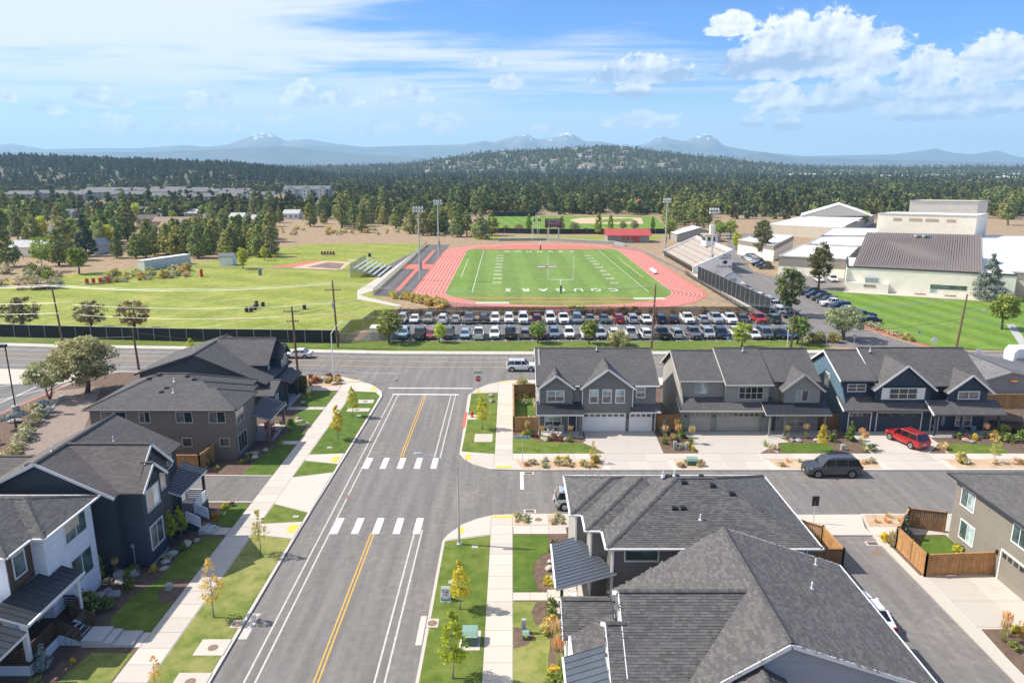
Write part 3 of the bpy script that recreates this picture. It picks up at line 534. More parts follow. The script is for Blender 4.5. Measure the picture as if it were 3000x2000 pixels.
def boards(wall, F, poly, mat, step=.2):
    z0 = min(p[1] for p in poly); z1 = max(p[1] for p in poly); z = z0; cache = {}
    while z < z1 - .03:
        st = clip(clip(poly, 0, 1, z), 0, -1, -(z + step))
        if len(st) >= 3:
            us = sorted(set(round(p[0], 3) for p in st))
            lo = [p for p in st if p[1] < z + .02]; hi = [p for p in st if p[1] > z + step - .03] or [max(st, key=lambda p: p[1])]
            a0, a1 = (min(p[0] for p in lo), max(p[0] for p in lo)) if lo else (us[0], us[-1])
            b0, b1 = min(p[0] for p in hi), max(p[0] for p in hi); zt = min(z + step, max(p[1] for p in st))
            if a1 - a0 > .05:
                me = MB().hexa([F.p(a0, z, .026), F.p(a1, z, .026), F.p(a1, z, -.01), F.p(a0, z, -.01)], [F.p(b0, zt, .008), F.p(b1, zt, .008), F.p(b1, zt, -.01), F.p(b0, zt, -.01)]) if abs(b1 - b0) > .01 else \
                    MB().hexa([F.p(a0, z, .026), F.p(a1, z, .026), F.p((b0 + b1) / 2, z + .02, -.01)], [F.p(b0 - .01, zt, .01), F.p(b1 + .01, zt, .01), F.p(b0, zt, -.01)])
                me.build('siding_board', K[mat], wall)
        z += step
def battens(wall, F, poly, mat, step=.4):
    u0 = min(p[0] for p in poly); u1 = max(p[0] for p in poly); u = u0 + step / 2
    while u < u1:
        st = clip(clip(poly, 1, 0, u - .02), -1, 0, -(u + .02))
        if len(st) >= 3: F.box(MB(), u - .022, u + .022, min(p[1] for p in st), max(p[1] for p in st) - .02, -.01, .028).build('batten', K[mat], wall)
        u += step
def window(root, F, u0, u1, z0, z1, panes=(2, 1), glass='glass_dark', trim='trim_white', tw=.09, name='window', out=.06, glasses=None):
    mb = MB()
    F.box(mb, u0 - tw, u1 + tw, z1, z1 + tw, .0, out + .012); F.box(mb, u0 - tw, u1 + tw, z0 - tw, z0, .0, out + .02); F.box(mb, u0 - tw, u0, z0, z1, .0, out); F.box(mb, u1, u1 + tw, z0, z1, .0, out)
    w = mb.build(name, K[trim], root); nx, nz = panes
    for i in range(nx):
        for j in range(nz):
            a, b = u0 + (u1 - u0) * i / nx, u0 + (u1 - u0) * (i + 1) / nx; c, d = z0 + (z1 - z0) * j / nz, z0 + (z1 - z0) * (j + 1) / nz
            F.box(MB(), a + .02, b - .02, c + .02, d - .02, -.02, .034).build('pane', K[(glasses or [glass])[(i + j * nx) % len(glasses or [0])]], w)
    for i in range(1, nx): a = u0 + (u1 - u0) * i / nx; F.box(MB(), a - .03, a + .03, z0, z1, -.01, .05).build('mullion', K[trim], w)
    for j in range(1, nz): c = z0 + (z1 - z0) * j / nz; F.box(MB(), u0, u1, c - .03, c + .03, -.01, .052).build('mullion', K[trim], w)
    return w
def garage(root, F, u0, u1, z0, z1, mat, panes, trim='trim_white', tw=.1):
    mb = MB(); F.box(mb, u0 - tw, u0, z0, z1, 0, .1); F.box(mb, u1, u1 + tw, z0, z1, 0, .1); F.box(mb, u0 - tw, u1 + tw, z1, z1 + tw, 0, .105)
    fr = mb.build('garage_door_frame', K[trim], root); dr = F.box(MB(), u0, u1, z0, z1, -.02, .032).build('garage_door', K[mat], root)
    h = (z1 - z0) / 4
    for k in range(4): F.box(MB(), u0 + .01, u1 - .01, z0 + k * h + .012, z0 + (k + 1) * h - .012, 0, .05).build('door_panel', K[mat], dr)
    w = (u1 - u0) / panes
    for i in range(panes): F.box(MB(), u0 + i * w + .09, u0 + (i + 1) * w - .09, z1 - h + .12, z1 - .12, 0.02, .058).build('pane', K['glass_dark'], dr)
def door(root, F, u0, u1, z0, z1, mat, trim='trim_white', glass=False):
    mb = MB(); F.box(mb, u0 - .08, u0, z0, z1, 0, .07); F.box(mb, u1, u1 + .08, z0, z1, 0, .07); F.box(mb, u0 - .08, u1 + .08, z1, z1 + .08, 0, .075); mb.build('door_frame', K[trim], root)
    d = F.box(MB(), u0, u1, z0, z1, -.03, .04).build('door', K[mat], root)
    MB().tube([F.p(u1 - .09, z0 + 1.0, .02), F.p(u1 - .09, z0 + 1.0, .08)], .03, 8).build('door_handle', K['galv'], d)
    if glass: F.box(MB(), u0 + .15, u1 - .15, z0 + .4, z1 - .15, -.01, .05).build('pane', K['glass_dark'], d)
def planeuv(pts):
    a, b = Vector(pts[0]), Vector(pts[1]); u = (b - a).normalized()
    n = None
    for i in range(2, len(pts)):
        n = u.cross(Vector(pts[i]) - a)
        if n.length > 1e-4: break
    n.normalize(); v = n.cross(u)
    return u, v, n, [((Vector(p) - a).dot(u), (Vector(p) - a).dot(v)) for p in pts]
def inpoly(x, y, P):
    c = False
    for (x1, y1), (x2, y2) in zip(P, P[1:] + P[:1]):
        if (y1 > y) != (y2 > y) and x < (x2 - x1) * (y - y1) / (y2 - y1) + x1: c = not c
    return c
class Roof:
    def __init__(s, root, mat='shingle', fascia='trim_white', th=.1):
        s.root, s.mat, s.planes, s.fas, s.th = root, mat, [], fascia, th; s.part = None
    def plane(s, *pts):
        s.planes.append([tuple(p) for p in pts]); return s
    def hip(s, x0, x1, y0, y1, ze, m):
        w, d = x1 - x0, y1 - y0; h = min(w, d) / 2; zr = ze + m * h
        A, B, C, D_ = (x0, y0, ze), (x1, y0, ze), (x1, y1, ze), (x0, y1, ze)
        if d <= w: r1, r2 = (x0 + h, y0 + h, zr), (x1 - h, y0 + h, zr); s.plane(A, B, r2, r1).plane(B, C, r2).plane(C, D_, r1, r2).plane(D_, A, r1)
        else: r1, r2 = (x0 + h, y0 + h, zr), (x0 + h, y1 - h, zr); s.plane(A, B, r1).plane(B, C, r2, r1).plane(C, D_, r2).plane(D_, A, r1, r2)
        return s
    def gable(s, x0, x1, y0, y1, axis, zr, e0, e1, c=None):
        if axis == 'x':
            c = (y0 + y1) / 2 if c is None else c
            if e0 is not None: s.plane((x0, y0, e0), (x1, y0, e0), (x1, c, zr), (x0, c, zr))
            if e1 is not None: s.plane((x1, y1, e1), (x0, y1, e1), (x0, c, zr), (x1, c, zr))
        else:
            c = (x0 + x1) / 2 if c is None else c
            if e0 is not None: s.plane((x0, y1, e0), (x0, y0, e0), (c, y0, zr), (c, y1, zr))
            if e1 is not None: s.plane((x1, y0, e1), (x1, y1, e1), (c, y1, zr), (c, y0, zr))
        return s
    def finish(s, caps=(), tiles=0, near=None, fascias=(), gutters=()):
        mb = MB()
        for P in s.planes:
            u, v, n, uv = planeuv(P)
            mb.poly(P, uv); k = [tuple(Vector(p) - Vector((0, 0, s.th))) for p in P]
            mb.poly(k[::-1]);
            for i in range(len(P)): j = (i + 1) % len(P); mb.poly([k[i], k[j], P[j], P[i]])
        s.part = mb.build('roof', K[s.mat], s.root)
        if tiles: s.lay(tiles)
        for a, b in caps: s.cap(a, b)
        for a, b in fascias: MB().bar(Vector(a) - Vector((0, 0, .1)), Vector(b) - Vector((0, 0, .1)), .05, .22).build('fascia', K[s.fas], s.part)
        for a, b, m_ in gutters: MB().bar(Vector(a) - Vector((0, 0, .07)), Vector(b) - Vector((0, 0, .07)), .13, .12).build('gutter', K[m_], s.part)
        return s.part
    def cap(s, a, b, step=.24):
        a, b = Vector(a), Vector(b); L = (b - a).length; n = max(1, int(L / step)); d = (b - a) / n; dn = d.normalized()
        e = dn.cross(Vector((0, 0, 1))).normalized(); up = e.cross(dn)
        key = (round(d.length, 4), 'cap'); mb = MB(); l = d.length * 1.12
        for sgn in (1, -1): mb.hexa([(0, 0, .05), (0, sgn * .15, -.02), (l, sgn * .15, -.02 - .018), (l, 0, .05 - .018)][::sgn], [(0, 0, .075), (0, sgn * .16, .0), (l, sgn * .16, -.018), (l, 0, .057)][::sgn])
        me = mb.mesh('ridge_cap'); me.materials.append(K['ridge_cap'])
        rot = Matrix((dn, e, up)).transposed().to_4x4(); off = Vector(WL[s.root.name])
        for i in range(n):
            o = obj('ridge_cap', me, None, s.part); o.matrix_local = Matrix.Translation(b - d * (i + 1) - off) @ rot
    def height(s, x, y, skip):
        z = -9
        for i, P in enumerate(s.planes):
            if i == skip: continue
            if inpoly(x, y, [(p[0], p[1]) for p in P]):
                u, v, n, uv = s.fr[i]; a = P[0]
                if abs(n.z) > .05: z = max(z, a[2] - (n.x * (x - a[0]) + n.y * (y - a[1])) / n.z)
        return z
    def lay(s, single):
        s.fr = [planeuv(P) for P in s.planes]; allt = []; ex = .16
        for i, P in enumerate(s.planes):
            u, v, n, uv = s.fr[i]
            if n.z < 0: n = -n
            vmax = max(q[1] for q in uv); um, uM = min(q[0] for q in uv), max(q[0] for q in uv); r = 0
            while r * ex < vmax:
                x = um - random.random() * .3
                while x < uM:
                    w = random.choice((.2, .28, .28, .36, .46)); cx, cy = x + w / 2, r * ex + ex / 2
                    if inpoly(cx, cy, uv):
                        c = Vector(P[0]) + u * cx + v * cy
                        if s.height(c.x, c.y, i) < c.z + .01 and c.y > 27: allt.append((c, u, v, n, w, (c - Vector((0, 0, CAM_H))).length, random.choice((0, 0, .006, .012))))
                    x += w
                r += 1
        allt.sort(key=lambda t: t[5]); off = Vector(WL[s.root.name]); mb = MB(); cache = {}
        def ring(w, th):
            h = w / 2 - .004; return [(-h, -ex / 2, 0), (h, -ex / 2, 0), (h, ex / 2 + .03, 0), (-h, ex / 2 + .03, 0)], [(-h, -ex / 2, .022 + th), (h, -ex / 2, .022 + th), (h, ex / 2 + .03, .006), (-h, ex / 2 + .03, .006)]
        sel = set(id(t) for t in allt[:single * 4:4]) if len(allt) > single * 4 else set(id(t) for t in allt[:single])
        for t in allt:
            c, u, v, n, w, d_, th = t
            if id(t) in sel:
                if (w, th) not in cache: cache[(w, th)] = MB().hexa(*ring(w, th)).mesh('shingle'); cache[(w, th)].materials.append(K['shingle_geo'])
                o = obj('shingle', cache[(w, th)], None, s.part); o.matrix_local = Matrix.Translation(c - off) @ Matrix((u, v, n)).transposed().to_4x4()
            else:
                a, b = ring(w, th); mb.hexa([c + u * p[0] + v * p[1] + n * p[2] for p in a], [c + u * p[0] + v * p[1] + n * p[2] for p in b])
        mb.build('shingle_field', K['shingle_geo'], s.part, kind='stuff')
def seamroof(root, a, b, c, d, n, mat='metal_roof', fascia='trim_white', th=.09, edge='gutter_dark'):
    a, b, c, d = map(Vector, (a, b, c, d)); dn = Vector((0, 0, th))
    base = MB().hexa([a - dn, b - dn, c - dn, d - dn], [a - dn * .1, b - dn * .1, c - dn * .1, d - dn * .1]).build('porch_roof', K[mat], root)
    up = (b - a).cross(d - a).normalized()
    if up.z < 0: up = -up
    for i in range(n):
        e0, e1, t0, t1 = a.lerp(b, i / n), a.lerp(b, (i + 1) / n), d.lerp(c, i / n), d.lerp(c, (i + 1) / n)
        MB().hexa([e0, e1, t1, t0], [q + up * .012 for q in (e0, e1, t1, t0)]).build('metal_pan', K[mat], base)
    for i in range(n + 1): MB().bar(a.lerp(b, i / n) + up * .025, d.lerp(c, i / n) + up * .025, .03, .045, up).build('seam_rib', K[mat], base)
    for p, q in ((a, b), (a, d), (b, c)): MB().bar(p - dn * 1.1, q - dn * 1.1, .06, .16).build('fascia', K[fascia], base)
    return base
def post(root, x, y, z0, z1, mat, w=.2, name='porch_post'):
    MB().box(x - w / 2, x + w / 2, y - w / 2, y + w / 2, z0, z1).box(x - w / 2 - .03, x + w / 2 + .03, y - w / 2 - .03, y + w / 2 + .03, z0, z0 + .12).box(x - w / 2 - .03, x + w / 2 + .03, y - w / 2 - .03, y + w / 2 + .03, z1 - .12, z1 - .004).build(name, K[mat], root)
def wallbox(root, x0, x1, y0, y1, z0, z1, mat): return MB().box(x0, x1, y0, y1, z0, z1).build('wall', K[mat], root)
def gablewall(root, F, u0, u1, z0, pk, depth, mat):
    pts = [(u0, z0), (u1, z0)] + pk
    return MB().hexa([F.p(u, z, 0) for u, z in pts][::-1], [F.p(u, z, -depth) for u, z in pts][::-1]).build('wall', K[mat], root)
def vent(root, x, y, z, kind='pipe'):
    if kind == 'pipe':
        MB().lathe([(.05, z - .1), (.05, z + .42), (.035, z + .43)], 10, (x, y, 0)).build('vent_pipe', K['white_metal'], root); MB().lathe([(.17, z - .06), (.15, z + .02), (.06, z + .07)], 10, (x, y, 0)).build('vent_flashing', K['galv'], root)
    else: MB().hexa([(x - .2, y - .2, z - .08), (x + .2, y - .2, z - .08), (x + .2, y + .2, z - .02), (x - .2, y + .2, z - .02)], [(x - .15, y - .17, z + .13), (x + .15, y - .17, z + .13), (x + .15, y + .14, z + .16), (x - .15, y + .14, z + .16)]).build('roof_vent', K['black_metal'], root)
def downpipe(root, F, u, z0, z1, mat='trim_white'): F.box(MB(), u - .045, u + .045, z0, z1, .03, .1).build('downpipe', K[mat], root)
def walllamp(root, F, u, z): F.box(MB(), u - .07, u + .07, z - .15, z + .15, .02, .16).build('wall_lamp', K['black_metal'], root)

# grey house with white garage doors (beside the right sidewalk)
Y0 = 79.3
def rect(u0, u1, z0, z1): return [(u0, z0), (u1, z0), (u1, z1), (u0, z1)]
h = thing('house', 'grey two-gable house with white garage doors and dark metal porch roof', 'house', (10, 84, .12), group='houses facing the side street')
F = Face('-y', 0, Y0); w1 = MB().box(3.1, 16.5, Y0 + .02, 90.2, .1, 5.7).build('wall', K['siding_grey1'], h); boards(w1, F, rect(3.1, 16.5, .15, 5.75), 'siding_grey1')
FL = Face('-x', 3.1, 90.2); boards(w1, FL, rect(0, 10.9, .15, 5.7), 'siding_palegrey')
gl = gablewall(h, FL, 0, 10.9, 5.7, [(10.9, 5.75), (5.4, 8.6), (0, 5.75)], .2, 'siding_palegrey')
cg = F.box(MB(), 8.1, 13.7, 2.5, 5.7, 0, .35).build('wall', K['siding_grey1'], h); F2 = Face('-y', 0, Y0 - .35)
gw = gablewall(h, F2, 8.15, 13.65, 5.6, [(13.65, 5.65), (10.9, 7.65), (8.15, 5.65)], .4, 'siding_grey1'); boards(cg, F2, [(8.1, 2.5), (13.7, 2.5), (13.7, 5.6), (10.9, 7.6), (8.1, 5.6)], 'siding_grey1')
lg = F.box(MB(), 3.2, 6.9, 3.0, 5.7, 0, .35).build('wall', K['siding_grey1'], h); gablewall(h, F2, 3.2, 6.9, 5.55, [(6.9, 5.6), (5.05, 6.95), (3.2, 5.6)], .4, 'siding_grey1'); boards(lg, F2, [(3.2, 3.4), (6.9, 3.4), (6.9, 5.55), (5.05, 6.9), (3.2, 5.55)], 'siding_grey1')
for FF, u0, u1 in ((F2, 8.1, 13.7), (F2, 3.2, 6.9)):
    for u in (u0, u1): FF.box(MB(), u - .05, u + .05, 3.3, 5.6, .0, .035).build('corner_trim', K['siding_grey1'], h)
rf = Roof(h, 'shingle', 'trim_white'); rf.gable(2.75, 16.85, Y0 - .35, 90.6, 'x', 8.62, 5.78, 5.6, c=85.2)
rf.gable(7.75, 14.05, Y0 - .75, 84.0, 'y', 7.85, 5.5, 5.5); rf.gable(2.9, 7.2, Y0 - .75, 82.6, 'y', 7.1, 5.5, 5.5)
rf.plane((13.5, Y0 - 1.0, 2.85), (17.0, Y0 - 1.0, 2.85), (17.0, Y0 + .1, 3.55), (13.5, Y0 + .1, 3.55))
f = .55
rf.finish(caps=[((2.75, 85.2, 8.64), (16.85, 85.2, 8.64)), ((10.9, Y0 - .75, 7.87), (10.9, 83.9, 7.87)), ((5.05, Y0 - .75, 7.12), (5.05, 82.4, 7.12))],
          fascias=[((7.75, Y0 - .78, 5.5), (10.9, Y0 - .78, 7.85)), ((10.9, Y0 - .78, 7.85), (14.05, Y0 - .78, 5.5)), ((2.9, Y0 - .78, 5.5), (5.05, Y0 - .78, 7.1)), ((5.05, Y0 - .78, 7.1), (7.2, Y0 - .78, 5.5)), ((2.72, Y0 - .35, 5.78), (2.72, 85.2, 8.62)), ((2.72, 85.2, 8.62), (2.72, 90.6, 5.6))],
          gutters=[((14.05, Y0 - .42, 5.76), (16.85, Y0 - .42, 5.76), 'trim_white'), ((7.2, Y0 - .42, 5.76), (7.75, Y0 - .42, 5.76), 'trim_white'), ((13.5, Y0 - 1.07, 2.84), (17.0, Y0 - 1.07, 2.84), 'trim_white')])
vent(h, 10.2, 84.6, 8.55)
window(h, F2, 4.05, 5.9, 3.9, 5.1, (2, 2), 'glass_blind', glasses=['glass_curtain', 'glass_curtain', 'glass_blind', 'glass_blind'])
for u in (8.9, 10.4, 11.9): window(h, F2, u, u + .9, 3.75, 5.25, (1, 2), glasses=['glass_curtain', 'glass_blind'])
window(h, F, 14.3, 15.2, 4.3, 5.4, (1, 2), glasses=['glass_curtain', 'glass_blind'])
garage(h, F, 8.22, 13.05, .14, 2.35, 'trim_white', 7); garage(h, F, 13.65, 16.1, .14, 2.35, 'trim_white', 4)
for u in (13.35, 16.3): walllamp(h, F, u, 1.9)
seamroof(h, (2.8, 77.35, 2.85), (8.1, 77.35, 2.85), (8.1, Y0 + .1, 3.75), (2.8, Y0 + .1, 3.75), 12, 'metal_roof', 'trim_white')
for x in (3.2, 7.75): post(h, x, 77.65, .15, 2.78, 'siding_grey1')
MB().box(3.0, 8.1, 77.2, 79.3, .12, .2).build('porch_floor', K['concrete_drive'], h)
window(h, F, 3.85, 5.65, .75, 1.95, (2, 2), glasses=['glass_dark', 'glass_dark', 'glass_blind', 'glass_blind']); door(h, F, 6.55, 7.4, .2, 2.25, 'siding_navy3')
downpipe(h, F2, 3.15, .2, 5.5); downpipe(h, F2, 8.05, 3.3, 5.5); downpipe(h, F2, 13.8, 2.9, 5.5); downpipe(h, F, 16.55, .15, 2.8)
for u, z0 in ((2.6, 4.0), (8.0, 3.7)): window(h, FL, u, u + 1.0, z0, z0 + 1.2, (2, 1), 'glass_blind')

# grey-green house (middle of the three)
h = thing('house', 'plain grey house with grey garage doors, between two other houses', 'house', (28, 84, .12), group='houses facing the side street')
w1 = MB().box(19.6, 35.4, Y0 + .02, 90.2, .1, 3.2).build('wall', K['siding_grey2'], h); boards(w1, F, rect(19.6, 35.4, .15, 2.95), 'siding_grey2')
FU = Face('-y', 0, Y0 + 1.2)
up1 = MB().box(19.6, 24.6, Y0 + 1.2, 90, 3, 6.0).build('wall', K['siding_grey2'], h); boards(up1, FU, rect(19.6, 24.6, 3.9, 6.0), 'siding_grey2')
FM = Face('-y', 0, Y0 + .4); up2 = MB().box(24.6, 29.6, Y0 + .4, 90, 2.9, 5.75).build('wall', K['siding_grey2'], h); boards(up2, FM, rect(24.6, 29.6, 3.3, 5.75), 'siding_grey2')
FG = Face('-y', 0, Y0 - .1); ug = MB().box(31.2, 35.3, Y0 - .1, 90, 2.9, 5.3).build('wall', K['siding_grey2'], h); gablewall(h, FG, 31.2, 35.3, 5.25, [(35.3, 5.3), (33.25, 6.95), (31.2, 5.3)], .3, 'siding_grey2'); boards(ug, FG, [(31.2, 3.3), (35.3, 3.3), (35.3, 5.3), (33.25, 6.95), (31.2, 5.3)], 'siding_grey2')
MB().box(29.6, 31.2, Y0 + 1.3, 90, 2.9, 5.5).build('wall', K['siding_grey2'], h)
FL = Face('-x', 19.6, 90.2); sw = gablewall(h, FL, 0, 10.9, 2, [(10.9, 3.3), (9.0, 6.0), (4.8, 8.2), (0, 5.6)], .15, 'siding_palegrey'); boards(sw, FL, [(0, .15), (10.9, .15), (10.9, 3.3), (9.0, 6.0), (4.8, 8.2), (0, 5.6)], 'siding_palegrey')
rf = Roof(h, 'shingle', 'trim_grey'); rf.gable(19.25, 24.7, Y0 + .75, 90.5, 'x', 8.3, 6.0, 5.4, c=85.4); rf.gable(24.5, 30.0, Y0, 90.55, 'x', 8.56, 5.76, 5.4, c=85.5); rf.gable(29.9, 35.8, Y0 + .85, 90.5, 'x', 8.5, 5.85, 5.4, c=85.5)
rf.gable(30.75, 35.75, Y0 - .5, 83.5, 'y', 7.2, 5.15, 5.15); rf.plane((19.2, Y0 - .9, 2.95), (30.2, Y0 - .9, 2.95), (30.2, Y0 + 1.2, 3.95), (19.2, Y0 + 1.2, 3.95))
rf.finish(caps=[((19.25, 85.4, 8.32), (24.5, 85.4, 8.32)), ((24.5, 85.5, 8.58), (35.8, 85.5, 8.58)), ((33.25, Y0 - .5, 7.22), (33.25, 83.2, 7.22))], fascias=[((30.75, Y0 - .53, 5.15), (33.25, Y0 - .53, 7.2)), ((33.25, Y0 - .53, 7.2), (35.75, Y0 - .53, 5.15)), ((19.22, Y0 + .75, 6), (19.22, 85.4, 8.3)), ((19.22, 85.4, 8.3), (19.22, 90.5, 5.4)), ((24.47, Y0, 5.76), (24.47, 85.5, 8.56)), ((19.17, Y0 - .9, 2.95), (19.17, Y0 + 1.2, 3.95))],
          gutters=[((19.25, Y0 + .68, 5.98), (24.5, Y0 + .68, 5.98), 'trim_grey'), ((24.5, Y0 - .07, 5.74), (30, Y0 - .07, 5.74), 'trim_grey'), ((19.2, Y0 - .97, 2.94), (30.2, Y0 - .97, 2.94), 'trim_grey')])
vent(h, 27.9, 84.8, 8.35)
window(h, FU, 21.3, 22.7, 4.35, 5.65, (2, 1), 'glass_blind', 'trim_grey', .05); window(h, FM, 26.2, 28.9, 3.95, 5.35, (4, 2), 'glass_dark', 'trim_grey', .06); window(h, FG, 32.6, 33.9, 3.9, 5.1, (2, 1), trim='trim_grey', tw=.05, glasses=['glass_blind', 'glass_dark'])
garage(h, F, 20.55, 23.0, .14, 2.45, 'siding_palegrey', 4, 'siding_grey2'); garage(h, F, 23.7, 28.6, .14, 2.45, 'siding_palegrey', 8, 'siding_grey2')
for u in (20.1, 23.35, 29.0): walllamp(h, F, u, 2.0)
seamroof(h, (28.7, 77.35, 2.85), (36.1, 77.35, 2.85), (36.1, Y0 + .1, 3.7), (28.7, Y0 + .1, 3.7), 22, 'metal_roof', 'trim_grey')
for x in (29.3, 31.0, 35.5): post(h, x, 77.7, .15, 2.78, 'siding_grey2')
MB().box(29, 36, 77.2, 79.3, .12, .2).build('porch_floor', K['concrete_drive'], h)
window(h, F, 32.0, 33.8, .75, 2.0, (2, 2), 'glass_curtain', 'trim_grey', .05); door(h, F, 29.7, 30.5, .2, 2.25, 'trim_dark', 'siding_grey2')
F.box(MB(), 30.65, 30.85, 1.2, 2.2, -.01, .05).build('side_light', K['glass_dark'], h)

# navy house with white trim and shutters
h = thing('house', 'navy house with white gable trim and white window shutters', 'house', (46, 84, .12), group='houses facing the side street')
w1 = MB().box(38.3, 54.6, Y0 + .02, 90.2, .1, 3.2).build('wall', K['siding_navy3'], h); boards(w1, F, rect(38.3, 54.6, .15, 2.95), 'siding_navy3')
MB().box(38.3, 54.6, Y0 + 1.3, 90.2, 3, 5.5).build('wall', K['siding_navy3'], h)
FM = Face('-y', 0, Y0 + .3); um = MB().box(41.9, 48.2, Y0 + .3, 90, 2.9, 5.2).build('wall', K['siding_navy3'], h); pm = [(41.9, 3.4), (48.2, 3.4), (48.2, 5.35), (45.05, 7.75), (41.9, 5.35)]
gablewall(h, FM, 41.9, 48.2, 5.15, pm[2:], .3, 'siding_navy3'); battens(um, FM, pm, 'siding_navy3', .42)
FG = Face('-y', 0, Y0 - .1); ug = MB().box(50.1, 54.5, Y0 - .1, 90, 2.9, 5.1).build('wall', K['siding_navy3'], h); pg = [(50.1, 3.4), (54.5, 3.4), (54.5, 5.2), (52.3, 6.75), (50.1, 5.2)]
gablewall(h, FG, 50.1, 54.5, 5.05, pg[2:], .3, 'siding_navy3'); battens(ug, FG, pg, 'siding_navy3', .42)
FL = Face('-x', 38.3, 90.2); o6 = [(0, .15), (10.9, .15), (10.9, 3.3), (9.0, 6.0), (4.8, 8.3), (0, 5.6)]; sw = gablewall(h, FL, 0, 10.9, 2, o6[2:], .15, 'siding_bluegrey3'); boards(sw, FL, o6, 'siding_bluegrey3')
rf = Roof(h, 'shingle'); rf.gable(37.95, 42.2, Y0 + .75, 90.5, 'x', 8.35, 6.0, 5.4, c=85.4); rf.gable(42.0, 54.95, Y0 + .3, 90.55, 'x', 8.6, 5.5, 5.4, c=85.5)
rf.gable(41.4, 48.7, Y0 - .15, 84.5, 'y', 8.1, 5.15, 5.15); rf.gable(49.6, 55.0, Y0 - .55, 83, 'y', 7.1, 4.95, 4.95); rf.plane((37.9, Y0 - .9, 2.95), (48.7, Y0 - .9, 2.95), (48.7, Y0 + 1.3, 4.0), (37.9, Y0 + 1.3, 4.0))
rf.finish(caps=[((37.95, 85.4, 8.37), (42, 85.4, 8.37)), ((42, 85.5, 8.62), (54.95, 85.5, 8.62)), ((45.05, Y0 - .15, 8.12), (45.05, 84.2, 8.12)), ((52.3, Y0 - .55, 7.12), (52.3, 82.8, 7.12))],
          fascias=[((41.4, Y0 - .18, 5.15), (45.05, Y0 - .18, 8.1)), ((45.05, Y0 - .18, 8.1), (48.7, Y0 - .18, 5.15)), ((49.6, Y0 - .58, 4.95), (52.3, Y0 - .58, 7.1)), ((52.3, Y0 - .58, 7.1), (55, Y0 - .58, 4.95)), ((37.92, Y0 + .75, 6), (37.92, 85.4, 8.35)), ((37.92, 85.4, 8.35), (37.92, 90.5, 5.4)), ((41.97, Y0 + .3, 5.5), (41.97, 85.5, 8.6)), ((37.87, Y0 - .9, 2.95), (37.87, Y0 + 1.3, 4.0))], gutters=[((37.9, Y0 - .97, 2.94), (48.7, Y0 - .97, 2.94), 'gutter_dark'), ((37.95, Y0 + .68, 5.98), (42, Y0 + .68, 5.98), 'gutter_dark')])
vent(h, 43.2, 84.6, 8.35)
for u0 in (38.95,): garage(h, F, u0, 41.45, .14, 2.4, 'siding_navy', 4)
garage(h, F, 42.2, 47.3, .14, 2.4, 'siding_navy', 8)
window(h, Face('-y', 0, Y0 + 1.3), 39.1, 41.1, 4.6, 5.4, (2, 2), 'glass_dark'); window(h, FM, 43.5, 46.6, 4.0, 5.2, (3, 2), 'glass_dark')
for u0, u1 in ((42.55, 43.38), (46.72, 47.55)):
    sh = FM.box(MB(), u0, u1, 3.9, 5.3, .0, .04).build('shutter', K['trim_white'], h)
    for k in range(5): FM.box(MB(), u0 + .04 + k * .155, u0 + .16 + k * .155, 3.95, 5.25, .03, .055).build('slat', K['trim_white'], sh)
window(h, FG, 51.2, 53.5, 4.15, 4.95, (2, 1), 'glass_curtain'); window(h, FL, 5.2, 6.4, 4.1, 5.7, (2, 1), 'glass_curtain')
pr = Roof(h, 'shingle'); pr.plane((47.6, 77.3, 2.85), (55.8, 77.3, 2.85), (55.8, Y0 + .1, 3.9), (47.6, Y0 + .1, 3.9)); pr.finish(fascias=[((47.57, 77.3, 2.85), (47.57, Y0 + .1, 3.9))], gutters=[((47.6, 77.23, 2.84), (55.8, 77.23, 2.84), 'gutter_dark')])
for x in (48.1, 51.0, 55.2): post(h, x, 77.7, .15, 2.78, 'siding_navy')
MB().box(47.6, 55.6, 77.2, 79.3, .12, .2).build('porch_floor', K['concrete_drive'], h)
window(h, F, 51.4, 53.1, .85, 2.15, (2, 2), 'glass_curtain'); door(h, F, 48.5, 49.3, .2, 2.3, 'trim_dark', glass=True); F.box(MB(), 49.7, 50.1, .9, 2.2, -.01, .05).build('side_light', K['glass_blind'], h)

# near right: stepped hip house with metal porch (taupe siding)
h = thing('house', 'taupe house with stepped hip roof, white gutters and blue-grey metal porch roof', 'house', (12, 49, .12))
wA = MB().box(6.65, 20.0, 43.5, 54.2, .1, 5.55).build('wall', K['siding_greyA'], h); FA = Face('-y', 0, 43.5); boards(wA, FA, rect(6.65, 20, .15, 5.55), 'siding_greyA')
for x0, y0 in ((5.5, 45.9), (4.65, 48.25)):
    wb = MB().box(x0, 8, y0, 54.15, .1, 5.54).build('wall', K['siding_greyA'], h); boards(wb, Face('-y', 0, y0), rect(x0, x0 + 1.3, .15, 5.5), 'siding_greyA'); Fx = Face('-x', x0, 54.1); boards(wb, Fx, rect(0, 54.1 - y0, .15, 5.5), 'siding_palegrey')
    MB().box(x0 - .03, x0 + .1, y0 - .03, y0 + .1, .1, 5.5).build('corner_trim', K['trim_white'], h)
MB().box(6.62, 6.78, 43.46, 43.6, .1, 5.5).build('corner_trim', K['trim_white'], h)
rf = Roof(h, 'shingle'); m_ = .417
rf.hip(6.24, 20.4, 43.1, 54.6, 5.6, m_); rf.hip(5.1, 14, 45.5, 54.57, 5.6, m_); rf.hip(4.25, 12, 47.85, 54.54, 5.6, m_)
g = 'trim_white'
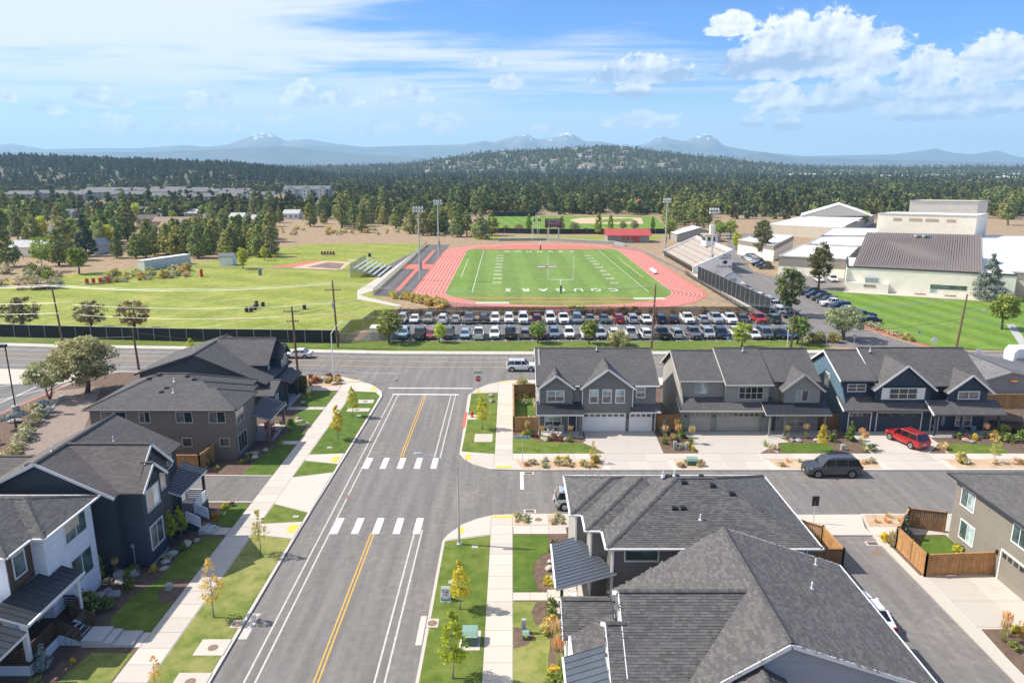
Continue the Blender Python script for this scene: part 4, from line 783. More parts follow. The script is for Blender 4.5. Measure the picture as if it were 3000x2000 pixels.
rf.finish(tiles=300, caps=[((6.24, 43.1, 5.62), (11.99, 48.85, 8.02)), ((20.4, 43.1, 5.62), (14.65, 48.85, 8.02)), ((11.99, 48.85, 8.02), (14.65, 48.85, 8.02)), ((5.1, 45.5, 5.62), (9.63, 50.03, 7.51)), ((4.25, 47.85, 5.62), (7.6, 51.2, 7.02)), ((20.4, 54.6, 5.62), (14.65, 48.85, 8.02)), ((4.25, 54.5, 5.62), (7.6, 51.2, 7.02)), ((7.6, 51.2, 7.02), (8.5, 51.2, 7.02))],
          gutters=[((6.24, 43.03, 5.62), (20.4, 43.03, 5.62), g), ((20.47, 43.0, 5.62), (20.47, 54.6, 5.62), g), ((4.25, 54.67, 5.62), (20.4, 54.67, 5.62), g), ((6.17, 43.0, 5.62), (6.17, 45.5, 5.62), g), ((5.1, 45.43, 5.62), (6.24, 45.43, 5.62), g), ((5.03, 45.4, 5.62), (5.03, 47.85, 5.62), g), ((4.25, 47.78, 5.62), (5.1, 47.78, 5.62), g), ((4.18, 47.75, 5.62), (4.18, 54.6, 5.62), g)])
for x, y in ((12.4, 48.4), (14.4, 48.1), (15.6, 47.4)): vent(h, x, y, 5.6 + m_ * (y - 43.1) + .05, 'box')
for x, y in ((11.3, 46.2), (11.9, 46.2)): vent(h, x, y, 5.6 + m_ * (y - 43.1) + .02, 'box')
for x in (11.5, 11.9, 12.2, 14.0): vent(h, x, 49.6, 7.75, 'box')
vent(h, 12.9, 45.3, 5.6 + m_ * 2.2); vent(h, 11.95, 49.5, 7.9); vent(h, 11.1, 49.4, 7.85)
window(h, FA, 7.55, 9.7, 4.5, 5.35, (1, 1), 'glass_green'); window(h, FA, 5.5 + 1.4, 7.9, 1.3, 2.4, (1, 1), 'glass_dark')
seamroof(h, (2.95, 48.7, 2.75), (2.95, 42.9, 2.75), (7.0, 43.4, 3.65), (4.9, 48.7, 3.4), 14, 'metal_roof_blue', 'trim_white'); MB().bar((2.88, 48.7, 2.75), (2.88, 42.9, 2.75), .13, .12).build('gutter', K['trim_white'], h)
for y in (43.4, 48.2): post(h, 3.35, y, .15, 2.7, 'trim_dark')
MB().box(3.0, 6.6, 43.0, 48.6, .12, .22).build('porch_floor', K['concrete'], h); downpipe(h, FA, 6.75, 3.6, 5.6); downpipe(h, FA, 19.6, 3, 5.6)
door(h, Face('-x', 5.5, 48.2), .5, 1.4, .22, 2.3, 'trim_dark')

# nearest right: long gable roof house
h = thing('house', 'large house with shingled saltbox roof, white board front and pale blue rear gable', 'house', (13, 36, .12))
MB().box(9.6, 20.2, 31.4, 40.7, .1, 5.4).build('wall', K['siding_palegrey'], h); MB().box(6.5, 9.6, 31.4, 40.7, .1, 3.4).build('wall', K['siding_palegrey'], h)
FB = Face('-y', 0, 30.15); zl = lambda x: 8.15 - .65 * (13.2 - x); zr_ = lambda x: 8.15 - .345 * (x - 13.2)
gb = gablewall(h, FB, 6.6, 20.2, 1, [(20.2, zr_(20.2) - .1), (13.2, 8.05), (7.2, zl(7.2) - .1), (6.6, 3.6)], .15, 'siding_blueB'); boards(gb, FB, [(6.6, 1), (20.2, 1), (20.2, zr_(20.2) - .1), (13.2, 8.0), (7.2, zl(7.2) - .1), (6.6, 3.6)], 'siding_blueB')
rf = Roof(h, 'shingle')
rf.plane((20.6, 29.8, zr_(20.6)), (20.6, 41.1, zr_(20.6)), (13.2, 41.1, 8.15), (13.2, 29.8, 8.15))
rf.plane((6.3, 41.1, zl(6.3)), (6.3, 29.8, zl(6.3)), (13.2, 29.8, 8.15), (13.2, 41.1, 8.15))
rf.plane((5.75, 30.2, 7.8 - .65 * 4.55), (12.7, 30.2, 7.8 - .65 * 4.55), (12.7, 34.75, 7.8), (5.75, 34.75, 7.8))
rf.plane((12.6, 39.0, 7.8 - .65 * 4.25), (5.75, 39.0, 7.8 - .65 * 4.25), (5.75, 34.75, 7.8), (12.6, 34.75, 7.8))
rf.plane((4.9, 30.25, 7.78 - .65 * 4.5), (5.8, 30.25, 7.78 - .65 * 4.5), (5.8, 33.3, 6.84), (4.9, 33.3, 6.84))
rf.plane((5.8, 36.2, 4.95), (4.9, 36.2, 4.95), (4.9, 33.3, 6.84), (5.8, 33.3, 6.84))
rf.plane((3.05, 37.7, 2.7), (6.1, 37.7, 2.7), (6.1, 39.9, 3.92), (3.05, 39.9, 3.92)); rf.plane((6.1, 42.0, 2.75), (3.05, 42.0, 2.75), (3.05, 39.9, 3.92), (6.1, 39.9, 3.92))
rf.plane((3.5, 39.0, 2.82), (3.5, 36.05, 2.82), (6.1, 36.05, 3.5), (6.1, 39.0, 3.5))
rf.plane((10.6, 30.1, 6.0), (10.6, 27.2, 6.0), (11.9, 27.2, 6.75), (11.9, 30.1, 6.75)); rf.plane((13.2, 27.2, 6.0), (13.2, 30.1, 6.0), (11.9, 30.1, 6.75), (11.9, 27.2, 6.75))
rf.finish(tiles=300, caps=[((13.2, 29.8, 8.17), (13.2, 41.1, 8.17)), ((5.75, 34.75, 7.82), (12.6, 34.75, 7.82)), ((4.9, 33.3, 6.86), (5.9, 33.3, 6.86)), ((3.05, 39.9, 3.94), (6.05, 39.9, 3.94)), ((11.9, 27.2, 6.77), (11.9, 30.1, 6.77))],
          fascias=[((13.2, 29.77, 8.15), (20.6, 29.77, zr_(20.6))), ((13.2, 29.77, 8.15), (6.3, 29.77, zl(6.3))), ((5.72, 34.75, 7.8), (5.72, 36.6, 6.6)), ((5.72, 34.75, 7.8), (5.72, 31, 5.36)), ((4.87, 33.3, 6.84), (4.87, 30.3, 4.9)), ((4.87, 33.3, 6.84), (4.87, 34.9, 5.8)), ((3.02, 39.9, 3.92), (3.02, 37.7, 2.7)), ((3.02, 39.9, 3.92), (3.02, 42, 2.75)), ((13.2, 41.13, 8.15), (20.6, 41.13, zr_(20.6)))],
          gutters=[((20.67, 29.8, zr_(20.6)), (20.67, 41.1, zr_(20.6)), 'trim_white'), ((3.43, 36.05, 2.82), (3.43, 38.0, 2.82), 'trim_white')])
FW = Face('-x', 6.05, 36.6); fw = gablewall(h, FW, 0, 6.4, 3.2, [(6.4, 4.4), (1.85, 7.65), (0, 6.4)], .2, 'siding_white'); battens(fw, FW, [(0, 3.2), (6.4, 3.2), (6.4, 4.4), (1.85, 7.6), (0, 6.4)], 'siding_white', .3)
FV = Face('-x', 5.2, 35.0); fv = gablewall(h, FV, 0, 4.8, .2, [(4.8, 4.8), (1.7, 6.7), (0, 5.6)], .6, 'siding_white'); battens(fv, FV, [(0, .2), (4.8, .2), (4.8, 4.8), (1.7, 6.65), (0, 5.6)], 'siding_white', .3)
FE = Face('-x', 3.3, 41.6); fe = gablewall(h, FE, 0, 3.6, .15, [(3.6, 2.7), (1.7, 3.75), (0, 2.75)], 3., 'siding_white'); MB().box(3.7, 6.2, 36.2, 38.2, .15, 2.8).build('wall', K['siding_white'], h)
MB().box(3.35, 3.75, 36.3, 37.7, .15, 2.75).build('porch_column', K['trim_white'], h)
seamroof(h, (2.95, 36.0, 2.7), (2.95, 29.6, 2.7), (5.25, 29.6, 3.5), (5.25, 36.0, 3.5), 12, 'metal_roof_blue', 'trim_white'); MB().bar((2.9, 36, 2.7), (2.9, 29.6, 2.7), .12, .12).build('gutter', K['trim_white'], h)
for y in (30.2, 35.6): post(h, 3.3, y, .15, 2.65, 'trim_white')
vent(h, 16.9, 36.4, zr_(16.9)); vent(h, 18.6, 39.9, zr_(18.6)); window(h, FV, 2.3, 3.6, 3.0, 4.2, (1, 1), 'glass_green')

# right edge: brown house with garage on the alley
h = thing('house', 'tan-brown house beside the alley with fenced corner lawn and white windows', 'house', (42, 48, .12))
wr = MB().box(36.25, 50, 38, 54.6, .1, 5.5).build('wall', K['siding_taupe'], h); FX = Face('-x', 36.25, 54.6); boards(wr, FX, rect(0, 16.6, .15, 5.5), 'siding_taupe')
rf = Roof(h, 'shingle', 'gutter_dark'); rf.hip(35.75, 51, 37.4, 55.1, 5.65, .417); rf.finish(caps=[((35.75, 55.1, 5.67), (43.37, 47.48, 8.84)), ((35.75, 37.4, 5.67), (43.37, 45.02, 8.84))], gutters=[((35.68, 37.4, 5.66), (35.68, 55.1, 5.66), 'trim_dark'), ((35.7, 55.17, 5.66), (51, 55.17, 5.66), 'trim_dark')])
window(h, FX, .9, 2.5, 3.6, 5.0, (2, 1), 'glass_green', glasses=['glass_green', 'glass_blind']); window(h, FX, 1.3, 3.0, .95, 2.4, (2, 1), 'glass_green', glasses=['glass_green', 'glass_blind'])
garage(h, FX, 6.3, 11.2, .14, 2.5, 'siding_taupe', 8); walllamp(h, FX, 5.8, 2.1); F.box  # lamp by the garage
window(h, FX, 7.0, 8.4, 3.7, 5.0, (2, 1), 'glass_green')

# left: white house with wooden porch rail
h = thing('house', 'white house with brown panel, dark metal porch roof and wooden slat railings', 'house', (-36, 43, .12), group='houses along the left sidewalk')
w1 = MB().box(-46, -30.2, 42.25, 47.6, .1, 6.95).build('wall', K['siding_white'], h); FW = Face('+x', -30.2, 0); boards(w1, FW, rect(42.25, 47.6, .3, 6.95), 'siding_white')
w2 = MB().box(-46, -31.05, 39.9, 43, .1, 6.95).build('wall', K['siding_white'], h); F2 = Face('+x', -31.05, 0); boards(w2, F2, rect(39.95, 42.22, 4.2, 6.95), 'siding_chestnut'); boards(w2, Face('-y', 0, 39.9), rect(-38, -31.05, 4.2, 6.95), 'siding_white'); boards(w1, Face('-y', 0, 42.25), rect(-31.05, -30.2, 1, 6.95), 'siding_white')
w3 = MB().box(-46, -31.1, 33, 40.5, .1, 3.95).build('wall', K['siding_white'], h); boards(w3, Face('+x', -31.1, 0), rect(33, 42.2, 1.0, 3.9), 'siding_white')
boards(w1, Face('+y', -30.2, 47.6), rect(0, 12, .3, 6.95), 'siding_white')
rf = Roof(h, 'shingle_brown'); rf.hip(-46.5, -29.8, 41.85, 48.03, 7.0, .417); rf.hip(-47, -30.65, 39.5, 48.0, 7.0, .417)
rf.finish(tiles=240, caps=[((-29.8, 41.85, 7.02), (-32.9, 44.94, 8.31)), ((-29.8, 48.03, 7.02), (-32.9, 44.94, 8.31)), ((-30.65, 39.5, 7.02), (-34.9, 43.75, 8.79)), ((-32.9, 44.94, 8.31), (-33.9, 44.94, 8.31))],
          gutters=[((-29.73, 41.8, 7.02), (-29.73, 48.1, 7.02), 'trim_white'), ((-29.8, 48.1, 7.02), (-46, 48.1, 7.02), 'trim_white'), ((-29.8, 41.78, 7.02), (-30.65, 41.78, 7.02), 'trim_white'), ((-30.58, 39.45, 7.02), (-30.58, 41.85, 7.02), 'trim_white'), ((-30.65, 39.43, 7.02), (-46, 39.43, 7.02), 'trim_white')])
window(h, FW, 44.4, 46.8, 5.15, 6.6, (2, 1), 'glass_green'); window(h, FW, 44.6, 46.9, 1.95, 3.7, (2, 1), 'glass_green', tw=.06); window(h, F2, 40.5, 41.5, 5.0, 6.4, (1, 1), 'glass_green'); window(h, Face('+x', -31.1, 0), 37.9, 38.8, 1.6, 3.1, (1, 1), 'glass_green'); vent(h, -36.5, 41.6, 7.85)
seamroof(h, (-28.75, 37.85, 3.55), (-28.75, 43.55, 3.55), (-30.75, 43.55, 4.25), (-31.1, 37.85, 4.3), 13, 'metal_roof', 'trim_white'); seamroof(h, (-28.75, 33, 3.2), (-28.75, 37.6, 3.2), (-31.2, 37.6, 4.0), (-31.2, 33, 4.0), 9, 'metal_roof', 'trim_white', .085)
MB().bar((-28.69, 37.8, 3.56), (-28.69, 43.6, 3.56), .12, .12).build('gutter', K['trim_white'], h)
for y in (38.0, 43.3): post(h, -29.15, y, .12, 3.5, 'trim_white', .26)
dk = MB().box(-31.1, -29.0, 37.7, 43.4, .85, 1.0).build('porch_deck', K['wood_dark'], h); MB().box(-31.05, -29.05, 37.75, 43.35, .1, .86).build('porch_skirt', K['siding_white'], h)
for i in range(14): MB().box(-31.1 + i * .15, -31.1 + i * .15 + .138, 37.7, 43.4, .995, 1.016).build('deck_board', K['wood_dark'], dk)
def slatrail(root, a, b, z0a, z0b, mat, n=5, hgt=.95, posts=True):
    a, b = Vector((*a, 0)), Vector((*b, 0)); r = thing_part(root, 'railing', a, b, z0a, z0b, hgt, mat, posts)
    for k in range(n):
        z = .1 + k * (hgt - .18) / (n - 1) + .04
        MB().bar(a + Vector((0, 0, z0a + z)), b + Vector((0, 0, z0b + z)), .035, .12).build('slat', K[mat], r)
def thing_part(root, name, a, b, z0a, z0b, hgt, mat, posts):
    mb = MB().bar(a + Vector((0, 0, z0a + hgt + .03)), b + Vector((0, 0, z0b + hgt + .03)), .1, .05)
    for p, z in ((a, z0a), (b, z0b)): mb.box(p.x - .05, p.x + .05, p.y - .05, p.y + .05, z, z + hgt + .04)
    return mb.build(name, K[mat], root)
slatrail(h, (-29.15, 38.2), (-29.1, 40.45), 1.0, 1.0, 'wood_dark'); slatrail(h, (-29.05, 40.5), (-27.6, 40.5), 1.0, .42, 'wood_dark'); slatrail(h, (-29.05, 42.15), (-27.6, 42.15), 1.0, .42, 'wood_dark'); slatrail(h, (-29.1, 42.2), (-29.15, 43.1), 1.0, 1.0, 'wood_dark'); slatrail(h, (-31, 37.75), (-29.3, 37.75), 1.0, 1.0, 'wood_dark'); slatrail(h, (-30.7, 43.3), (-29.3, 43.3), 1.0, 1.0, 'wood_dark')
for k in range(4): x = -29.0 + k * .36; MB().box(x, x + .4, 40.6, 42.05, .1, 1.0 - (k + 1) * .15).build('stair', K['trim_white'], h); MB().box(x + .03, x + .38, 40.66, 42.0, 1.0 - (k + 1) * .15, 1.012 - (k + 1) * .15).build('stair_tread', K['trim_dark'], h)
for k, (x0, x1) in enumerate(((-27.55, -26.2), (-26.2, -25.6), (-25.6, -24.3))): MB().box(x0, x1, 40.4, 41.9, .1, .62 - k * .155).build('entry_step', K['concrete_grey'], h)
MB().box(-24.3, -23.84, 40.4, 41.9, .1, .158).build('entry_step', K['concrete'], h); door(h, Face('+x', -31.05, 0), 40.7, 41.7, 1.02, 3.2, 'trim_dark')

# left: navy house, white-trimmed gables
h = thing('house', 'navy house with white-trimmed front gables and white porch railings', 'house', (-34, 54, .12), group='houses along the left sidewalk')
w1 = MB().box(-39.5, -29.4, 49.12, 59.1, .1, 6.5).build('wall', K['siding_navy'], h); FN = Face('-y', 0, 49.1)
gz = lambda x: 9.15 - .5 * abs(x + 34.5)
gn = gablewall(h, FN, -39.5, -29.4, 6.4, [(-29.4, gz(-29.4) - .1), (-34.5, 9.05), (-39.5, gz(-39.5) - .1)], .2, 'siding_navy'); boards(w1, FN, [(-39.5, .15), (-29.4, .15), (-29.4, 6.5), (-34.5, 9.0), (-39.5, 6.5)], 'siding_navy')
wb = MB().box(-30.5, -27.7, 49.87, 52.8, .1, 6.5).build('wall', K['siding_navy'], h); boards(wb, Face('-y', 0, 49.85), rect(-30.4, -27.7, .3, 6.5), 'siding_navy')
FG = Face('+x', -27.7, 0); pk = [(49.87, .3), (52.8, .3), (52.8, 6.6), (51.4, 7.85), (49.87, 6.5)]; gablewall(h, FG, 49.87, 52.8, 6.4, pk[2:], .2, 'siding_navy'); battens(wb, FG, pk, 'siding_navy', .4)
wc = MB().box(-31, -28.3, 49.9, 55.3, .1, 6.5).build('wall', K['siding_navy'], h); FC = Face('+x', -28.3, 0); pk = [(49.9, 6.4), (55.3, 6.4), (55.3, 6.5), (52.6, 8.9), (49.9, 6.5)]; gc = gablewall(h, FC, 49.9, 55.3, 6.3, pk[2:], .2, 'siding_navy'); boards(wc, FC, [(52.8, .3), (55.3, .3), (55.3, 6.5), (52.8, 8.7)], 'siding_navy')
FP = Face('+x', -29.4, 0); battens(w1, FP, rect(55.3, 59.1, 1, 6.5), 'siding_navy', .4)
rf = Roof(h, 'shingle_brown'); rf.gable(-39.95, -29.05, 48.7, 59.5, 'y', 9.2, 6.48, 6.48, c=-34.5)
rf.gable(-34.6, -27.95, 49.5, 55.65, 'x', 9.2, 6.5, 6.5, c=52.6)
rf.plane((-28.1, 49.48, 6.49), (-27.35, 49.48, 6.49), (-27.35, 51.45, 8.13), (-28.1, 51.45, 8.13)); rf.plane((-27.35, 53.4, 6.5), (-28.6, 53.4, 6.5), (-28.6, 51.45, 8.13), (-27.35, 51.45, 8.13))
rf.finish(caps=[((-34.5, 48.7, 9.22), (-34.5, 59.5, 9.22)), ((-34.4, 52.6, 9.22), (-27.95, 52.6, 9.22)), ((-28.3, 51.45, 8.15), (-27.35, 51.45, 8.15))], fascias=[((-34.5, 48.67, 9.2), (-29.05, 48.67, 6.48)), ((-34.5, 48.67, 9.2), (-39.95, 48.67, 6.48)), ((-27.92, 52.6, 9.2), (-27.92, 55.65, 6.5)), ((-27.92, 52.6, 9.2), (-27.92, 51.3, 8.05)), ((-27.32, 51.45, 8.13), (-27.32, 49.5, 6.5)), ((-27.32, 51.45, 8.13), (-27.32, 53.4, 6.5))], gutters=[((-30.6, 49.43, 6.5), (-27.35, 49.43, 6.5), 'gutter_dark'), ((-28.98, 55.7, 6.48), (-28.98, 59.5, 6.48), 'gutter_dark')])
rg = Roof(h, 'shingle_brown'); rg.gable(-48, -39.3, 54.6, 61.5, 'x', 5.9, 4.2, 4.2); rg.finish(caps=[((-48, 58.05, 5.92), (-39.4, 58.05, 5.92))]); MB().box(-47.6, -39.4, 55, 61, .1, 4.15).build('wall', K['siding_navy'], h)
vent(h, -32.6, 55.6, 8.2); vent(h, -36.0, 50.2, 8.4, 'box'); vent(h, -35.4, 52.2, 8.7)
window(h, FG, 50.5, 52.3, 4.5, 6.1, (2, 1), glasses=['glass_curtain', 'glass_blind']); window(h, FG, 50.45, 52.3, 1.35, 3.15, (2, 1), glasses=['glass_curtain', 'glass_green']); window(h, FC, 53.5, 54.6, 4.7, 6.0, (1, 1), 'glass_curtain'); window(h, FN, -37.9, -36.2, 5.0, 5.9, (2, 1), 'glass_curtain'); window(h, FP, 57.0, 58.2, 5.0, 6.1, (1, 1), 'glass_dark')
seamroof(h, (-27.25, 54.9, 3.75), (-27.25, 60.1, 3.75), (-29.5, 60.1, 4.5), (-28.35, 54.9, 4.15), 12, 'metal_roof', 'trim_white')
for y in (55.25, 59.75): post(h, -27.5, y, .12, 3.7, 'trim_dark')
dk = MB().box(-29.4, -27.3, 55.1, 59.9, .12, 1.0).build('porch_deck', K['siding_navy'], h); door(h, FP, 56.0, 57.0, 1.0, 3.1, 'trim_dark', 'siding_navy')
slatrail(h, (-27.35, 57.3), (-27.35, 59.6), 1.0, 1.0, 'trim_white'); slatrail(h, (-29.2, 59.8), (-27.5, 59.8), 1.0, 1.0, 'trim_white'); slatrail(h, (-27.3, 57.1), (-26.2, 57.1), 1.0, .45, 'trim_white'); slatrail(h, (-27.3, 55.5), (-26.2, 55.5), 1.0, .45, 'trim_white')
for k in range(3): x = -27.3 + k * .36; MB().box(x, x + .4, 55.6, 57.0, .1, .84 - k * .16).build('stair', K['siding_navy'], h)
for k, (x0, x1) in enumerate(((-26.2, -25.7), (-25.7, -25.2), (-25.2, -24.9))): MB().box(x0, x1, 55.0, 56.3, .1, .5 - k * .13).build('entry_step', K['concrete_grey'], h)
MB().box(-29.35, -27.62, 49.9, 52.78, .08, .22).build('foundation', K['concrete_grey'], h)
for u, z in ((-31.0, 2.2), (-29.9, 2.2)): FN.box(MB(), u - .12, u + .12, z + 3.3, z + 3.6, .02, .12).build('wall_vent', K['siding_navy'], h)
Face('-y', 0, 49.85).box(MB(), -28.9, -28.7, 1.9, 2.15, .02, .15).build('meter', K['plastic_grey'], h); Face('-y', 0, 49.85).box(MB(), -28.82, -28.76, .2, 1.9, .02, .06).build('conduit', K['plastic_grey'], h)

# left: brown hip-roofed house
h = thing('house', 'brown hip-roofed house with dark metal porch roof beside the alley', 'house', (-36, 76, .12), group='houses along the left sidewalk')
w1 = MB().box(-43.5, -28.72, 70.72, 76.3, .1, 5.75).build('wall', K['siding_brown'], h); FN = Face('-y', 0, 70.7); boards(w1, FN, rect(-43.5, -28.7, .2, 5.75), 'siding_brown'); FX = Face('+x', -28.7, 0); boards(w1, FX, rect(70.7, 76.3, .2, 5.75), 'siding_brown')
for x, y1 in ((-29.4, 78.6), (-30.2, 81.0)): wb = MB().box(-43.4, x, 71, y1, .1, 5.74).build('wall', K['siding_brown'], h); boards(wb, Face('+x', x, 0), rect(76.0, y1, .2, 5.7), 'siding_brown')
rf = Roof(h, 'shingle', 'gutter_dark'); rf.hip(-44, -29.8, 70.38, 81.4, 5.8, .417); rf.hip(-40, -29.0, 70.365, 79.0, 5.8, .417); rf.hip(-38, -28.3, 70.35, 76.7, 5.8, .417)
rf.finish(caps=[((-28.3, 70.35, 5.82), (-31.47, 73.52, 7.14)), ((-28.3, 76.7, 5.82), (-31.47, 73.52, 7.14)), ((-29.0, 79, 5.82), (-33.3, 74.68, 7.62)), ((-29.8, 81.4, 5.82), (-35.3, 75.89, 8.12)), ((-35.3, 75.89, 8.12), (-38.5, 75.89, 8.12)), ((-44, 70.38, 5.82), (-38.5, 75.89, 8.12))], gutters=[((-44, 70.3, 5.82), (-28.3, 70.3, 5.82), 'trim_taupe'), ((-28.23, 70.3, 5.82), (-28.23, 76.7, 5.82), 'trim_dark'), ((-28.93, 76.7, 5.82), (-28.93, 79, 5.82), 'trim_dark'), ((-29.73, 79, 5.82), (-29.73, 81.4, 5.82), 'trim_dark')])
for x, y in ((-39.2, 75.0), (-38.3, 75.6), (-35.2, 75.4), (-34.3, 74.9)): vent(h, x, y, 5.8 + .417 * (y - 70.38) + .03, 'box')
for x, y in ((-36.3, 74.6), (-35.7, 72.9)): vent(h, x, y, 5.8 + .417 * (y - 70.38))
for x, y in ((-36.7, 73.6), (-37.0, 73.0)): vent(h, x, y, 5.8 + .417 * (y - 70.38) - .02, 'box')
for a, b in ((-42.3, -39.8), (-38.4, -37.35), (-34.6, -33.0), (-31.2, -29.6)): window(h, FN, a, b, 4.35, 5.45, (2, 1), trim='trim_grey', tw=.07, glasses=['glass_curtain', 'glass_dark'])
for a, b in ((-34.2, -33.3), (-30.3, -29.4)): window(h, FN, a, b, 1.75, 2.6, (1, 1), trim='trim_grey', tw=.07, glasses=['glass_dark'])
window(h, FX, 71.2, 73.4, 3.9, 5.4, (2, 1), 'glass_curtain', 'trim_grey', .07); window(h, FX, 71.3, 73.6, .75, 2.6, (3, 1), 'glass_dark', 'trim_grey', .07)
seamroof(h, (-26.7, 75.7, 2.85), (-26.7, 81.6, 2.85), (-29.4, 81.6, 3.7), (-28.9, 75.7, 3.5), 13, 'metal_roof', 'trim_grey')
for y in (76.0, 81.2): post(h, -27.05, y, .12, 2.8, 'trim_taupe', .24)
MB().box(-30, -26.8, 76.3, 81.4, .12, .24).build('porch_floor', K['concrete'], h); door(h, Face('+x', -29.4, 0), 77.0, 77.9, .24, 2.3, 'trim_dark', 'trim_taupe'); FN.box(MB(), -34.7, -34.4, .6, .85, .02, .15).build('meter', K['plastic_grey'], h)

# left: dark navy house at the corner
h = thing('house', 'dark navy house on the street corner, long gable roof with side dormer', 'house', (-38, 92, .12), group='houses along the left sidewalk')
FN = Face('-y', 0, 86.7); o5 = [(-46.4, .2), (-31.2, .2), (-31.2, 3.9), (-39.4, 7.4), (-46.4, 5.0)]; w1 = gablewall(h, FN, -46.4, -31.2, .2, o5[2:], 10.0, 'siding_darknavy'); boards(w1, FN, o5, 'siding_darknavy')
wd = MB().box(-38, -31.9, 90.3, 97.6, 2.5, 5.2).build('wall', K['siding_darknavy'], h); boards(wd, Face('-y', 0, 90.3), rect(-36, -31.9, 3, 5.2), 'siding_darknavy'); FX = Face('+x', -31.9, 0); gablewall(h, FX, 90.3, 97.6, 2.5, [(97.6, 5.2), (94, 7.6), (90.3, 5.2)], .2, 'siding_darknavy'); battens(wd, FX, [(90.3, 3), (97.6, 3), (97.6, 5.2), (94, 7.5), (90.3, 5.2)], 'siding_darknavy', .4)
F3 = Face('+x', -31.0, 0); w3 = gablewall(h, F3, 93.3, 96.6, 2.5, [(96.6, 5.3), (95, 6.55), (93.3, 5.3)], .9, 'siding_darknavy'); battens(w3, F3, [(93.3, 3), (96.6, 3), (96.6, 5.3), (95, 6.5), (93.3, 5.3)], 'siding_darknavy', .4)
F4 = Face('+x', -29.7, 0); w4 = gablewall(h, F4, 85.2, 90.8, .2, [(90.8, 2.6), (88.1, 3.6), (85.2, 2.6)], 2., 'siding_darknavy'); battens(w4, F4, [(85.2, .2), (90.8, .2), (90.8, 2.6), (88.1, 3.55), (85.2, 2.6)], 'siding_darknavy', .4)
MB().box(-33, -30.4, 90.5, 97, .1, 2.9).build('wall', K['siding_darknavy'], h)
rf = Roof(h, 'shingle', 'gutter_dark'); rf.plane((-46.9, 97.4, 5.0), (-46.9, 86.3, 5.0), (-39.4, 86.3, 7.5), (-39.4, 97.4, 7.5)); rf.plane((-30.6, 86.3, 3.65), (-30.6, 97.4, 3.65), (-39.4, 97.4, 7.5), (-39.4, 86.3, 7.5))
rf.gable(-39.3, -31.5, 89.9, 98.0, 'x', 7.8, 5.1, 5.1, c=94); rf.gable(-33, -30.6, 93.0, 96.9, 'x', 6.75, 5.2, 5.2, c=95); rf.gable(-32, -29.3, 84.85, 91, 'x', 3.75, 2.6, 2.7, c=88.1)
rf.finish(caps=[((-39.4, 86.3, 7.52), (-39.4, 97.4, 7.52)), ((-39.2, 94, 7.82), (-31.5, 94, 7.82)), ((-32, 95, 6.77), (-30.6, 95, 6.77)), ((-31.5, 88.1, 3.77), (-29.3, 88.1, 3.77))], fascias=[((-39.4, 86.27, 7.5), (-46.9, 86.27, 5.0)), ((-39.4, 86.27, 7.5), (-30.6, 86.27, 3.65)), ((-31.47, 94, 7.8), (-31.47, 89.9, 5.1)), ((-30.57, 95, 6.75), (-30.57, 93, 5.2)), ((-30.57, 95, 6.75), (-30.57, 96.9, 5.2)), ((-29.27, 88.1, 3.75), (-29.27, 91, 2.7))])
vent(h, -41.0, 90.5, 6.9); vent(h, -43.6, 88.5, 6.0); window(h, F3, 93.9, 96.0, 3.9, 5.2, (2, 2), 'glass_dark'); window(h, FX, 91.0, 91.6, 3.6, 5.0, (1, 1), 'glass_blind'); window(h, F4, 86.6, 87.6, .9, 2.1, (1, 1), 'glass_blind')
seamroof(h, (-28.75, 89.9, 2.7), (-28.75, 95.2, 2.7), (-31.4, 95.2, 3.6), (-30.8, 89.9, 3.45), 12, 'metal_roof', 'gutter_dark')
for y in (88.5, 92.8): post(h, -28.85, y, .12, 2.7, 'trim_dark', .26)
MB().box(-30.5, -28.4, 88.2, 93.2, .12, .3).build('porch_floor', K['concrete'], h)

# far right: small grey bungalow behind the navy house
h = thing('house', 'low grey bungalow with pale trim behind the board fence', 'house', (66, 95, .12)); FN = Face('-y', 0, 90)
o5 = [(60.2, .1), (74, .1), (74, 2.4), (64.4, 4.3), (60.2, 2.9)]; w1 = gablewall(h, FN, 60.2, 74, .1, o5[2:], 10, 'siding_palegrey'); boards(w1, FN, o5, 'siding_palegrey')
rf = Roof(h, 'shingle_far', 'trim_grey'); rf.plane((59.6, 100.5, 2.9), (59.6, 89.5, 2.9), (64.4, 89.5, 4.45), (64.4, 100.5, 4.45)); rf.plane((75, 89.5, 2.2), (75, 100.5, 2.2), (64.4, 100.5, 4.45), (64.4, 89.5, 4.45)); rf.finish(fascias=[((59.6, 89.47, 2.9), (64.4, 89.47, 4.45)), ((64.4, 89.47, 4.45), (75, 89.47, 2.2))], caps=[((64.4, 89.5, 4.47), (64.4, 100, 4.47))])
MB().lathe([(.5, 0), (.5, .04), (.1, .045)], 16, (64.6, 89.5, 3.2)).build('gable_ornament', K['orange'], h).rotation_euler = (0, 0, 0)

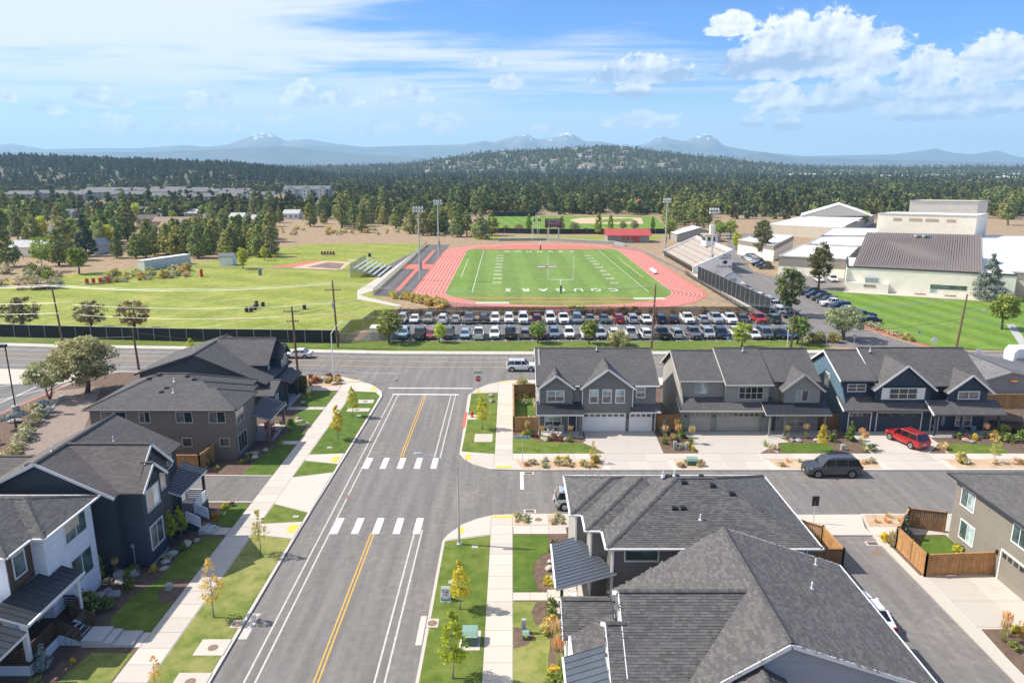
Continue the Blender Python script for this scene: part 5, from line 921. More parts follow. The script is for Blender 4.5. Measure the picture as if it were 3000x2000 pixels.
# board fences
BRD = MB().hexa([(0, -.011, 0), (.135, -.011, 0), (.135, .011, 0), (0, .011, 0)], [(0.004, -.011, 1.72), (.131, -.011, 1.72), (.131, .011, 1.72), (.004, .011, 1.72)]).mesh('board')
def fence(pts, label, z=.12, hgt=1.8, shade=()):
    f = thing('board_fence', label, 'fence', (*pts[0], z), group='cedar board fences'); o = Vector((*pts[0], z))
    for i, (a, b) in enumerate(zip(pts, pts[1:])):
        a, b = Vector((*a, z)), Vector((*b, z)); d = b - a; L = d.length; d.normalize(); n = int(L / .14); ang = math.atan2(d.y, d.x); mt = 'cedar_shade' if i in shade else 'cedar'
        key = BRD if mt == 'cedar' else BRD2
        for k in range(n): q = obj('board', key, None, f); q.location = a + d * (k * L / n) - o + Vector((0, 0, .06 + random.uniform(-.006, .006))); q.rotation_euler = (0, 0, ang)
        m = max(1, round(L / 2.4))
        for k in range(m + 1):
            p = a + d * (L * k / m); MB().box(p.x - .06, p.x + .06, p.y - .06, p.y + .06, z - .1, z + hgt + .06).box(p.x - .08, p.x + .08, p.y - .08, p.y + .08, z + hgt + .06, z + hgt + .1).build('post', K[mt], f)
        for zz, hh, w in ((hgt + .01, .05, .13), (hgt - .12, .09, .06), (.14, .09, .06)): MB().bar(a + Vector((0, 0, zz)), b + Vector((0, 0, zz)), w, hh).build('rail', K[mt], f)
    return f
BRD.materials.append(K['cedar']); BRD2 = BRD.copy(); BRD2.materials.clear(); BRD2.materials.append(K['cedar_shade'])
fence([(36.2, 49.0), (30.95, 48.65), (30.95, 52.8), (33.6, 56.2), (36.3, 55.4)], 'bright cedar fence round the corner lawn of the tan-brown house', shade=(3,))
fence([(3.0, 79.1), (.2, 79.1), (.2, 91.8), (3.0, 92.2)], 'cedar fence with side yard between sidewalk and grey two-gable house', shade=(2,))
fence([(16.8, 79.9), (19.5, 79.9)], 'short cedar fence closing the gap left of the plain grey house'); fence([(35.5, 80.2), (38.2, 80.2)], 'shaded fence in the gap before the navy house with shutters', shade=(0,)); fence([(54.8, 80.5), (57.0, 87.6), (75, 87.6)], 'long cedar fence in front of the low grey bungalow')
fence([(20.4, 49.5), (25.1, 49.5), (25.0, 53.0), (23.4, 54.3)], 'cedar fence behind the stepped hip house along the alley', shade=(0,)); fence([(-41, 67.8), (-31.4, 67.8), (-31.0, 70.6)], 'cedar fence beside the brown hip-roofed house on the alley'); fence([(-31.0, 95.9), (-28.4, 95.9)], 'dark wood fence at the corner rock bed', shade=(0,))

# == plants
def rndunit():
    while True:
        v = Vector((random.uniform(-1, 1), random.uniform(-1, 1), random.uniform(-1, 1)))
        if .05 < v.length < 1: return v.normalized()
def leafy(clumps, per, size, flatten=.6, out=.7, aspect=1.6):
    V, Fc = [], []
    for c, r in clumps:
        c = Vector(c)
        for _ in range(per):
            d = rndunit(); p = c + Vector((d.x, d.y, d.z * flatten)) * r * (random.random() ** .45)
            n = (d * out + rndunit() * (1 - out)).normalized(); t = n.cross(rndunit()).normalized(); b = n.cross(t); s = size * random.uniform(.6, 1.35); k = len(V)
            V += [tuple(p + t * s * aspect * .5), tuple(p + b * s * .5 + n * s * .12), tuple(p - t * s * aspect * .5), tuple(p - b * s * .5 + n * s * .1)]; Fc.append((k, k + 1, k + 2, k + 3))
    me = bpy.data.meshes.new('crown'); me.from_pydata(V, [], Fc); me.update(); return me
def crown_round(n, rx, rz, zc, cr, hollow=.35, top=1.):
    out = []
    for _ in range(n):
        d = rndunit(); k = hollow + (1 - hollow) * random.random() ** .5; w = 1 - max(0, d.z) * (1 - top)
        out.append(((d.x * rx * k * w, d.y * rx * k * w, zc + d.z * rz * k), cr * random.uniform(.7, 1.25)))
    return out
def crown_cone(n, r0, z0, z1, cr, power=.8, belly=.18):
    out = []
    for _ in range(n):
        t = random.random() ** 1.25; z = z0 + (z1 - z0) * t; a = random.uniform(0, 6.283)
        prof = min(1, t / belly * .5 + .5) * (1 - t) ** power; rr = r0 * prof * (.45 + .6 * random.random() ** .5); out.append(((math.cos(a) * rr, math.sin(a) * rr, z), cr * (.45 + .75 * (1 - t)) * random.uniform(.8, 1.2)))
    return out
def trunkmesh(h, r, limbs=4, spread=1., base=.35, lean=0., multi=1):
    mb = MB()
    for m in range(multi):
        a0 = m * 2.4 + .3; ox = math.cos(a0) * lean * (multi > 1); oy = math.sin(a0) * lean * (multi > 1)
        pts = [(ox * t * h * .5 + random.uniform(-.03, .03) * h * (t > 0), oy * t * h * .5 + random.uniform(-.03, .03) * h * (t > 0), t * h) for t in (0, .25, .5, .75, 1)]
        mb.tube(pts, [r * 1.25, r * .9, r * .7, r * .45, r * .15], 7)
        for i in range(limbs):
            t = base + (1 - base) * i / max(1, limbs) * .8; a = i * 2.4 + random.random(); z = t * h; L = spread * (1.1 - t)
            k = t * 4; j = min(3, int(k)); p = Vector(pts[j]).lerp(Vector(pts[j + 1]), k - j)
            mb.tube([p, p + Vector((math.cos(a) * L * .5, math.sin(a) * L * .5, L * .4)), p + Vector((math.cos(a) * L, math.sin(a) * L, L * .75))], [r * .42, r * .28, r * .08], 5)
    return mb
def treekind(name, leaf, bark, clumps, per, size, trunk, flatten=.6, out=.7):
    o = thing(name, 'x', 'tree'); me = leafy(clumps, per, size, flatten, out); me.materials.append(K[leaf]); tm = trunk.mesh('trunk', smooth=True)
    obj('trunk', tm, K[bark], o); obj('crown', me, None, o); remember(o); return o
random.seed(11)
STREET = [treekind('street_tree', 'leaf_street', 'bark_pale', crown_cone(60, .78, 1.25, 4.0, .3, .55), 42, .085, trunkmesh(3.6, .05, 14, .75)) for _ in range(3)]
STREETA = [treekind('street_tree', 'leaf_autumn', 'bark_pale', crown_cone(44, .74, 1.2, 4.0, .3, .55), 22, .08, trunkmesh(3.7, .045, 16, .75)) for _ in range(3)]
JUN = [treekind('juniper_tree', 'leaf_juniper', 'bark', crown_cone(95, 2.6, 1.0, 8.2, 1.0, .62, .22), 24, .36, trunkmesh(6, .22, 8, 2)) for _ in range(5)]
PINE = [treekind('pine_tree', 'leaf_pine', 'bark', crown_cone(75, 2.6, 3.0, 11.5, 1.05, .5, .3), 26, .4, trunkmesh(10.5, .28, 12, 2.4)) for _ in range(3)]
BIGPINE = [treekind('pine_tree', 'far_jun', 'bark', crown_round(85, 2.5, 4.6, 6.9, 1.0, .35, .65), 44, .3, trunkmesh(10, .26, 12, 2.2)) for _ in range(3)]
DEC = [treekind('broadleaf_tree', 'leaf_decid', 'bark', crown_round(75, 2.3, 2.5, 4.4, .85), 30, .3, trunkmesh(5.5, .2, 9, 2)) for _ in range(4)]
LIME = [treekind('broadleaf_tree', 'leaf_lime', 'bark', crown_round(70, 1.8, 2.9, 4.5, .8), 28, .3, trunkmesh(5.5, .17, 9, 1.8)) for _ in range(2)]
PLUM = [treekind('plum_tree', 'leaf_plum', 'bark', crown_round(110, 2.6, 2.2, 2.7, .55), 30, .15, trunkmesh(4.4, .14, 14, 2.4, .1, .3, 2)) for _ in range(3)]
POPLAR = [treekind('columnar_tree', 'leaf_decid', 'bark', crown_cone(80, 1.5, .9, 8.0, .7, .5, .25), 30, .28, trunkmesh(6.5, .13, 6, .8)) for _ in range(2)]
SPRUCE = treekind('blue_spruce', 'leaf_spruce', 'bark', crown_cone(150, 4.2, .8, 11.8, 1.0, .95, .1), 40, .3, trunkmesh(11, .25, 10, 2.5)); FIRDARK = treekind('spruce_tree', 'leaf_fir', 'bark', crown_cone(120, 3.4, .8, 13, .9, .95, .1), 34, .36, trunkmesh(12, .25, 10, 2.5))
WILLOW = treekind('broadleaf_tree', 'leaf_willow', 'bark', crown_round(120, 2.5, 2.8, 4.2, .8, .3), 60, .2, trunkmesh(5, .2, 10, 2)); SMALLM = treekind('broadleaf_tree', 'leaf_willow', 'bark', crown_round(70, 2.1, 1.5, 3.2, .55, .4), 44, .18, trunkmesh(3.2, .09, 8, 1.8, .3, .35, 2))
BIRCH = treekind('birch_tree', 'leaf_lime', 'bark_white', crown_round(80, 2.4, 3.6, 6.0, .8), 26, .28, trunkmesh(8, .12, 6, 1.6, .4, .12, 3)); MAPLE = treekind('broadleaf_tree', 'leaf_willow', 'bark', crown_round(80, 3.4, 1.9, 3.9, .75, .3), 46, .26, trunkmesh(4.5, .17, 10, 3.0, .25, .3, 2))
POM = treekind('cloud_pruned_juniper', 'leaf_spruce', 'bark', [((-.45, 0, .95), .5), ((.35, .1, 1.0), .5), ((0, -.2, 1.05), .5), ((0, .2, .95), .5), ((.75, 0, .9), .35), ((-.8, 0, .9), .35)], 170, .1, trunkmesh(1.0, .09, 4, .5), .35)
# shrubs and tufts: one mesh each
def shrub(name, leaf, clumps, per, size, cat='shrub', flatten=.7):
    me = leafy(clumps, per, size, flatten); me.name = name; me.materials.append(K[leaf]); o = obj(name, me, None, label='x', cat=cat); return o
def ball(n, r, rz, cr): return crown_round(n, r, rz, rz * .9, cr, .3)
def tuftmesh(n, h, spread, w, plume=0, pl='leaf_feather'):
    mb = MB()
    for i in range(n):
        a = random.uniform(0, 6.283); s = spread * random.random() ** .6; hh = h * random.uniform(.6, 1.1); bx, by = math.cos(a) * s * .25, math.sin(a) * s * .25
        t = Vector((-math.sin(a), math.cos(a), 0)) * w; p0 = Vector((bx, by, 0)); p1 = p0 + Vector((math.cos(a) * s * .45, math.sin(a) * s * .45, hh * .65)); p2 = p0 + Vector((math.cos(a) * s, math.sin(a) * s, hh))
        mb.poly([p0 - t, p0 + t, p1 + t * .8, p1 - t * .8]); mb.poly([p1 - t * .8, p1 + t * .8, p2])
    return mb
def tuft(name, leaf, n, h, spread, w, plume=None):
    if plume is None: return tuftmesh(n, h, spread, w).build(name, K[leaf], label='x', cat='grass tuft')
    o = thing(name, 'x', 'ornamental grass'); tuftmesh(n, h * .6, spread, w).build('blades', K[leaf], o)
    mb = MB()
    for i in range(plume):
        a = random.uniform(0, 6.283); s = spread * .75 * random.random(); b = Vector((math.cos(a) * s, math.sin(a) * s, h * random.uniform(.72, .85))); e = b + Vector((math.cos(a) * .05, math.sin(a) * .05, h * random.uniform(.28, .4)))
        mb.tube([b, b.lerp(e, .5), e], [.02, .03, .005], 4)
    mb.build('plumes', K['leaf_feather'], o); remember(o); return o
SH = {'green': [shrub('shrub', 'leaf_shrub', ball(14, .38, .38, .22), 26, .1) for _ in range(2)], 'gold': [shrub('golden_shrub', 'leaf_gold', ball(12, .32, .3, .2), 26, .09)], 'red': [shrub('red_shrub', 'leaf_red', ball(12, .4, .4, .22), 24, .1)], 'sage': [shrub('sage_shrub', 'leaf_sage', ball(14, .4, .32, .2), 24, .09) for _ in range(2)], 'rabbit': [shrub('rabbitbrush', 'leaf_rabbit', ball(16, .5, .42, .25), 24, .12) for _ in range(2)], 'dry': [shrub('dry_shrub', 'leaf_dryscrub', ball(12, .42, .3, .22), 20, .1) for _ in range(2)],
      'mum': [shrub('chrysanthemum_pot', 'leaf_mum', ball(12, .34, .26, .16), 40, .07, 'potted flower')], 'upright': [shrub('upright_evergreen', 'leaf_shrub', crown_cone(40, .42, .1, 1.9, .2, .5), 26, .11, 'evergreen')], 'blue': [shrub('blue_evergreen', 'leaf_spruce', crown_cone(46, .55, .1, 2.0, .22, .6), 28, .1, 'evergreen')], 'big': [shrub('large_shrub', 'leaf_willow', ball(40, 1.5, 1.1, .5), 60, .16)],
      'tuft': [tuft('grass_tuft', 'leaf_blade', 60, .55, .45, .012) for _ in range(2)], 'paletuft': [tuft('grass_tuft', 'leaf_feather', 70, .5, .4, .012)], 'feather': [tuft('feather_grass', 'leaf_blade', 70, 1.5, .4, .012, 46) for _ in range(2)]}
def put(kind, x, y, label, s=1., z=.13, group=None, rz=None):
    src = random.choice(SH[kind]); return place(src, label, (x, y, z), random.uniform(0, 6.28) if rz is None else rz, s, group)
def tree(kinds, x, y, label, s=1., z=0., group=None, sq=1.):
    src = random.choice(kinds) if isinstance(kinds, list) else kinds
    return place(src, label, (x, y, z), random.uniform(0, 6.28), (s * sq, s * sq, s), group)
G1 = 'young street trees in the lawn strips'
tree(STREET, -19.56, 84.4, 'slim yellow-green street tree beside the long manhole pad', .95, .14, G1); tree(STREET, -19.6, 76.7, 'slim yellow-green street tree in the green strip before the brown house', 1., .14, G1)
tree(STREETA, -19.95, 51.9, 'sparse golden sapling in the dry strip by the curb ramp', .95, .14, G1); tree(STREETA, -20.35, 43.6, 'sparse golden sapling beside the kerb-notch manhole', 1.1, .14, G1); tree(STREETA, -20.9, 36.6, 'golden sapling top beside the lowest square pad', .55, .14, G1)
tree(STREET, -3.48, 80, 'pale trunked street tree behind the red hydrant', 1.02, .14, G1); tree(STREET, -3.63, 44.5, 'leafy street tree between folding sign and light pole', .92, .14, G1); tree(STREET, -3.56, 37.5, 'leafy street tree beside the green transformer box', 1.12, .14, G1)
tree(STREETA, 8.4, 70.0, 'thin leafless-looking sapling in the gravel strip by the driveway', .6, .13); tree(STREETA, 18.2, 97, 'golden tree in the gap behind the plain grey house fence', 1.35, .13); tree(STREETA, 50.1, 70.1, 'thin sapling in the gravel strip before the corner lawn', .75, .13); tree(STREET, 33.4, 73.2, 'small lime sapling at the lawn edge of the plain grey house', .75, .14)
tree(WILLOW, -57.8, 94.2, 'large pale green tree on the mulched island by the road', 1.12, .13, None, 1.32); tree(SMALLM, -61, 91.1, 'small leaning two-stemmed tree by the red painted kerb', 1.1, .13, None, 1.15); tree(STREET, -47.5, 108 - 4.4, 'golden young tree at the road edge beside the corner house', 1.35, 0)
for x, y in ((-58.6, 86.0), (-58.5, 80.6)): place(POM, 'flat-topped clipped juniper on the mulched island', (x, y, .13), random.random() * 6, 1.5 if y < 83 else 1.25, 'clipped junipers on the mulched island', 'shrub')
place(POM, 'low dark green clipped juniper under the leaning tree', (-57.3, 84.3, .0), 1, 1.0, 'clipped junipers on the mulched island', 'shrub')
for k in range(13): t = k / 12; put('sage', -51.8 - 7.5 * t + random.uniform(-.5, .5), 69.5 + 17 * t, 'pale sage shrub along the stone edge of the gravel yard', random.uniform(1.4, 2.6), group='sage along the gravel edge')
for x, y, k in ((-63.0 + 1, 79.2, 'dry'), (-59.8, 77.6, 'dry'), (-58.4, 75.6, 'green'), (-57.2, 75.2, 'dry')): put(k, x, y, 'low mound shrub in the open mulch of the island', 1.4, group='mound shrubs on the island')
# rocks
def rockmesh(seed):
    random.seed(seed); bm = bmesh.new(); bmesh.ops.create_icosphere(bm, subdivisions=2, radius=.5)
    off = [(rndunit(), random.uniform(.28, .46)) for _ in range(9)]
    for v in bm.verts:
        for n, d in off:
            k = v.co.dot(n) - d
            if k > 0: v.co -= n * k
        v.co.z = v.co.z * .7 + .16; v.co += rndunit() * .015
    me = bpy.data.meshes.new('boulder'); bm.to_mesh(me); bm.free(); me.materials.append(K['rock'] if seed % 3 else K['rock_tan']); return me
RK = [rockmesh(i) for i in range(6)]; random.seed(5)
def rock(x, y, s, label, z=.12): o = obj('boulder', random.choice(RK), None, label=label, cat='boulder', group='landscape boulders', loc=(x, y, z)); o.rotation_euler = (0, 0, random.uniform(0, 6)); o.scale = (s * random.uniform(.9, 1.5), s, s * random.uniform(.7, 1)); return o
for x, y, s, l in ((-2.8, 92.4, .8, 'dark boulder on the lawn beside the stop sign'), (-2.7, 90.2, .9, 'grey boulder on the lawn below the dark one')): rock(x, y, s, l)
for x, y in ((-27.0, 51.6), (-26.9, 50.5), (-26.5, 53.2), (-26.6, 49.7), (-25.9, 53.9)): rock(x, y, random.uniform(.6, 1.1), 'boulder along the foot of the navy board-and-batten gable')
for x, y in ((-29.4, 48.6), (-28.9, 47.9), (-28.6, 48.8), (-29.2, 46.6), (-28.5, 46.1), (-29.6, 46.0)): rock(x, y, random.uniform(.6, 1.2), 'boulder in the bed between white house and navy house')
for x, y in ((-27.4, 72.4), (-27.2, 71.4), (-27.7, 70.6), (-26.7, 73.3)): rock(x, y, random.uniform(.6, 1.), 'boulder under the corner windows of the brown house')
for x, y in ((-25.6, 82.2), (-26.0, 83.4), (-27.2, 89.4)): rock(x, y, random.uniform(.7, 1.1), 'boulder beside the small porch lawns')
for x, y in ((-28.7, 98.7), (-27.2, 99.9), (-26.4, 99.0), (-26.2, 100.2), (-25.0, 98.0), (-28.2, 100.3)): rock(x, y, random.uniform(.7, 1.3), 'boulder in the sandy corner rock bed')
for x, y in ((1.3, 96.2), (2.0, 95.0), (1.6, 94.2), (3.6, 76.6), (6.1, 76.4), (18.1, 75.0), (31.4, 76.3), (32.1, 76.2), (34.2, 76.2), (50.8, 76.2), (51.4, 75.9), (2.9, 49.6), (3.0, 48.4), (2.95, 50.6)): rock(x, y, random.uniform(.5, .95), 'grey boulder in a planted bed before a house')
for x, y in ((-60.4, 103), (-59.6, 82.4), (-61.9, 79.8), (-60.8, 83.9)): rock(x, y, random.uniform(.9, 1.5), 'dark boulder on the mulched island')
# beds
G2 = 'plants in the gravel strip by the side street'
for i in range(26): put(random.choice(['sage', 'sage', 'tuft', 'rabbit', 'dry']), random.uniform(.9, 9.0), random.uniform(68.9, 70.5), 'low dry plant in the gravel strip before the grey two-gable house', random.uniform(.55, 1.0), group=G2)
for x in (17.2, 17.6, 18.0, 19.0, 19.5, 19.7, 18.9, 17.3): put('dry', x, random.uniform(68.9, 70.4), 'dry plant around the low green utility box', random.uniform(.6, 1.), group=G2)
for i in range(14): put(random.choice(['sage', 'tuft', 'dry', 'paletuft']), random.uniform(27.3, 37.6), random.uniform(69.0, 70.6), 'dry tuft in the gravel strip behind the parked dark SUV', random.uniform(.6, 1.05), group=G2)
for i in range(7): put(random.choice(['dry', 'paletuft', 'rabbit']), random.choice((46.3, 46.8, 47.2, 50, 51, 51.8, 52.6)), random.uniform(69.2, 70.6), 'straw-coloured shrub in the gravel strip before the fenced side', random.uniform(1., 1.5), group=G2)
for x0 in (.35, 3.4):
    for i in range(8): put('sage', x0 + random.uniform(0, 1.0), random.uniform(56.9, 58.4), 'small sage plant in the little square gravel bed', random.uniform(.45, .75), group='sage in the square gravel beds')
for i in range(6): put('paletuft', random.uniform(31.3, 35), random.uniform(57, 58.3), 'straw tuft in the gravel bed at the alley mouth', random.uniform(.7, 1.2), group='tufts at the alley mouth')
G3 = 'planting in the beds before the houses'
for k, x, y, s, l in (('feather', 1.7, 77.9, 1., 'feather grass by the cedar fence behind the street name sign'), ('gold', 1.2, 77.6, 1., 'yellow-green plant at the cedar fence corner'), ('green', 2.1, 77.8, 1.1, 'bright green clump next to the feather grass by the fence'), ('red', 2.7, 77.3, .8, 'pinkish shrub beside the porch post'), ('feather', 3.4, 76.8, .9, 'feather grass at the porch post with the rocking chairs'), ('feather', 6.6, 77.0, .9, 'feather grass before the blue front door'), ('red', 4.8, 76.5, .9, 'dark red shrub before the rocking chairs'), ('red', 5.4, 76.4, .8, 'rust shrub before the rocking chairs'), ('green', 4.2, 76.3, .7, 'small green shrub in the curved bed'), ('green', 6.3, 76.1, .8, 'small yellow-green shrub at the bed end'), ('blue', 17.6, 78.3, 1.0, 'blue-grey upright evergreen before the short cedar fence'), ('upright', 19.3, 77.2, 1., 'dark narrow evergreen beside the grey garage'), ('feather', 18.9, 78.3, 1.1, 'feather grass against the short cedar fence'), ('feather', 17.2, 76.6, 1., 'feather grass at the white garage driveway edge'), ('feather', 18.6, 76.4, 1.1, 'feather grass in the middle of the dividing bed'), ('feather', 19.9, 75.4, 1.2, 'tall feather grass at the grey driveway edge'), ('feather', 17.6, 74.4, .9, 'feather grass next to the utility pedestals'), ('gold', 19.3, 74.6, 1., 'golden shrub behind the utility pedestals'), ('red', 18, 76.0, .9, 'dark red shrub in the dividing bed'), ('gold', 19.7, 73.5, .9, 'low golden shrub at the lower bed corner'), ('green', 17.0, 75.4, .9, 'green shrub at the upper bed edge'),
                     ('feather', 31.1, 77.0, .9, 'feather grass between the porch posts of the plain grey house'), ('feather', 33.2, 77.0, 1., 'feather grass before the porch window of the plain grey house'), ('feather', 35.3, 77.2, .9, 'feather grass at the right porch post of the plain grey house'), ('dry', 36.5, 77.6, 1.6, 'big straw grass clump in the gap between two houses'), ('gold', 34.4, 76.5, .9, 'lime clump beside the lawn stones'), ('green', 35.8, 76.0, 1.2, 'round green shrub by the dividing bed'), ('upright', 38.0, 76.4, 1.15, 'narrow dark evergreen at the navy garage corner'), ('feather', 38.6, 75.2, 1.1, 'feather grass at the navy house driveway'), ('feather', 38.2, 73.6, 1.2, 'feather grass at the driveway near the sidewalk'), ('green', 38.9, 73.2, 1.1, 'green mound at the foot of the driveway grass'), ('tuft', 37.9, 73.0, 1.2, 'grassy clump near the utility pedestal'), ('tuft', 27.9, 74.6, 1.4, 'pale tufts at the lawn tip of the plain grey house'), ('dry', 28.3, 73.8, 1., 'dry tuft at the lawn tip by the driveway'),
                     ('green', 50.5, 76.9, 1., 'potted green plant before the navy porch'), ('red', 51.2, 76.8, .9, 'dark red shrub before the navy porch window'), ('gold', 52.0, 76.6, 1.1, 'yellow-green shrub before the patio chairs'), ('feather', 53.6, 77.2, 1., 'feather grass at the right of the navy porch'), ('rabbit', 54.3, 76.6, 1.3, 'straw shrub at the navy porch corner'), ('green', 55.4, 77.3, 1.6, 'big leafy shrub at the navy house corner'), ('rabbit', 56.2, 78.0, 1.5, 'olive shrub by the trailer'), ('green', 57.0, 76.0, 1.9, 'round green bush at the driveway edge'), ('green', 55.3, 75.8, 1.4, 'bushy shrub behind the corner lawn'), ('dry', 46.9, 73.9, 1.3, 'dry shrub at the driveway of the navy house'), ('tuft', 47.5, 74.9, 1.1, 'pale tuft by the driveway of the navy house'), ('tuft', 58.2, 75.2, 1., 'grey tuft right of the round bush')): put(k, x, y, l, s, group=G3)
for i in range(12): put(random.choice(['rabbit', 'sage', 'red', 'green', 'red']), random.uniform(-29.6, -24.4), random.uniform(97.3, 101.0), 'shrub in the sandy rock bed at the street corner', random.uniform(.8, 1.3), group='shrubs in the corner rock bed')
for i in range(12): put(random.choice(['rabbit', 'dry', 'sage']), random.uniform(.5, 2.7), random.uniform(89, 98.5), 'dry shrub in the gravel behind the side yard fence', random.uniform(.7, 1.2), group='shrubs behind the side yard')
for k, x, y, s, l in (('upright', -31.3, 69.4, .95, 'cone-shaped evergreen beside the alley fence'), ('gold', -29.9, 68.3, .7, 'small golden shrub by the alley'), ('gold', -28.1, 69.9, .7, 'golden shrub below the brown house corner'), ('green', -27.4, 70.2, .9, 'green shrub near the brown house corner'), ('dry', -28.0, 71.8, .9, 'dry grass clump under the brown house window'), ('red', -27.2, 76.8, 1.6, 'dark red maple shrub at the brown house porch'), ('feather', -26.6, 79.0, .8, 'feather grass before the brown house porch'), ('tuft', -25.8, 79.8, 1.2, 'grassy clump by the small porch lawn'), ('green', -26.3, 81.4, 1., 'green shrub beside the small porch lawn'), ('gold', -25.6, 75.4, .7, 'small golden shrub at the front walk'), ('feather', -26.6, 90.6, .9, 'feather grass at the corner house porch'), ('green', -27.4, 90.0, 1., 'green shrub at the corner house porch'), ('upright', -28.6, 94.6, 1.2, 'dark upright evergreen by the dark wood fence'), ('feather', -27.2, 93.6, 1.0, 'feather grass near the corner house'), ('tuft', -24.3, 81.4, .7, 'small tuft by the utility pedestal'),
                     ('mum', -25.9, 57.6, 1.2, 'round orange chrysanthemum by the white stair rail'), ('mum', -26.0, 56.3, 1.1, 'round orange chrysanthemum next to the entry steps'), ('gold', -26.0, 59.9, .8, 'yellow shrub by the alley lawn'), ('red', -25.4, 60.3, .6, 'small dark shrub at the alley kerb'), ('green', -26.4, 52.6, .8, 'green shrub among the boulders of the navy house'), ('sage', -26.9, 51.0, 1.0, 'silvery agave-like shrub under the navy gable'), ('gold', -27.3, 49.4, .8, 'yellow shrub at the navy house corner'), ('feather', -29.8, 48.9, .8, 'straw grass tuft by the gas meter of the navy house'), ('green', -28.6, 49.0, 1.1, 'leafy shrub with yellow leaves before the navy wall'), ('upright', -27.9, 47.0, .85, 'dark bushy evergreen in the shared bed'), ('upright', -30.9, 48.3, 1.2, 'tall narrow shrub in the gap behind the white house'), ('dry', -29.6, 47.6, .9, 'dry clump in the wood-chip bed'), ('green', -29.3, 44.0, 2.0, 'large shrub beside the white porch post'), ('green', -28.2, 44.5, 1.2, 'low shrub below the porch of the white house'), ('blue', -28.6, 38.3, .9, 'bushy evergreen before the white porch skirt'), ('green', -28.0, 36.6, 1., 'low shrub below the porch steps'), ('gold', -27.2, 38.9, .5, 'tiny yellow plant in the shaded bed'),
                     ('gold', 2.6, 47.6, 1., 'yellow shrub at the front walk of the stepped hip house'), ('rabbit', 3.1, 47.2, .8, 'orange-yellow plant beside the yellow shrub'), ('green', 3.4, 52.2, 1.3, 'leafy shrub at the corner of the metal porch'), ('green', 2.6, 43.7, 1.0, 'round clipped shrub by the front walk'), ('gold', 2.9, 43.2, .7, 'small yellow plant by the front walk'), ('rabbit', 2.6, 42.6, 1., 'golden shrub beside the front walk bend'), ('rabbit', 2.3, 41.9, 1., 'golden mound in the curved mulch bed'), ('green', 2.7, 44.9, .9, 'green tuft at the walk corner'), ('feather', 2.75, 40.1, 1.25, 'tall feather grass at the mulch bed end'), ('feather', 2.95, 38.4, 1.3, 'tall feather grass before the white front column'), ('gold', 2.65, 37.5, 1.3, 'bright yellow shrub by the metal porch roof'), ('green', 2.5, 36.6, 1.5, 'bright green bush at the porch of the large house'), ('green', 3.0, 36.9, 1.3, 'dark green bush beside the bright one'), ('tuft', 2.9, 41.3, 1.1, 'grassy clump near the golden mound'),
                     ('blue', 32.3, 54.3, 1.05, 'blue-grey evergreen inside the fenced corner lawn'), ('gold', 35.4, 51.9, 1.1, 'yellow-green shrub on the fenced lawn'), ('green', 35.9, 52.6, .7, 'small shrub against the tan-brown wall'), ('gold', 30.7, 54.0, 1.2, 'yellow flowering clump outside the cedar fence'), ('feather', 30.65, 53.0, .8, 'tall grass at the cedar fence corner'), ('feather', 32.3, 41.6, 1.0, 'feather grass in the bed by the wide driveway'), ('feather', 31.8, 41.0, .9, 'feather grass at the bed edge of the wide driveway'), ('gold', 33.2, 41.9, 1., 'golden shrub in the bed by the wide driveway'), ('rabbit', 33.8, 41.4, 1.2, 'straw shrub in the bed by the wide driveway'), ('green', 32.0, 40.2, .8, 'small green tuft in the bed by the wide driveway'), ('green', 32.8, 39.6, .7, 'low green plant in the bed by the wide driveway'), ('feather', 34.4, 41.2, 1.1, 'feather grass at the picture-side end of the driveway bed'), ('feather', 23.9, 38.3, .8, 'straw grass at the alley edge behind the white gutter'), ('dry', 24.2, 51.2, 1.9, 'bare brown shrub leaning over the cedar fence')): put(k, x, y, l, s, group=G3)
for i, (x, y) in enumerate(((-28.7, 53.6), (-28.3, 54.4))): tree(STREET, x + .9, y, 'thin young aspen clump before the navy porch', .72, .13, 'aspens before the navy porch')

# == vehicles
def paint(col):
    n = 'paint_%d_%d_%d' % tuple(int(c * 99) for c in col)
    return MATS[n] if n in MATS else M(n, col, .28, .04, .5, metal=.25 if max(col) < .7 else 0., coat=.8)
COLS = {'white': (.78, .78, .77), 'silver': (.46, .48, .5), 'grey': (.15, .155, .165), 'dark grey': (.075, .077, .082), 'black': (.016, .017, .019), 'red': (.42, .02, .022), 'maroon': (.16, .018, .022), 'blue': (.04, .14, .36), 'light blue': (.33, .46, .6), 'navy': (.02, .03, .06), 'tan': (.3, .26, .2), 'brown': (.075, .055, .045), 'green': (.06, .085, .075), 'blue-grey': (.2, .26, .33)}
def loft(sections):
    mb = MB(); rings = []
    for x, half in sections:
        pts = [(x, y, z) for y, z in half] + [(x, -y, z) for y, z in reversed(half)]; k = len(mb.v); mb.v += pts; rings.append((k, len(pts)))
    for (a, n), (b, _) in zip(rings, rings[1:]):
        for j in range(n): f = (a + j, b + j, b + (j + 1) % n, a + (j + 1) % n); mb.f.append(f); mb.uv.append([(0, 0)] * 4)
    for (a, n), r in ((rings[0], 1), (rings[-1], -1)): mb.f.append(tuple(a + j for j in range(n))[::r]); mb.uv.append([(0, 0)] * n)
    return mb
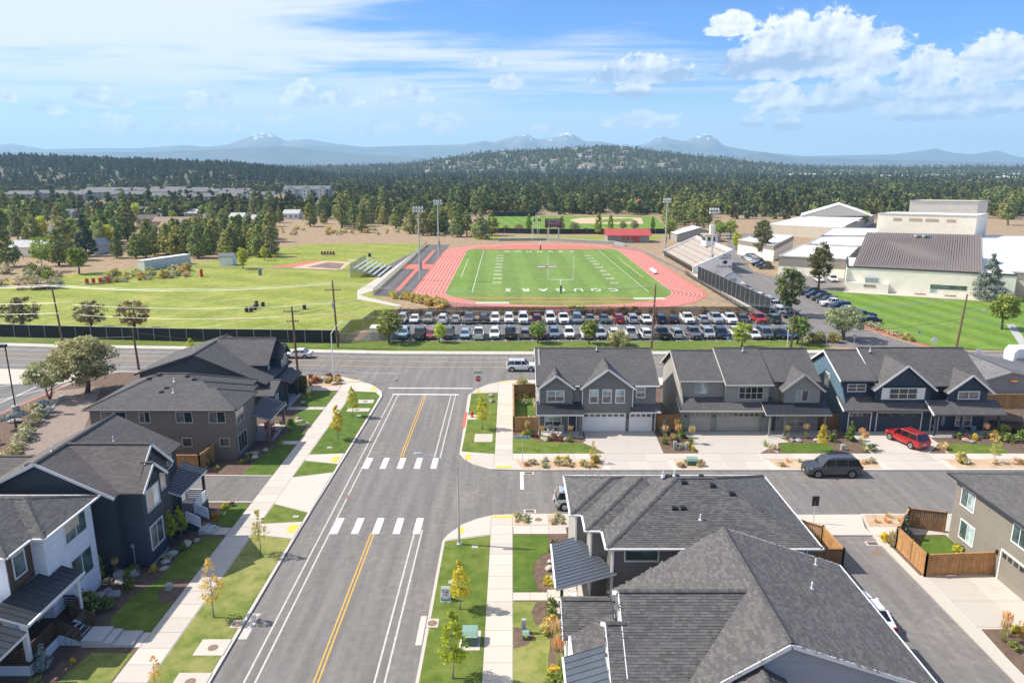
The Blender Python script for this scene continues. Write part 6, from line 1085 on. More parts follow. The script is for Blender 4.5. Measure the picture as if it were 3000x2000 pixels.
CARS = {'sedan': dict(L=4.7, W=1.82, belt=.92, hood=.86, H=1.45, ws=(1.0, .35), rw=(-1.1, -1.75), trunk=.98, wr=.33, fx=1.4, rx=-1.35),
        'hatchback': dict(L=4.3, W=1.8, belt=.95, hood=.88, H=1.5, ws=(1.05, .4), rw=(-1.35, -1.95), trunk=.98, wr=.33, fx=1.35, rx=-1.3),
        'SUV': dict(L=4.75, W=1.9, belt=1.08, hood=1.03, H=1.74, ws=(1.15, .5), rw=(-1.85, -2.2), trunk=1.1, wr=.38, fx=1.45, rx=-1.4),
        'large SUV': dict(L=5.5, W=2.03, belt=1.2, hood=1.14, H=1.94, ws=(1.35, .75), rw=(-2.2, -2.6), trunk=1.22, wr=.42, fx=1.7, rx=-1.65),
        'minivan': dict(L=5.0, W=1.95, belt=1.06, hood=.98, H=1.76, ws=(1.6, .6), rw=(-2.0, -2.35), trunk=1.1, wr=.35, fx=1.6, rx=-1.45),
        'pickup': dict(L=5.7, W=2.0, belt=1.2, hood=1.13, H=1.88, ws=(1.2, .6), rw=(-.75, -.95), trunk=1.2, wr=.42, fx=1.85, rx=-1.75)}
CARPAT = {}
def carpattern(kind):
    p = CARS[kind]; L2, w = p['L'] / 2, p['W'] / 2; b, hd = p['belt'], p['hood']; o = thing(kind.replace(' ', '_').lower() if 'SUV' not in kind else kind.lower().replace(' ', '_'), 'x', 'car')
    bz = .3
    def sec(x, top, k=1., lo=bz): return (x, [(w * k * .86, lo), (w * k * .97, lo + .12), (w * k, lo + .3), (w * k * .985, top - .12), (w * k * .93, top)])
    S_ = [sec(L2, hd * .72, .74, .36), sec(L2 - .12, hd * .9, .88, .3), sec(L2 - .5, hd * .97, .97), sec(p['ws'][0] + .12, hd + .03), sec(p['ws'][0] - .3, b), sec(0, b)]
    S_ += [sec(p['rw'][1] + .35, b), sec(-L2 + .5, p['trunk'], .99), sec(-L2 + .12, p['trunk'] - .05, .94), sec(-L2, p['trunk'] - .25, .84, .4)]
    me = loft(S_).mesh('body', smooth=False); me.polygons.foreach_set('use_smooth', [True] * len(me.polygons)); me.set_sharp_from_angle(angle=R(32))
    body = obj('body', me, None, o)
    H = p['H']; x0, x1, x2, x3 = p['ws'][0], p['ws'][1], p['rw'][0], p['rw'][1]; wb, wt = w * .93, w * .74
    top = [(x1, wt, H - .05), (x1 - .35, wt * 1.02, H), (x2 + .3, wt * 1.0, H - .01), (x2, wt * .98, H - .06)]
    mb = MB()      # roof skin with pillars: paint
    mb.hexa([(x2 + .02, -wt * .98, H - .1), (x1 - .02, -wt, H - .1), (x1 - .02, wt, H - .1), (x2 + .02, wt * .98, H - .1)], [(x2 + .08, -wt * .9, H), (x1 - .2, -wt * .9, H), (x1 - .2, wt * .9, H), (x2 + .08, wt * .9, H)])
    for s in (1, -1):
        for (xa, za), (xb, zb), t in (((x0 + .02, b), (x1 - .02, H - .05), .07), ((.0 if kind != 'pickup' else -.0, b), (.0, H - .06), .09), ((x3, b), (x2, H - .06), .12), ((x2 * .55, b), (x2 * .55, H - .06), .08)): mb.bar((xa, s * wb * .995, za - .05), (xb, s * wt * 1.0, zb), t, .05, (1, 0, 0))
    obj('cabin_frame', mb.mesh('cabin_frame'), None, o)
    gl = lambda nm, a: MB().poly(a).mesh(nm)
    e = .015
    def pane(nm, pts):
        c = sum((Vector(q) for q in pts), Vector()) / len(pts); n = (Vector(pts[1]) - Vector(pts[0])).cross(Vector(pts[2]) - Vector(pts[0])).normalized()
        if n.dot(c - Vector((0, 0, .9))) < 0: pts = pts[::-1]; n = -n
        obj(nm, MB().hexa([Vector(q) - n * .03 for q in pts], [Vector(q) for q in pts]).mesh(nm), K['glass_car'], o)
    pane('windshield', [(x0, -wb * .93, b), (x0, wb * .93, b), (x1, wt * .94, H - .07), (x1, -wt * .94, H - .07)]); pane('rear_window', [(x3, -wb * .9, b + .02), (x3, wb * .9, b + .02), (x2, wt * .9, H - .1), (x2, -wt * .9, H - .1)])
    for s in (1, -1): pane('side_window', [(x0 - .15, s * wb * .985, b - .01), (x3 + .1, s * wb * .985, b - .01), (x2 + .06, s * wt * .995, H - .08), (x1 - .06, s * wt * .995, H - .08)])
    if kind == 'pickup':      # open bed
        obj('bed_liner', MB().box(-L2 + .16, x3 - .12, -w * .8, w * .8, b - .03, b + .012).mesh('bed_liner'), K['black_metal'], o)
        mb2 = MB()
        for s in (1, -1): mb2.box(-L2 + .1, x3, s * w * .86 - .06, s * w * .86 + .06, b - .05, b + .08)
        mb2.box(-L2 + .04, -L2 + .14, -w * .85, w * .85, b - .05, b + .06); obj('bed_rail', mb2.mesh('bed_rail'), None, o)
    tyre = MB().lathe([(p['wr'] * .62, -.11), (p['wr'] * .95, -.11), (p['wr'], -.07), (p['wr'], .07), (p['wr'] * .95, .11), (p['wr'] * .62, .11)], 18, axis='y').mesh('tyre', smooth=False)
    rim = MB().lathe([(p['wr'] * .62, -.118), (p['wr'] * .6, .118), (p['wr'] * .25, .1), (.03, .122)], 12, axis='y').mesh('rim')
    for x in (p['fx'], p['rx']):
        for s in (1, -1):
            t_ = obj('wheel', tyre, K['rubber'], o, loc=(x, s * (w - .1), p['wr'])); obj('rim', rim, K['rim'], t_)
            ar = MB()
            obj('wheel_arch', MB().lathe([(p['wr'] * 1.17, -.012), (p['wr'] * 1.17, .012)], 18, axis='y').mesh('wheel_arch'), K['rubber'], o, loc=(x, s * (w - .005), p['wr'] + .02))
    for s in (1, -1):
        obj('headlight', MB().hexa([(L2 - .3, s * w * .55, hd * .72), (L2 - .02, s * w * .55, hd * .7), (L2 - .1, s * w * .84, hd * .72), (L2 - .4, s * w * .93, hd * .74)][::s], [(L2 - .32, s * w * .55, hd * .9), (L2 - .07, s * w * .55, hd * .84), (L2 - .15, s * w * .83, hd * .86), (L2 - .42, s * w * .94, hd * .9)][::s]).mesh('headlight'), K['lamp_clear'], o)
        obj('taillight', MB().box(-L2 - .0, -L2 + .2, s * w * .78 - .12, s * w * .78 + .12, p['trunk'] - .36, p['trunk'] - .06).mesh('taillight'), K['lamp_red'], o)
        obj('mirror', MB().box(x0 - .35, x0 - .22, s * (w + .08) - .09, s * (w + .08) + .09, b, b + .16).mesh('mirror'), None, o)
    obj('grille', MB().box(L2 - .06, L2 + .015, -w * .5, w * .5, .5, hd * .74).mesh('grille'), K['black_metal'], o); obj('licence_plate', MB().box(L2 + .0, L2 + .03, -.16, .16, .42, .56).mesh('licence_plate'), K['plate'], o); obj('licence_plate', MB().box(-L2 - .03, -L2 + .03, -.16, .16, .62, .76).mesh('licence_plate'), K['plate'], o)
    obj('bumper', MB().hexa([(L2 - .35, -w * .86, .28), (L2 + .02, -w * .7, .3), (L2 + .02, w * .7, .3), (L2 - .35, w * .86, .28)], [(L2 - .35, -w * .88, .45), (L2 + .02, -w * .72, .44), (L2 + .02, w * .72, .44), (L2 - .35, w * .88, .45)]).mesh('bumper'), K['rim_black'], o)
    if 'SUV' in kind:
        for s in (1, -1): obj('roof_rail', MB().bar((x1 - .4, s * wt * .82, H + .035), (x2 + .3, s * wt * .82, H + .035), .04, .04).mesh('roof_rail'), K['black_metal'], o)
    remember(o); return o
PAINTED = ('body', 'cabin_frame', 'bed_rail', 'mirror')
def car(kind, col, x, y, ang, label, z=.0, group=None):
    if kind not in CARPAT: CARPAT[kind] = carpattern(kind)
    o = place(CARPAT[kind], label, (x, y, z), R(ang), 1., group, 'pickup truck' if kind == 'pickup' else 'car')
    for ch in o.children:
        if ch.name.split('.')[0] in PAINTED:
            if not ch.data.materials: ch.data.materials.append(None)
            ch.material_slots[0].link = 'OBJECT'; ch.material_slots[0].material = paint(COLS[col])
    return o
car('large SUV', 'dark grey', 32.0, 67.5, 180, 'dark grey large SUV parked at the kerb of the side street'); car('SUV', 'red', 43.8, 75.5, 108, 'shiny red SUV on the driveway of the navy house', .145); car('SUV', 'silver', 6.1, 60.4, 0, 'silver SUV with black roof half hidden behind the stepped hip roof'); car('SUV', 'white', 1.4, 105.6, 0, 'white SUV driving past the stop sign corner'); car('sedan', 'white', -34.6, 113.2, 180, 'white hatchback-style sedan driving beside the utility pole'); car('sedan', 'white', 24.2, 43.6, 90, 'white car behind the white alley-side gutter', .01)
car('pickup', 'silver', 71.2, 107.5, 180, 'silver pickup with canopy towing the white travel trailer'); car('SUV', 'red', 68.9, 103.4, 190, 'dark red SUV beside the low grey bungalow'); car('SUV', 'dark grey', 79.6, 105.4, 180, 'dark SUV in front of the white travel trailer')
CY = [(605, 'SUV', 'silver', 1), (725, 'sedan', 'white', 1), (860, 'SUV', 'tan', 1), (1005, 'SUV', 'white', 0), (1130, 'hatchback', 'silver', 0), (1260, 'pickup', 'grey', 1), (1405, 'SUV', 'black', 0), (1515, 'SUV', 'white', 1), (1650, 'SUV', 'white', 1), (1790, 'large SUV', 'white', 1), (1925, 'SUV', 'maroon', 0), (2055, 'large SUV', 'white', 1), (2185, 'pickup', 'white', 1), (2320, 'minivan', 'blue-grey', 1)]
CY = [(1000 + .2976 * a, *r) for a, *r in CY] + [(1600 + .2976 * a, *r) for a, *r in [(430, 'sedan', 'grey', 1), (570, 'sedan', 'green', 1), (710, 'SUV', 'red', 0), (845, 'SUV', 'silver', 0), (980, 'sedan', 'white', 1), (1120, 'SUV', 'black', 0), (1250, 'sedan', 'black', 0), (1385, 'pickup', 'white', 1), (1535, 'hatchback', 'silver', 0), (1665, 'pickup', 'silver', 1), (1800, 'pickup', 'white', 1), (1940, 'sedan', 'brown', 1), (2085, 'pickup', 'red', 1), (2230, 'SUV', 'green', 0)]]
CN = [(1000 + .2976 * a, *r) for a, *r in [(455, 'sedan', 'black', 1), (615, 'SUV', 'light blue', 1), (780, 'pickup', 'dark grey', 0), (890, 'sedan', 'red', 1), (1060, 'SUV', 'brown', 1), (1220, 'hatchback', 'light blue', 1), (1355, 'pickup', 'white', 0), (1510, 'SUV', 'white', 1), (1665, 'pickup', 'black', 0), (1810, 'SUV', 'tan', 0), (1960, 'pickup', 'maroon', 1), (2095, 'SUV', 'blue-grey', 1), (2240, 'SUV', 'white', 1)]] + [(1600 + .2976 * a, *r) for a, *r in [(390, 'pickup', 'white', 1), (530, 'SUV', 'silver', 1), (665, 'SUV', 'white', 0), (830, 'pickup', 'white', 0), (975, 'SUV', 'white', 0), (1135, 'pickup', 'black', 0), (1275, 'SUV', 'silver', 0), (1445, 'pickup', 'grey', 1), (1590, 'SUV', 'silver', 1), (1720, 'SUV', 'navy', 1), (1880, 'SUV', 'white', 1), (2030, 'sedan', 'white', 1), (2150, 'minivan', 'grey', 1), (2285, 'sedan', 'black', 1), (2390, 'sedan', 'blue', 1)]]
def row(lst, ypx, where, yc):
    for i, (x, k, c, nose) in enumerate(lst):
        X0, Y_ = gp(x, ypx); nb = ' and '.join('%s %s' % (lst[j][2], lst[j][1]) for j in (i - 1, i + 1) if 0 <= j < len(lst))
        car(k, c, X0 * (yc / Y_) * 1.0, yc + random.uniform(-.25, .25), -90 if nose else 90, '%s %s parked between %s %s' % (c, k, nb, where) if 0 < i < len(lst) - 1 else '%s %s at the row end beside %s %s' % (c, k, nb, where), .016, 'cars parked in the school lot')
row(CY, 945, 'by the track fence', 140.6); row(CN, 985, 'by the lawn', 127.6)
def sidecars(p0, p1, lst, ang, where, grp):
    n = len(lst)
    for i, (k, c) in enumerate(lst):
        t = i / (n - 1); x, y = p0[0] + (p1[0] - p0[0]) * t, p0[1] + (p1[1] - p0[1]) * t; nb = lst[i - 1] if i else lst[1]
        car(k, c, x, y, ang, '%s %s next to a %s %s %s' % (c, k, nb[1], nb[0], where), .022, grp)
sidecars((57.0, 171.0), (57.4, 144.5), [('SUV', 'silver'), ('SUV', 'blue-grey'), ('pickup', 'white'), ('SUV', 'dark grey'), ('pickup', 'black'), ('pickup', 'silver'), ('sedan', 'white'), ('SUV', 'white'), ('sedan', 'black')], 0, 'along the black track fence', 'cars along the track fence')
sidecars((71.6, 171.5), (70.2, 139.5), [('SUV', 'black'), ('minivan', 'black'), ('SUV', 'dark grey'), ('SUV', 'dark grey'), ('pickup', 'white'), ('SUV', 'navy'), ('hatchback', 'silver'), ('sedan', 'maroon'), ('pickup', 'black'), ('sedan', 'black')], 180, 'beside the school lawn', 'cars beside the school lawn')
sidecars((79.5, 243), (76.5, 217), [('SUV', 'grey'), ('SUV', 'silver'), ('SUV', 'white'), ('SUV', 'white'), ('sedan', 'white'), ('pickup', 'black'), ('SUV', 'black'), ('sedan', 'navy')], 180, 'near the grey school wing', 'cars near the school wing')
for x, y, k, c, l in ((82.2, 192.5, 'sedan', 'white', 'white sedan in the nook behind the lone pine'), (86.2, 193, 'SUV', 'white', 'white SUV beside the red school door'), (90.2, 191, 'pickup', 'brown', 'bronze pickup at the school entrance nook')): car(k, c, x, y, -100, l, .022)
tr = thing('travel_trailer', 'white travel trailer with dark window behind the silver pickup', 'trailer', (80.3, 108.4, 0))
mb = loft([(-3.4, [(1.1, .9), (1.2, 1.6), (1.15, 2.3), (.9, 2.5)]), (-2.9, [(1.2, .6), (1.25, 1.6), (1.22, 2.9), (1.0, 3.05)]), (3.6, [(1.2, .55), (1.25, 1.6), (1.22, 2.95), (1.0, 3.1)])]); me = mb.mesh('shell'); me.transform(Matrix.Translation((0, 0, 0))); obj('shell', me, K['trim_white'], tr)
for a, b, z0, z1 in ((-1.6, -.6, 1.7, 2.5), (1.5, 2.3, 1.9, 2.5)): obj('window', MB().box(a, b, -1.29, -1.2, z0, z1).mesh('window'), K['glass_car'], tr)
obj('stripe', MB().box(-3.0, 3.5, -1.275, -1.2, 1.15, 1.4).mesh('stripe'), K['plastic_grey'], tr)
for x in (.4, 1.3): obj('wheel', MB().lathe([(.36, -.12), (.36, .12)], 14, axis='y').mesh('wheel'), K['rubber'], tr, loc=(x, -1.15, .36))
obj('tongue', MB().bar((-3.3, 0, .55), (-5, 0, .5), .15, .12).mesh('tongue'), K['black_metal'], tr)
ut = thing('utility_trailer', 'dark flatbed utility trailer behind the navy house porch', 'trailer', (57.6, 79.3, .13)); ut.rotation_euler = (0, 0, R(-12)); obj('deck', MB().box(-1.8, 1.8, -.8, .8, .5, .62).box(-1.8, 1.8, -.82, -.76, .6, 1.0).box(-1.8, 1.8, .76, .82, .6, 1.0).mesh('deck'), K['wood_dark'], ut)
for s in (1, -1): obj('wheel', MB().lathe([(.33, -.1), (.33, .1)], 14, axis='y').mesh('wheel'), K['rubber'], ut, loc=(.2, s * .92, .33))

# == street furniture
def upole(x, y, hgt, label, arms=(), lean=0.):
    p = thing('utility_pole', label, 'utility pole', (x, y, 0), group='wooden utility poles')
    MB().tube([(x, y, 0), (x + lean * .5, y, hgt * .5), (x + lean, y, hgt)], [.19, .16, .12], 10).build('shaft', K['pole_wood'], p)
    for z, w in arms:
        MB().bar((x + lean * z / hgt - w, y - .16, z), (x + lean * z / hgt + w, y - .16, z), .12, .12).build('crossarm', K['pole_wood'], p)
        for k in (-.9, -.3, .4, .95): MB().lathe([(.05, 0), (.07, .08), (.04, .2)], 8, (x + lean * z / hgt + w * k, y - .16, z + .06)).build('insulator', K['plastic_grey'], p)
    return p
UP = {}
for k, (px, py, tp, arms, lean, l) in dict(a=(184, 1002, 832, ((-.9, .8),), -.5, 'wooden utility pole by the black roadside fence among plum trees'), b=(407, 1082, 965, (), -.2, 'short utility pole between the big pale tree and the corner house'), c=(872, 1085, 898, ((-.7, 1.25), (-2.2, .9)), -.2, 'utility pole with two crossarms beside the driving white sedan'), d=(990, 1018, 822, ((-1.6, 1.35),), -.3, 'utility pole with transformer at the fence corner'), e=(1908, 1022, 832, (), .25, 'bare utility pole standing before the parking rows'), f=(2317, 1022, 905, ((-.3, .9),), .1, 'utility pole with short arm beside the sidewalk shade tree'), g=(2801, 1021, 862, (), .55, 'utility pole with lamp arm at the school lawn')).items():
    X0, Y_ = gp(px, py); hh = zat(Y_, tp); o = upole(X0, Y_, hh, l, tuple((hh + z, w) for z, w in arms), lean); UP[k] = Vector((X0 + lean, Y_, hh))
    if k == 'd': MB().lathe([(.24, hh - 4.6), (.26, hh - 3.8), (.2, hh - 3.6)], 10, (X0 - .4, Y_ - .1, 0)).build('transformer', K['galv'], o)
    if k == 'g': MB().tube([(X0 + .4, Y_, hh - 3.2), (X0 + 1.6, Y_ - .3, hh - 2.6), (X0 + 3.2, Y_ - .5, hh - 2.7)], .045, 6).build('lamp_arm', K['galv'], o); MB().box(X0 + 3.0, X0 + 3.7, Y_ - .65, Y_ - .35, hh - 2.8, hh - 2.62).build('lamp_head', K['galv'], o)
for nm, (px, py, tp), m_, l in (('stub_pole', (2348, 1022, 980), 'pole_wood', 'short brown stub pole beside the shade tree'), ('white_pole', (2305, 1022, 965), 'trim_white', 'thin white guy marker beside the utility pole')):
    X0, Y_ = gp(px, py); MB().tube([(X0, Y_, 0), (X0, Y_, zat(Y_, tp) * .5), (X0, Y_, zat(Y_, tp))], [.14, .13, .12] if m_ == 'pole_wood' else .06, 8).build(nm, K[m_], label=l, cat='pole')
def wire(a, b, sag, label, r=.015, m_='galv'):
    a, b = Vector(a), Vector(b); MB().tube([a.lerp(b, t / 12) - Vector((0, 0, sag * 4 * (t / 12) * (1 - t / 12))) for t in range(13)], r, 4, False).build('power_line', K[m_], label=label, cat='cable', group='overhead lines')
def Z(v, dx=0, dz=0): return (v.x + dx, v.y - .16, v.z + dz)
for i, (dx, dz) in enumerate(((-.6, .1), (0, .35), (.6, .1))):
    l = 'overhead line at the pole tops along the far side of the road'
    wire((UP['a'].x - 90, UP['a'].y + 4, UP['a'].z + dz - .3), Z(UP['a'], dx, dz - .4), 1.2, l); wire(Z(UP['a'], dx, dz - .4), Z(UP['d'], dx, dz - .6), 1.0, l); wire(Z(UP['d'], dx, dz - .6), Z(UP['e'], dx * .3, dz - .5), 1.3, l); wire(Z(UP['e'], dx * .3, dz - .5), Z(UP['f'], dx, dz), .7, l); wire(Z(UP['f'], dx, dz), Z(UP['g'], dx * .3, dz - .5), .8, l)
for dz in (-3.3, -5.1):
    l = 'lower overhead cable crossing in front of the playing field'
    wire((UP['a'].x - 90, UP['a'].y + 4, UP['a'].z + dz), Z(UP['a'], 0, dz), .8, l, .02); wire(Z(UP['a'], 0, dz), Z(UP['d'], 0, dz - .4), 1.0, l, .02); wire(Z(UP['d'], 0, dz - .4), Z(UP['e'], 0, dz), 1.4, l, .02); wire(Z(UP['e'], 0, dz), Z(UP['g'], 0, dz), 1.2, l, .02)
wire(Z(UP['b'], 0, -.3), Z(UP['c'], 0, -5.0), .8, 'cable between the short pole and the two-armed pole', .02, 'black_metal'); wire(Z(UP['b'], 0, -1.1), (UP['b'].x - 70, UP['b'].y + 5, UP['b'].z - .5), 1, 'cable running past the big pale tree', .02, 'black_metal'); wire(Z(UP['d'], 0, -9.2), (20, 117, 1.6 + 3.5), 1.5, 'black cable low over the verge lawn', .025, 'black_metal'); wire((20, 117, 5.1), Z(UP['f'], 0, -4.2), 1., 'black cable rising to the utility pole with short arm', .025, 'black_metal'); wire(Z(UP['f'], 0, -4), Z(UP['g'], 0, -4), .8, 'black cable over the school drive', .025, 'black_metal'); wire(Z(UP['g'], 0, -4), (110, 112, 4), 1., 'service line from the lamp pole over the lawn', .03); wire(Z(UP['c'], 0, -1), Z(UP['d'], 0, -4), .5, 'cable across the road between two poles', .02, 'black_metal')
def streetlight(x, y, hgt, arm, label, m_='galv', base='concrete'):
    s = thing('street_light', label, 'street light', (x, y, .12)); MB().tube([(x, y, .2), (x, y, hgt * .6), (x, y, hgt)], [.1, .08, .06], 10).build('pole', K[m_], s); MB().box(x - .2, x + .2, y - .2, y + .2, .1, .22).build('base_plate', K[m_], s)
    ax, ay, az_ = arm; MB().tube([(x, y, hgt - .1), (x + ax * .4, y + ay * .4, hgt + az_ * .55), (x + ax, y + ay, hgt + az_)], [.05, .045, .035], 8).build('arm', K[m_], s)
    d = Vector((ax, ay, 0)).normalized(); p = Vector((x + ax, y + ay, hgt + az_)); MB().hexa([p - d * .1 + Vector((-d.y * .1, d.x * .1, -.08)), p - d * .1 - Vector((-d.y * .1, d.x * .1, .08)), p + d * .65 - Vector((-d.y * .14, d.x * .14, .06)), p + d * .65 + Vector((-d.y * .14, d.x * .14, -.06))], [p - d * .1 + Vector((-d.y * .08, d.x * .08, .06)), p - d * .1 - Vector((-d.y * .08, d.x * .08, -.06)), p + d * .6 - Vector((-d.y * .1, d.x * .1, -.05)), p + d * .6 + Vector((-d.y * .1, d.x * .1, .05))]).build('lamp_head', K[m_], s)
streetlight(-4.3, 53.4, 7.0, (-2.9, .2, .95), 'tall grey street light with arm over the street at the lawn corner'); streetlight(-25.5, 99.4, 7.2, (1.0, 1.6, 1.2), 'white street light at the sandy corner rock bed', 'white_metal')
s = thing('parking_lamp', 'dark parking-lot lamp on a concrete drum beside the red kerb', 'street light', (-62.3, 86.3, .12)); hh = zat(86.3, 1014); MB().lathe([(.45, .1), (.45, .85), (.4, .9)], 14, (-62.3, 86.3, 0)).build('base', K['concrete_grey'], s); MB().tube([(-62.3, 86.3, .85), (-62.3, 86.3, hh)], .08, 8).build('pole', K['wood_dark'], s); MB().box(-63.3, -62.2, 86.0, 86.6, hh - .1, hh + .2).build('lamp_head', K['black_metal'], s)
def plate(parent, me_name, xy, x, y, z, mat, th=.02):
    return obj(me_name, MB().hexa([(a, 0, b) for a, b in xy], [(a, th, b) for a, b in xy]).mesh(me_name), K[mat], parent, loc=(x - WL[parent.name][0], y - WL[parent.name][1], z - WL[parent.name][2]))
def lettering(parent, txt, size, x, y, z, mat, sx=1., rot=(R(90), 0, 0)):
    o = obj('lettering', textmesh(txt, size, .003, sx=sx), K[mat], parent); w = WL[parent.name]; o.location = (x - w[0], y - w[1], z - w[2]); o.rotation_euler = rot; return o
def bladesign(s, txt, x, y, z, w, hgt): plate(s, 'name_plate_border', [(-w / 2, -hgt / 2), (w / 2, -hgt / 2), (w / 2, hgt / 2), (-w / 2, hgt / 2)], x, y, z, 'sign_white'); plate(s, 'name_plate', [(-w / 2 + .02, -hgt / 2 + .02), (w / 2 - .02, -hgt / 2 + .02), (w / 2 - .02, hgt / 2 - .02), (-w / 2 + .02, hgt / 2 - .02)], x, y - .008, z, 'sign_green'); lettering(s, txt, hgt * .72, x, y - .014, z, 'sign_white', .82)
X0, Y_ = -4.55, 93.5; s = thing('stop_sign', 'red octagonal stop sign under a green street name blade', 'stop sign', (X0, Y_, .12)); z = zat(Y_, 1109); oc = lambda r: [(r * math.cos(R(22.5 + 45 * k)), r * math.sin(R(22.5 + 45 * k))) for k in range(8)]
MB().tube([(X0, Y_ + .04, .1), (X0, Y_ + .04, z + 1.1)], .035, 8).build('post', K['galv'], s); plate(s, 'border', oc(.46), X0, Y_, z, 'sign_white'); plate(s, 'face', oc(.42), X0, Y_ - .01, z, 'sign_red'); lettering(s, 'STOP', .34, X0, Y_ - .02, z, 'sign_white'); bladesign(s, 'NE 27th St', X0 + .02, Y_, zat(Y_, 1090.5), 1.1, .3)
X0, Y_ = 1.11, 69.95; s = thing('street_name_sign', 'green street name sign on a thin pole in the gravel strip', 'sign', (X0, Y_, .12)); z = zat(Y_, 1281); MB().tube([(X0, Y_ + .03, .1), (X0, Y_ + .03, z + .4)], .03, 8).build('post', K['galv'], s); bladesign(s, 'NE  Pilot Peak  Rd', X0, Y_, z, 1.62, .32)
# folding sandwich board
s = thing('sandwich_board', 'white folding sign on the lawn reading model home open', 'sign', (-4.7, 45.3, .14)); a0 = Matrix.Rotation(R(-14), 4, 'X')
def tilt(o): o.matrix_local = Matrix.Translation(o.location) @ a0; return o
outl = [(-.36, 0), (-.15, 0), (-.1, .07), (.1, .07), (.15, 0), (.36, 0), (.32, 1.05), (.27, 1.1), (-.27, 1.1), (-.32, 1.05)]
for k, (nm, xy, dy, m_) in enumerate((('front_panel', outl, 0, 'sign_white'), ('blue_field', [(-.3, .14), (.3, .14), (.29, .42), (-.29, .42)], -.012, 'sign_navy'), ('logo_band', [(-.25, .3), (.25, .3), (.25, .38), (-.25, .38)], -.018, 'sign_white'), ('logo_stripe', [(-.25, .2), (.25, .2), (.25, .25), (-.25, .25)], -.018, 'sign_cyan'))):
    o = obj(nm, MB().hexa([(a, dy, b) for a, b in xy], [(a, dy + .025, b) for a, b in xy]).mesh(nm), K[m_], s); o.matrix_local = a0
for t_, z, m_ in (('MODEL', .86, 'sign_navy'), ('HOME', .71, 'sign_navy'), ('OPEN', .54, 'sign_red')): o = obj('lettering', textmesh(t_, .17, .003), K[m_], s); o.matrix_local = a0 @ Matrix.Translation((0, -.01, z)) @ Matrix.Rotation(R(90), 4, 'X')
o = obj('back_panel', MB().hexa([(a, 0, b) for a, b in outl], [(a, .025, b) for a, b in outl]).mesh('back_panel'), K['sign_white'], s); o.matrix_local = Matrix.Translation((0, .55, 0)) @ Matrix.Rotation(R(14), 4, 'X')
# hydrant, boxes
s = thing('fire_hydrant', 'red fire hydrant on a concrete pad by the red kerb', 'fire hydrant', (-4.9, 84.15, .15)); q = (-4.9, 84.15, .157)
MB().lathe([(.2, 0), (.2, .06), (.13, .08), (.12, .5), (.16, .52), (.16, .58), (.13, .62), (.09, .74), (.03, .78), (.03, .84)], 14, q).build('barrel', K['hydrant_red'], s); MB().lathe([(.07, -.26), (.07, .26)], 10, (q[0], q[1], q[2] + .42), 'x').build('hose_outlet', K['hydrant_red'], s); MB().lathe([(.09, -.22), (.09, 0)], 10, (q[0], q[1], q[2] + .4), 'y').build('pumper_outlet', K['hydrant_red'], s)
MB().tube([(-2.75, 84.0, .1), (-2.75, 84.0, .8)], .05, 8).build('marker_post', K['yellow'], label='short yellow marker post on the lawn near the hydrant', cat='marker post')
def cabinet(x, y, w, d, hgt, label, body='box_green', top='box_green_top', z=.14, slope=.12):
    s = thing('utility_box', label, 'utility box', (x, y, z)); MB().box(x - w / 2, x + w / 2, y - d / 2, y + d / 2, z, z + hgt * .72).build('cabinet', K[body], s); MB().hexa([(x - w / 2 - .02, y - d / 2 - .02, z + hgt * .72), (x + w / 2 + .02, y - d / 2 - .02, z + hgt * .72), (x + w / 2 + .02, y + d / 2 + .02, z + hgt * .72), (x - w / 2 - .02, y + d / 2 + .02, z + hgt * .72)], [(x - w / 2, y - d / 2 + slope, z + hgt), (x + w / 2, y - d / 2 + slope, z + hgt), (x + w / 2, y + d / 2, z + hgt), (x - w / 2, y + d / 2, z + hgt)]).build('lid', K[top], s)
    MB().box(x - .008, x + .008, y - d / 2 - .012, y - d / 2, z + .05, z + hgt * .7).build('door_seam', K['black_metal'], s); return s
cabinet(-2.72, 41.0, 1.0, 1.0, .85, 'large green transformer box on a concrete pad in the lawn strip', z=.157, slope=.35); cabinet(18.6, 69.7, 1.1, .8, .7, 'low green transformer box among dry shrubs by the driveway'); b = cabinet(.9, 41.3, .42, .4, .5, 'small green box with yellow label beside the tall white pedestal'); MB().box(.8, 1.0, 41.08, 41.095, .35, .5).build('warning_label', K['yellow'], b)
for x, y, w, hgt, l in ((.78, 41.9, .3, 1.0, 'tall pale pedestal in the mulch circle by the sidewalk'), (17.7, 73.7, .32, .95, 'tall pale pedestal in the dividing bed, beside the feather grass'), (18.35, 73.8, .28, .6, 'short grey pedestal between two taller ones'), (19.0, 73.7, .3, .75, 'pale pedestal nearest the grey driveway'), (35.9, 73.6, .4, .6, 'green-grey pedestal at the lawn end of the plain grey house'), (-24.2, 80.8, .35, .5, 'grey pedestal in the notch of the small porch lawn'), (-24.9, 46.9, .4, .5, 'green-grey pedestal in the mulch notch beside the sidewalk')): cabinet(x, y, w, w * .9, hgt, l, 'plastic_grey', 'plastic_grey', slope=.02)
s = thing('air_conditioner', 'outdoor air conditioner unit in the fenced side yard', 'air conditioner', (2.3, 81.8, .13)); MB().box(1.9, 2.75, 81.4, 82.25, .12, .95).build('case', K['sign_back'], s); MB().lathe([(.36, .94), (.36, .97), (.1, .98)], 16, (2.32, 81.82, 0)).build('fan_grille', K['black_metal'], s)
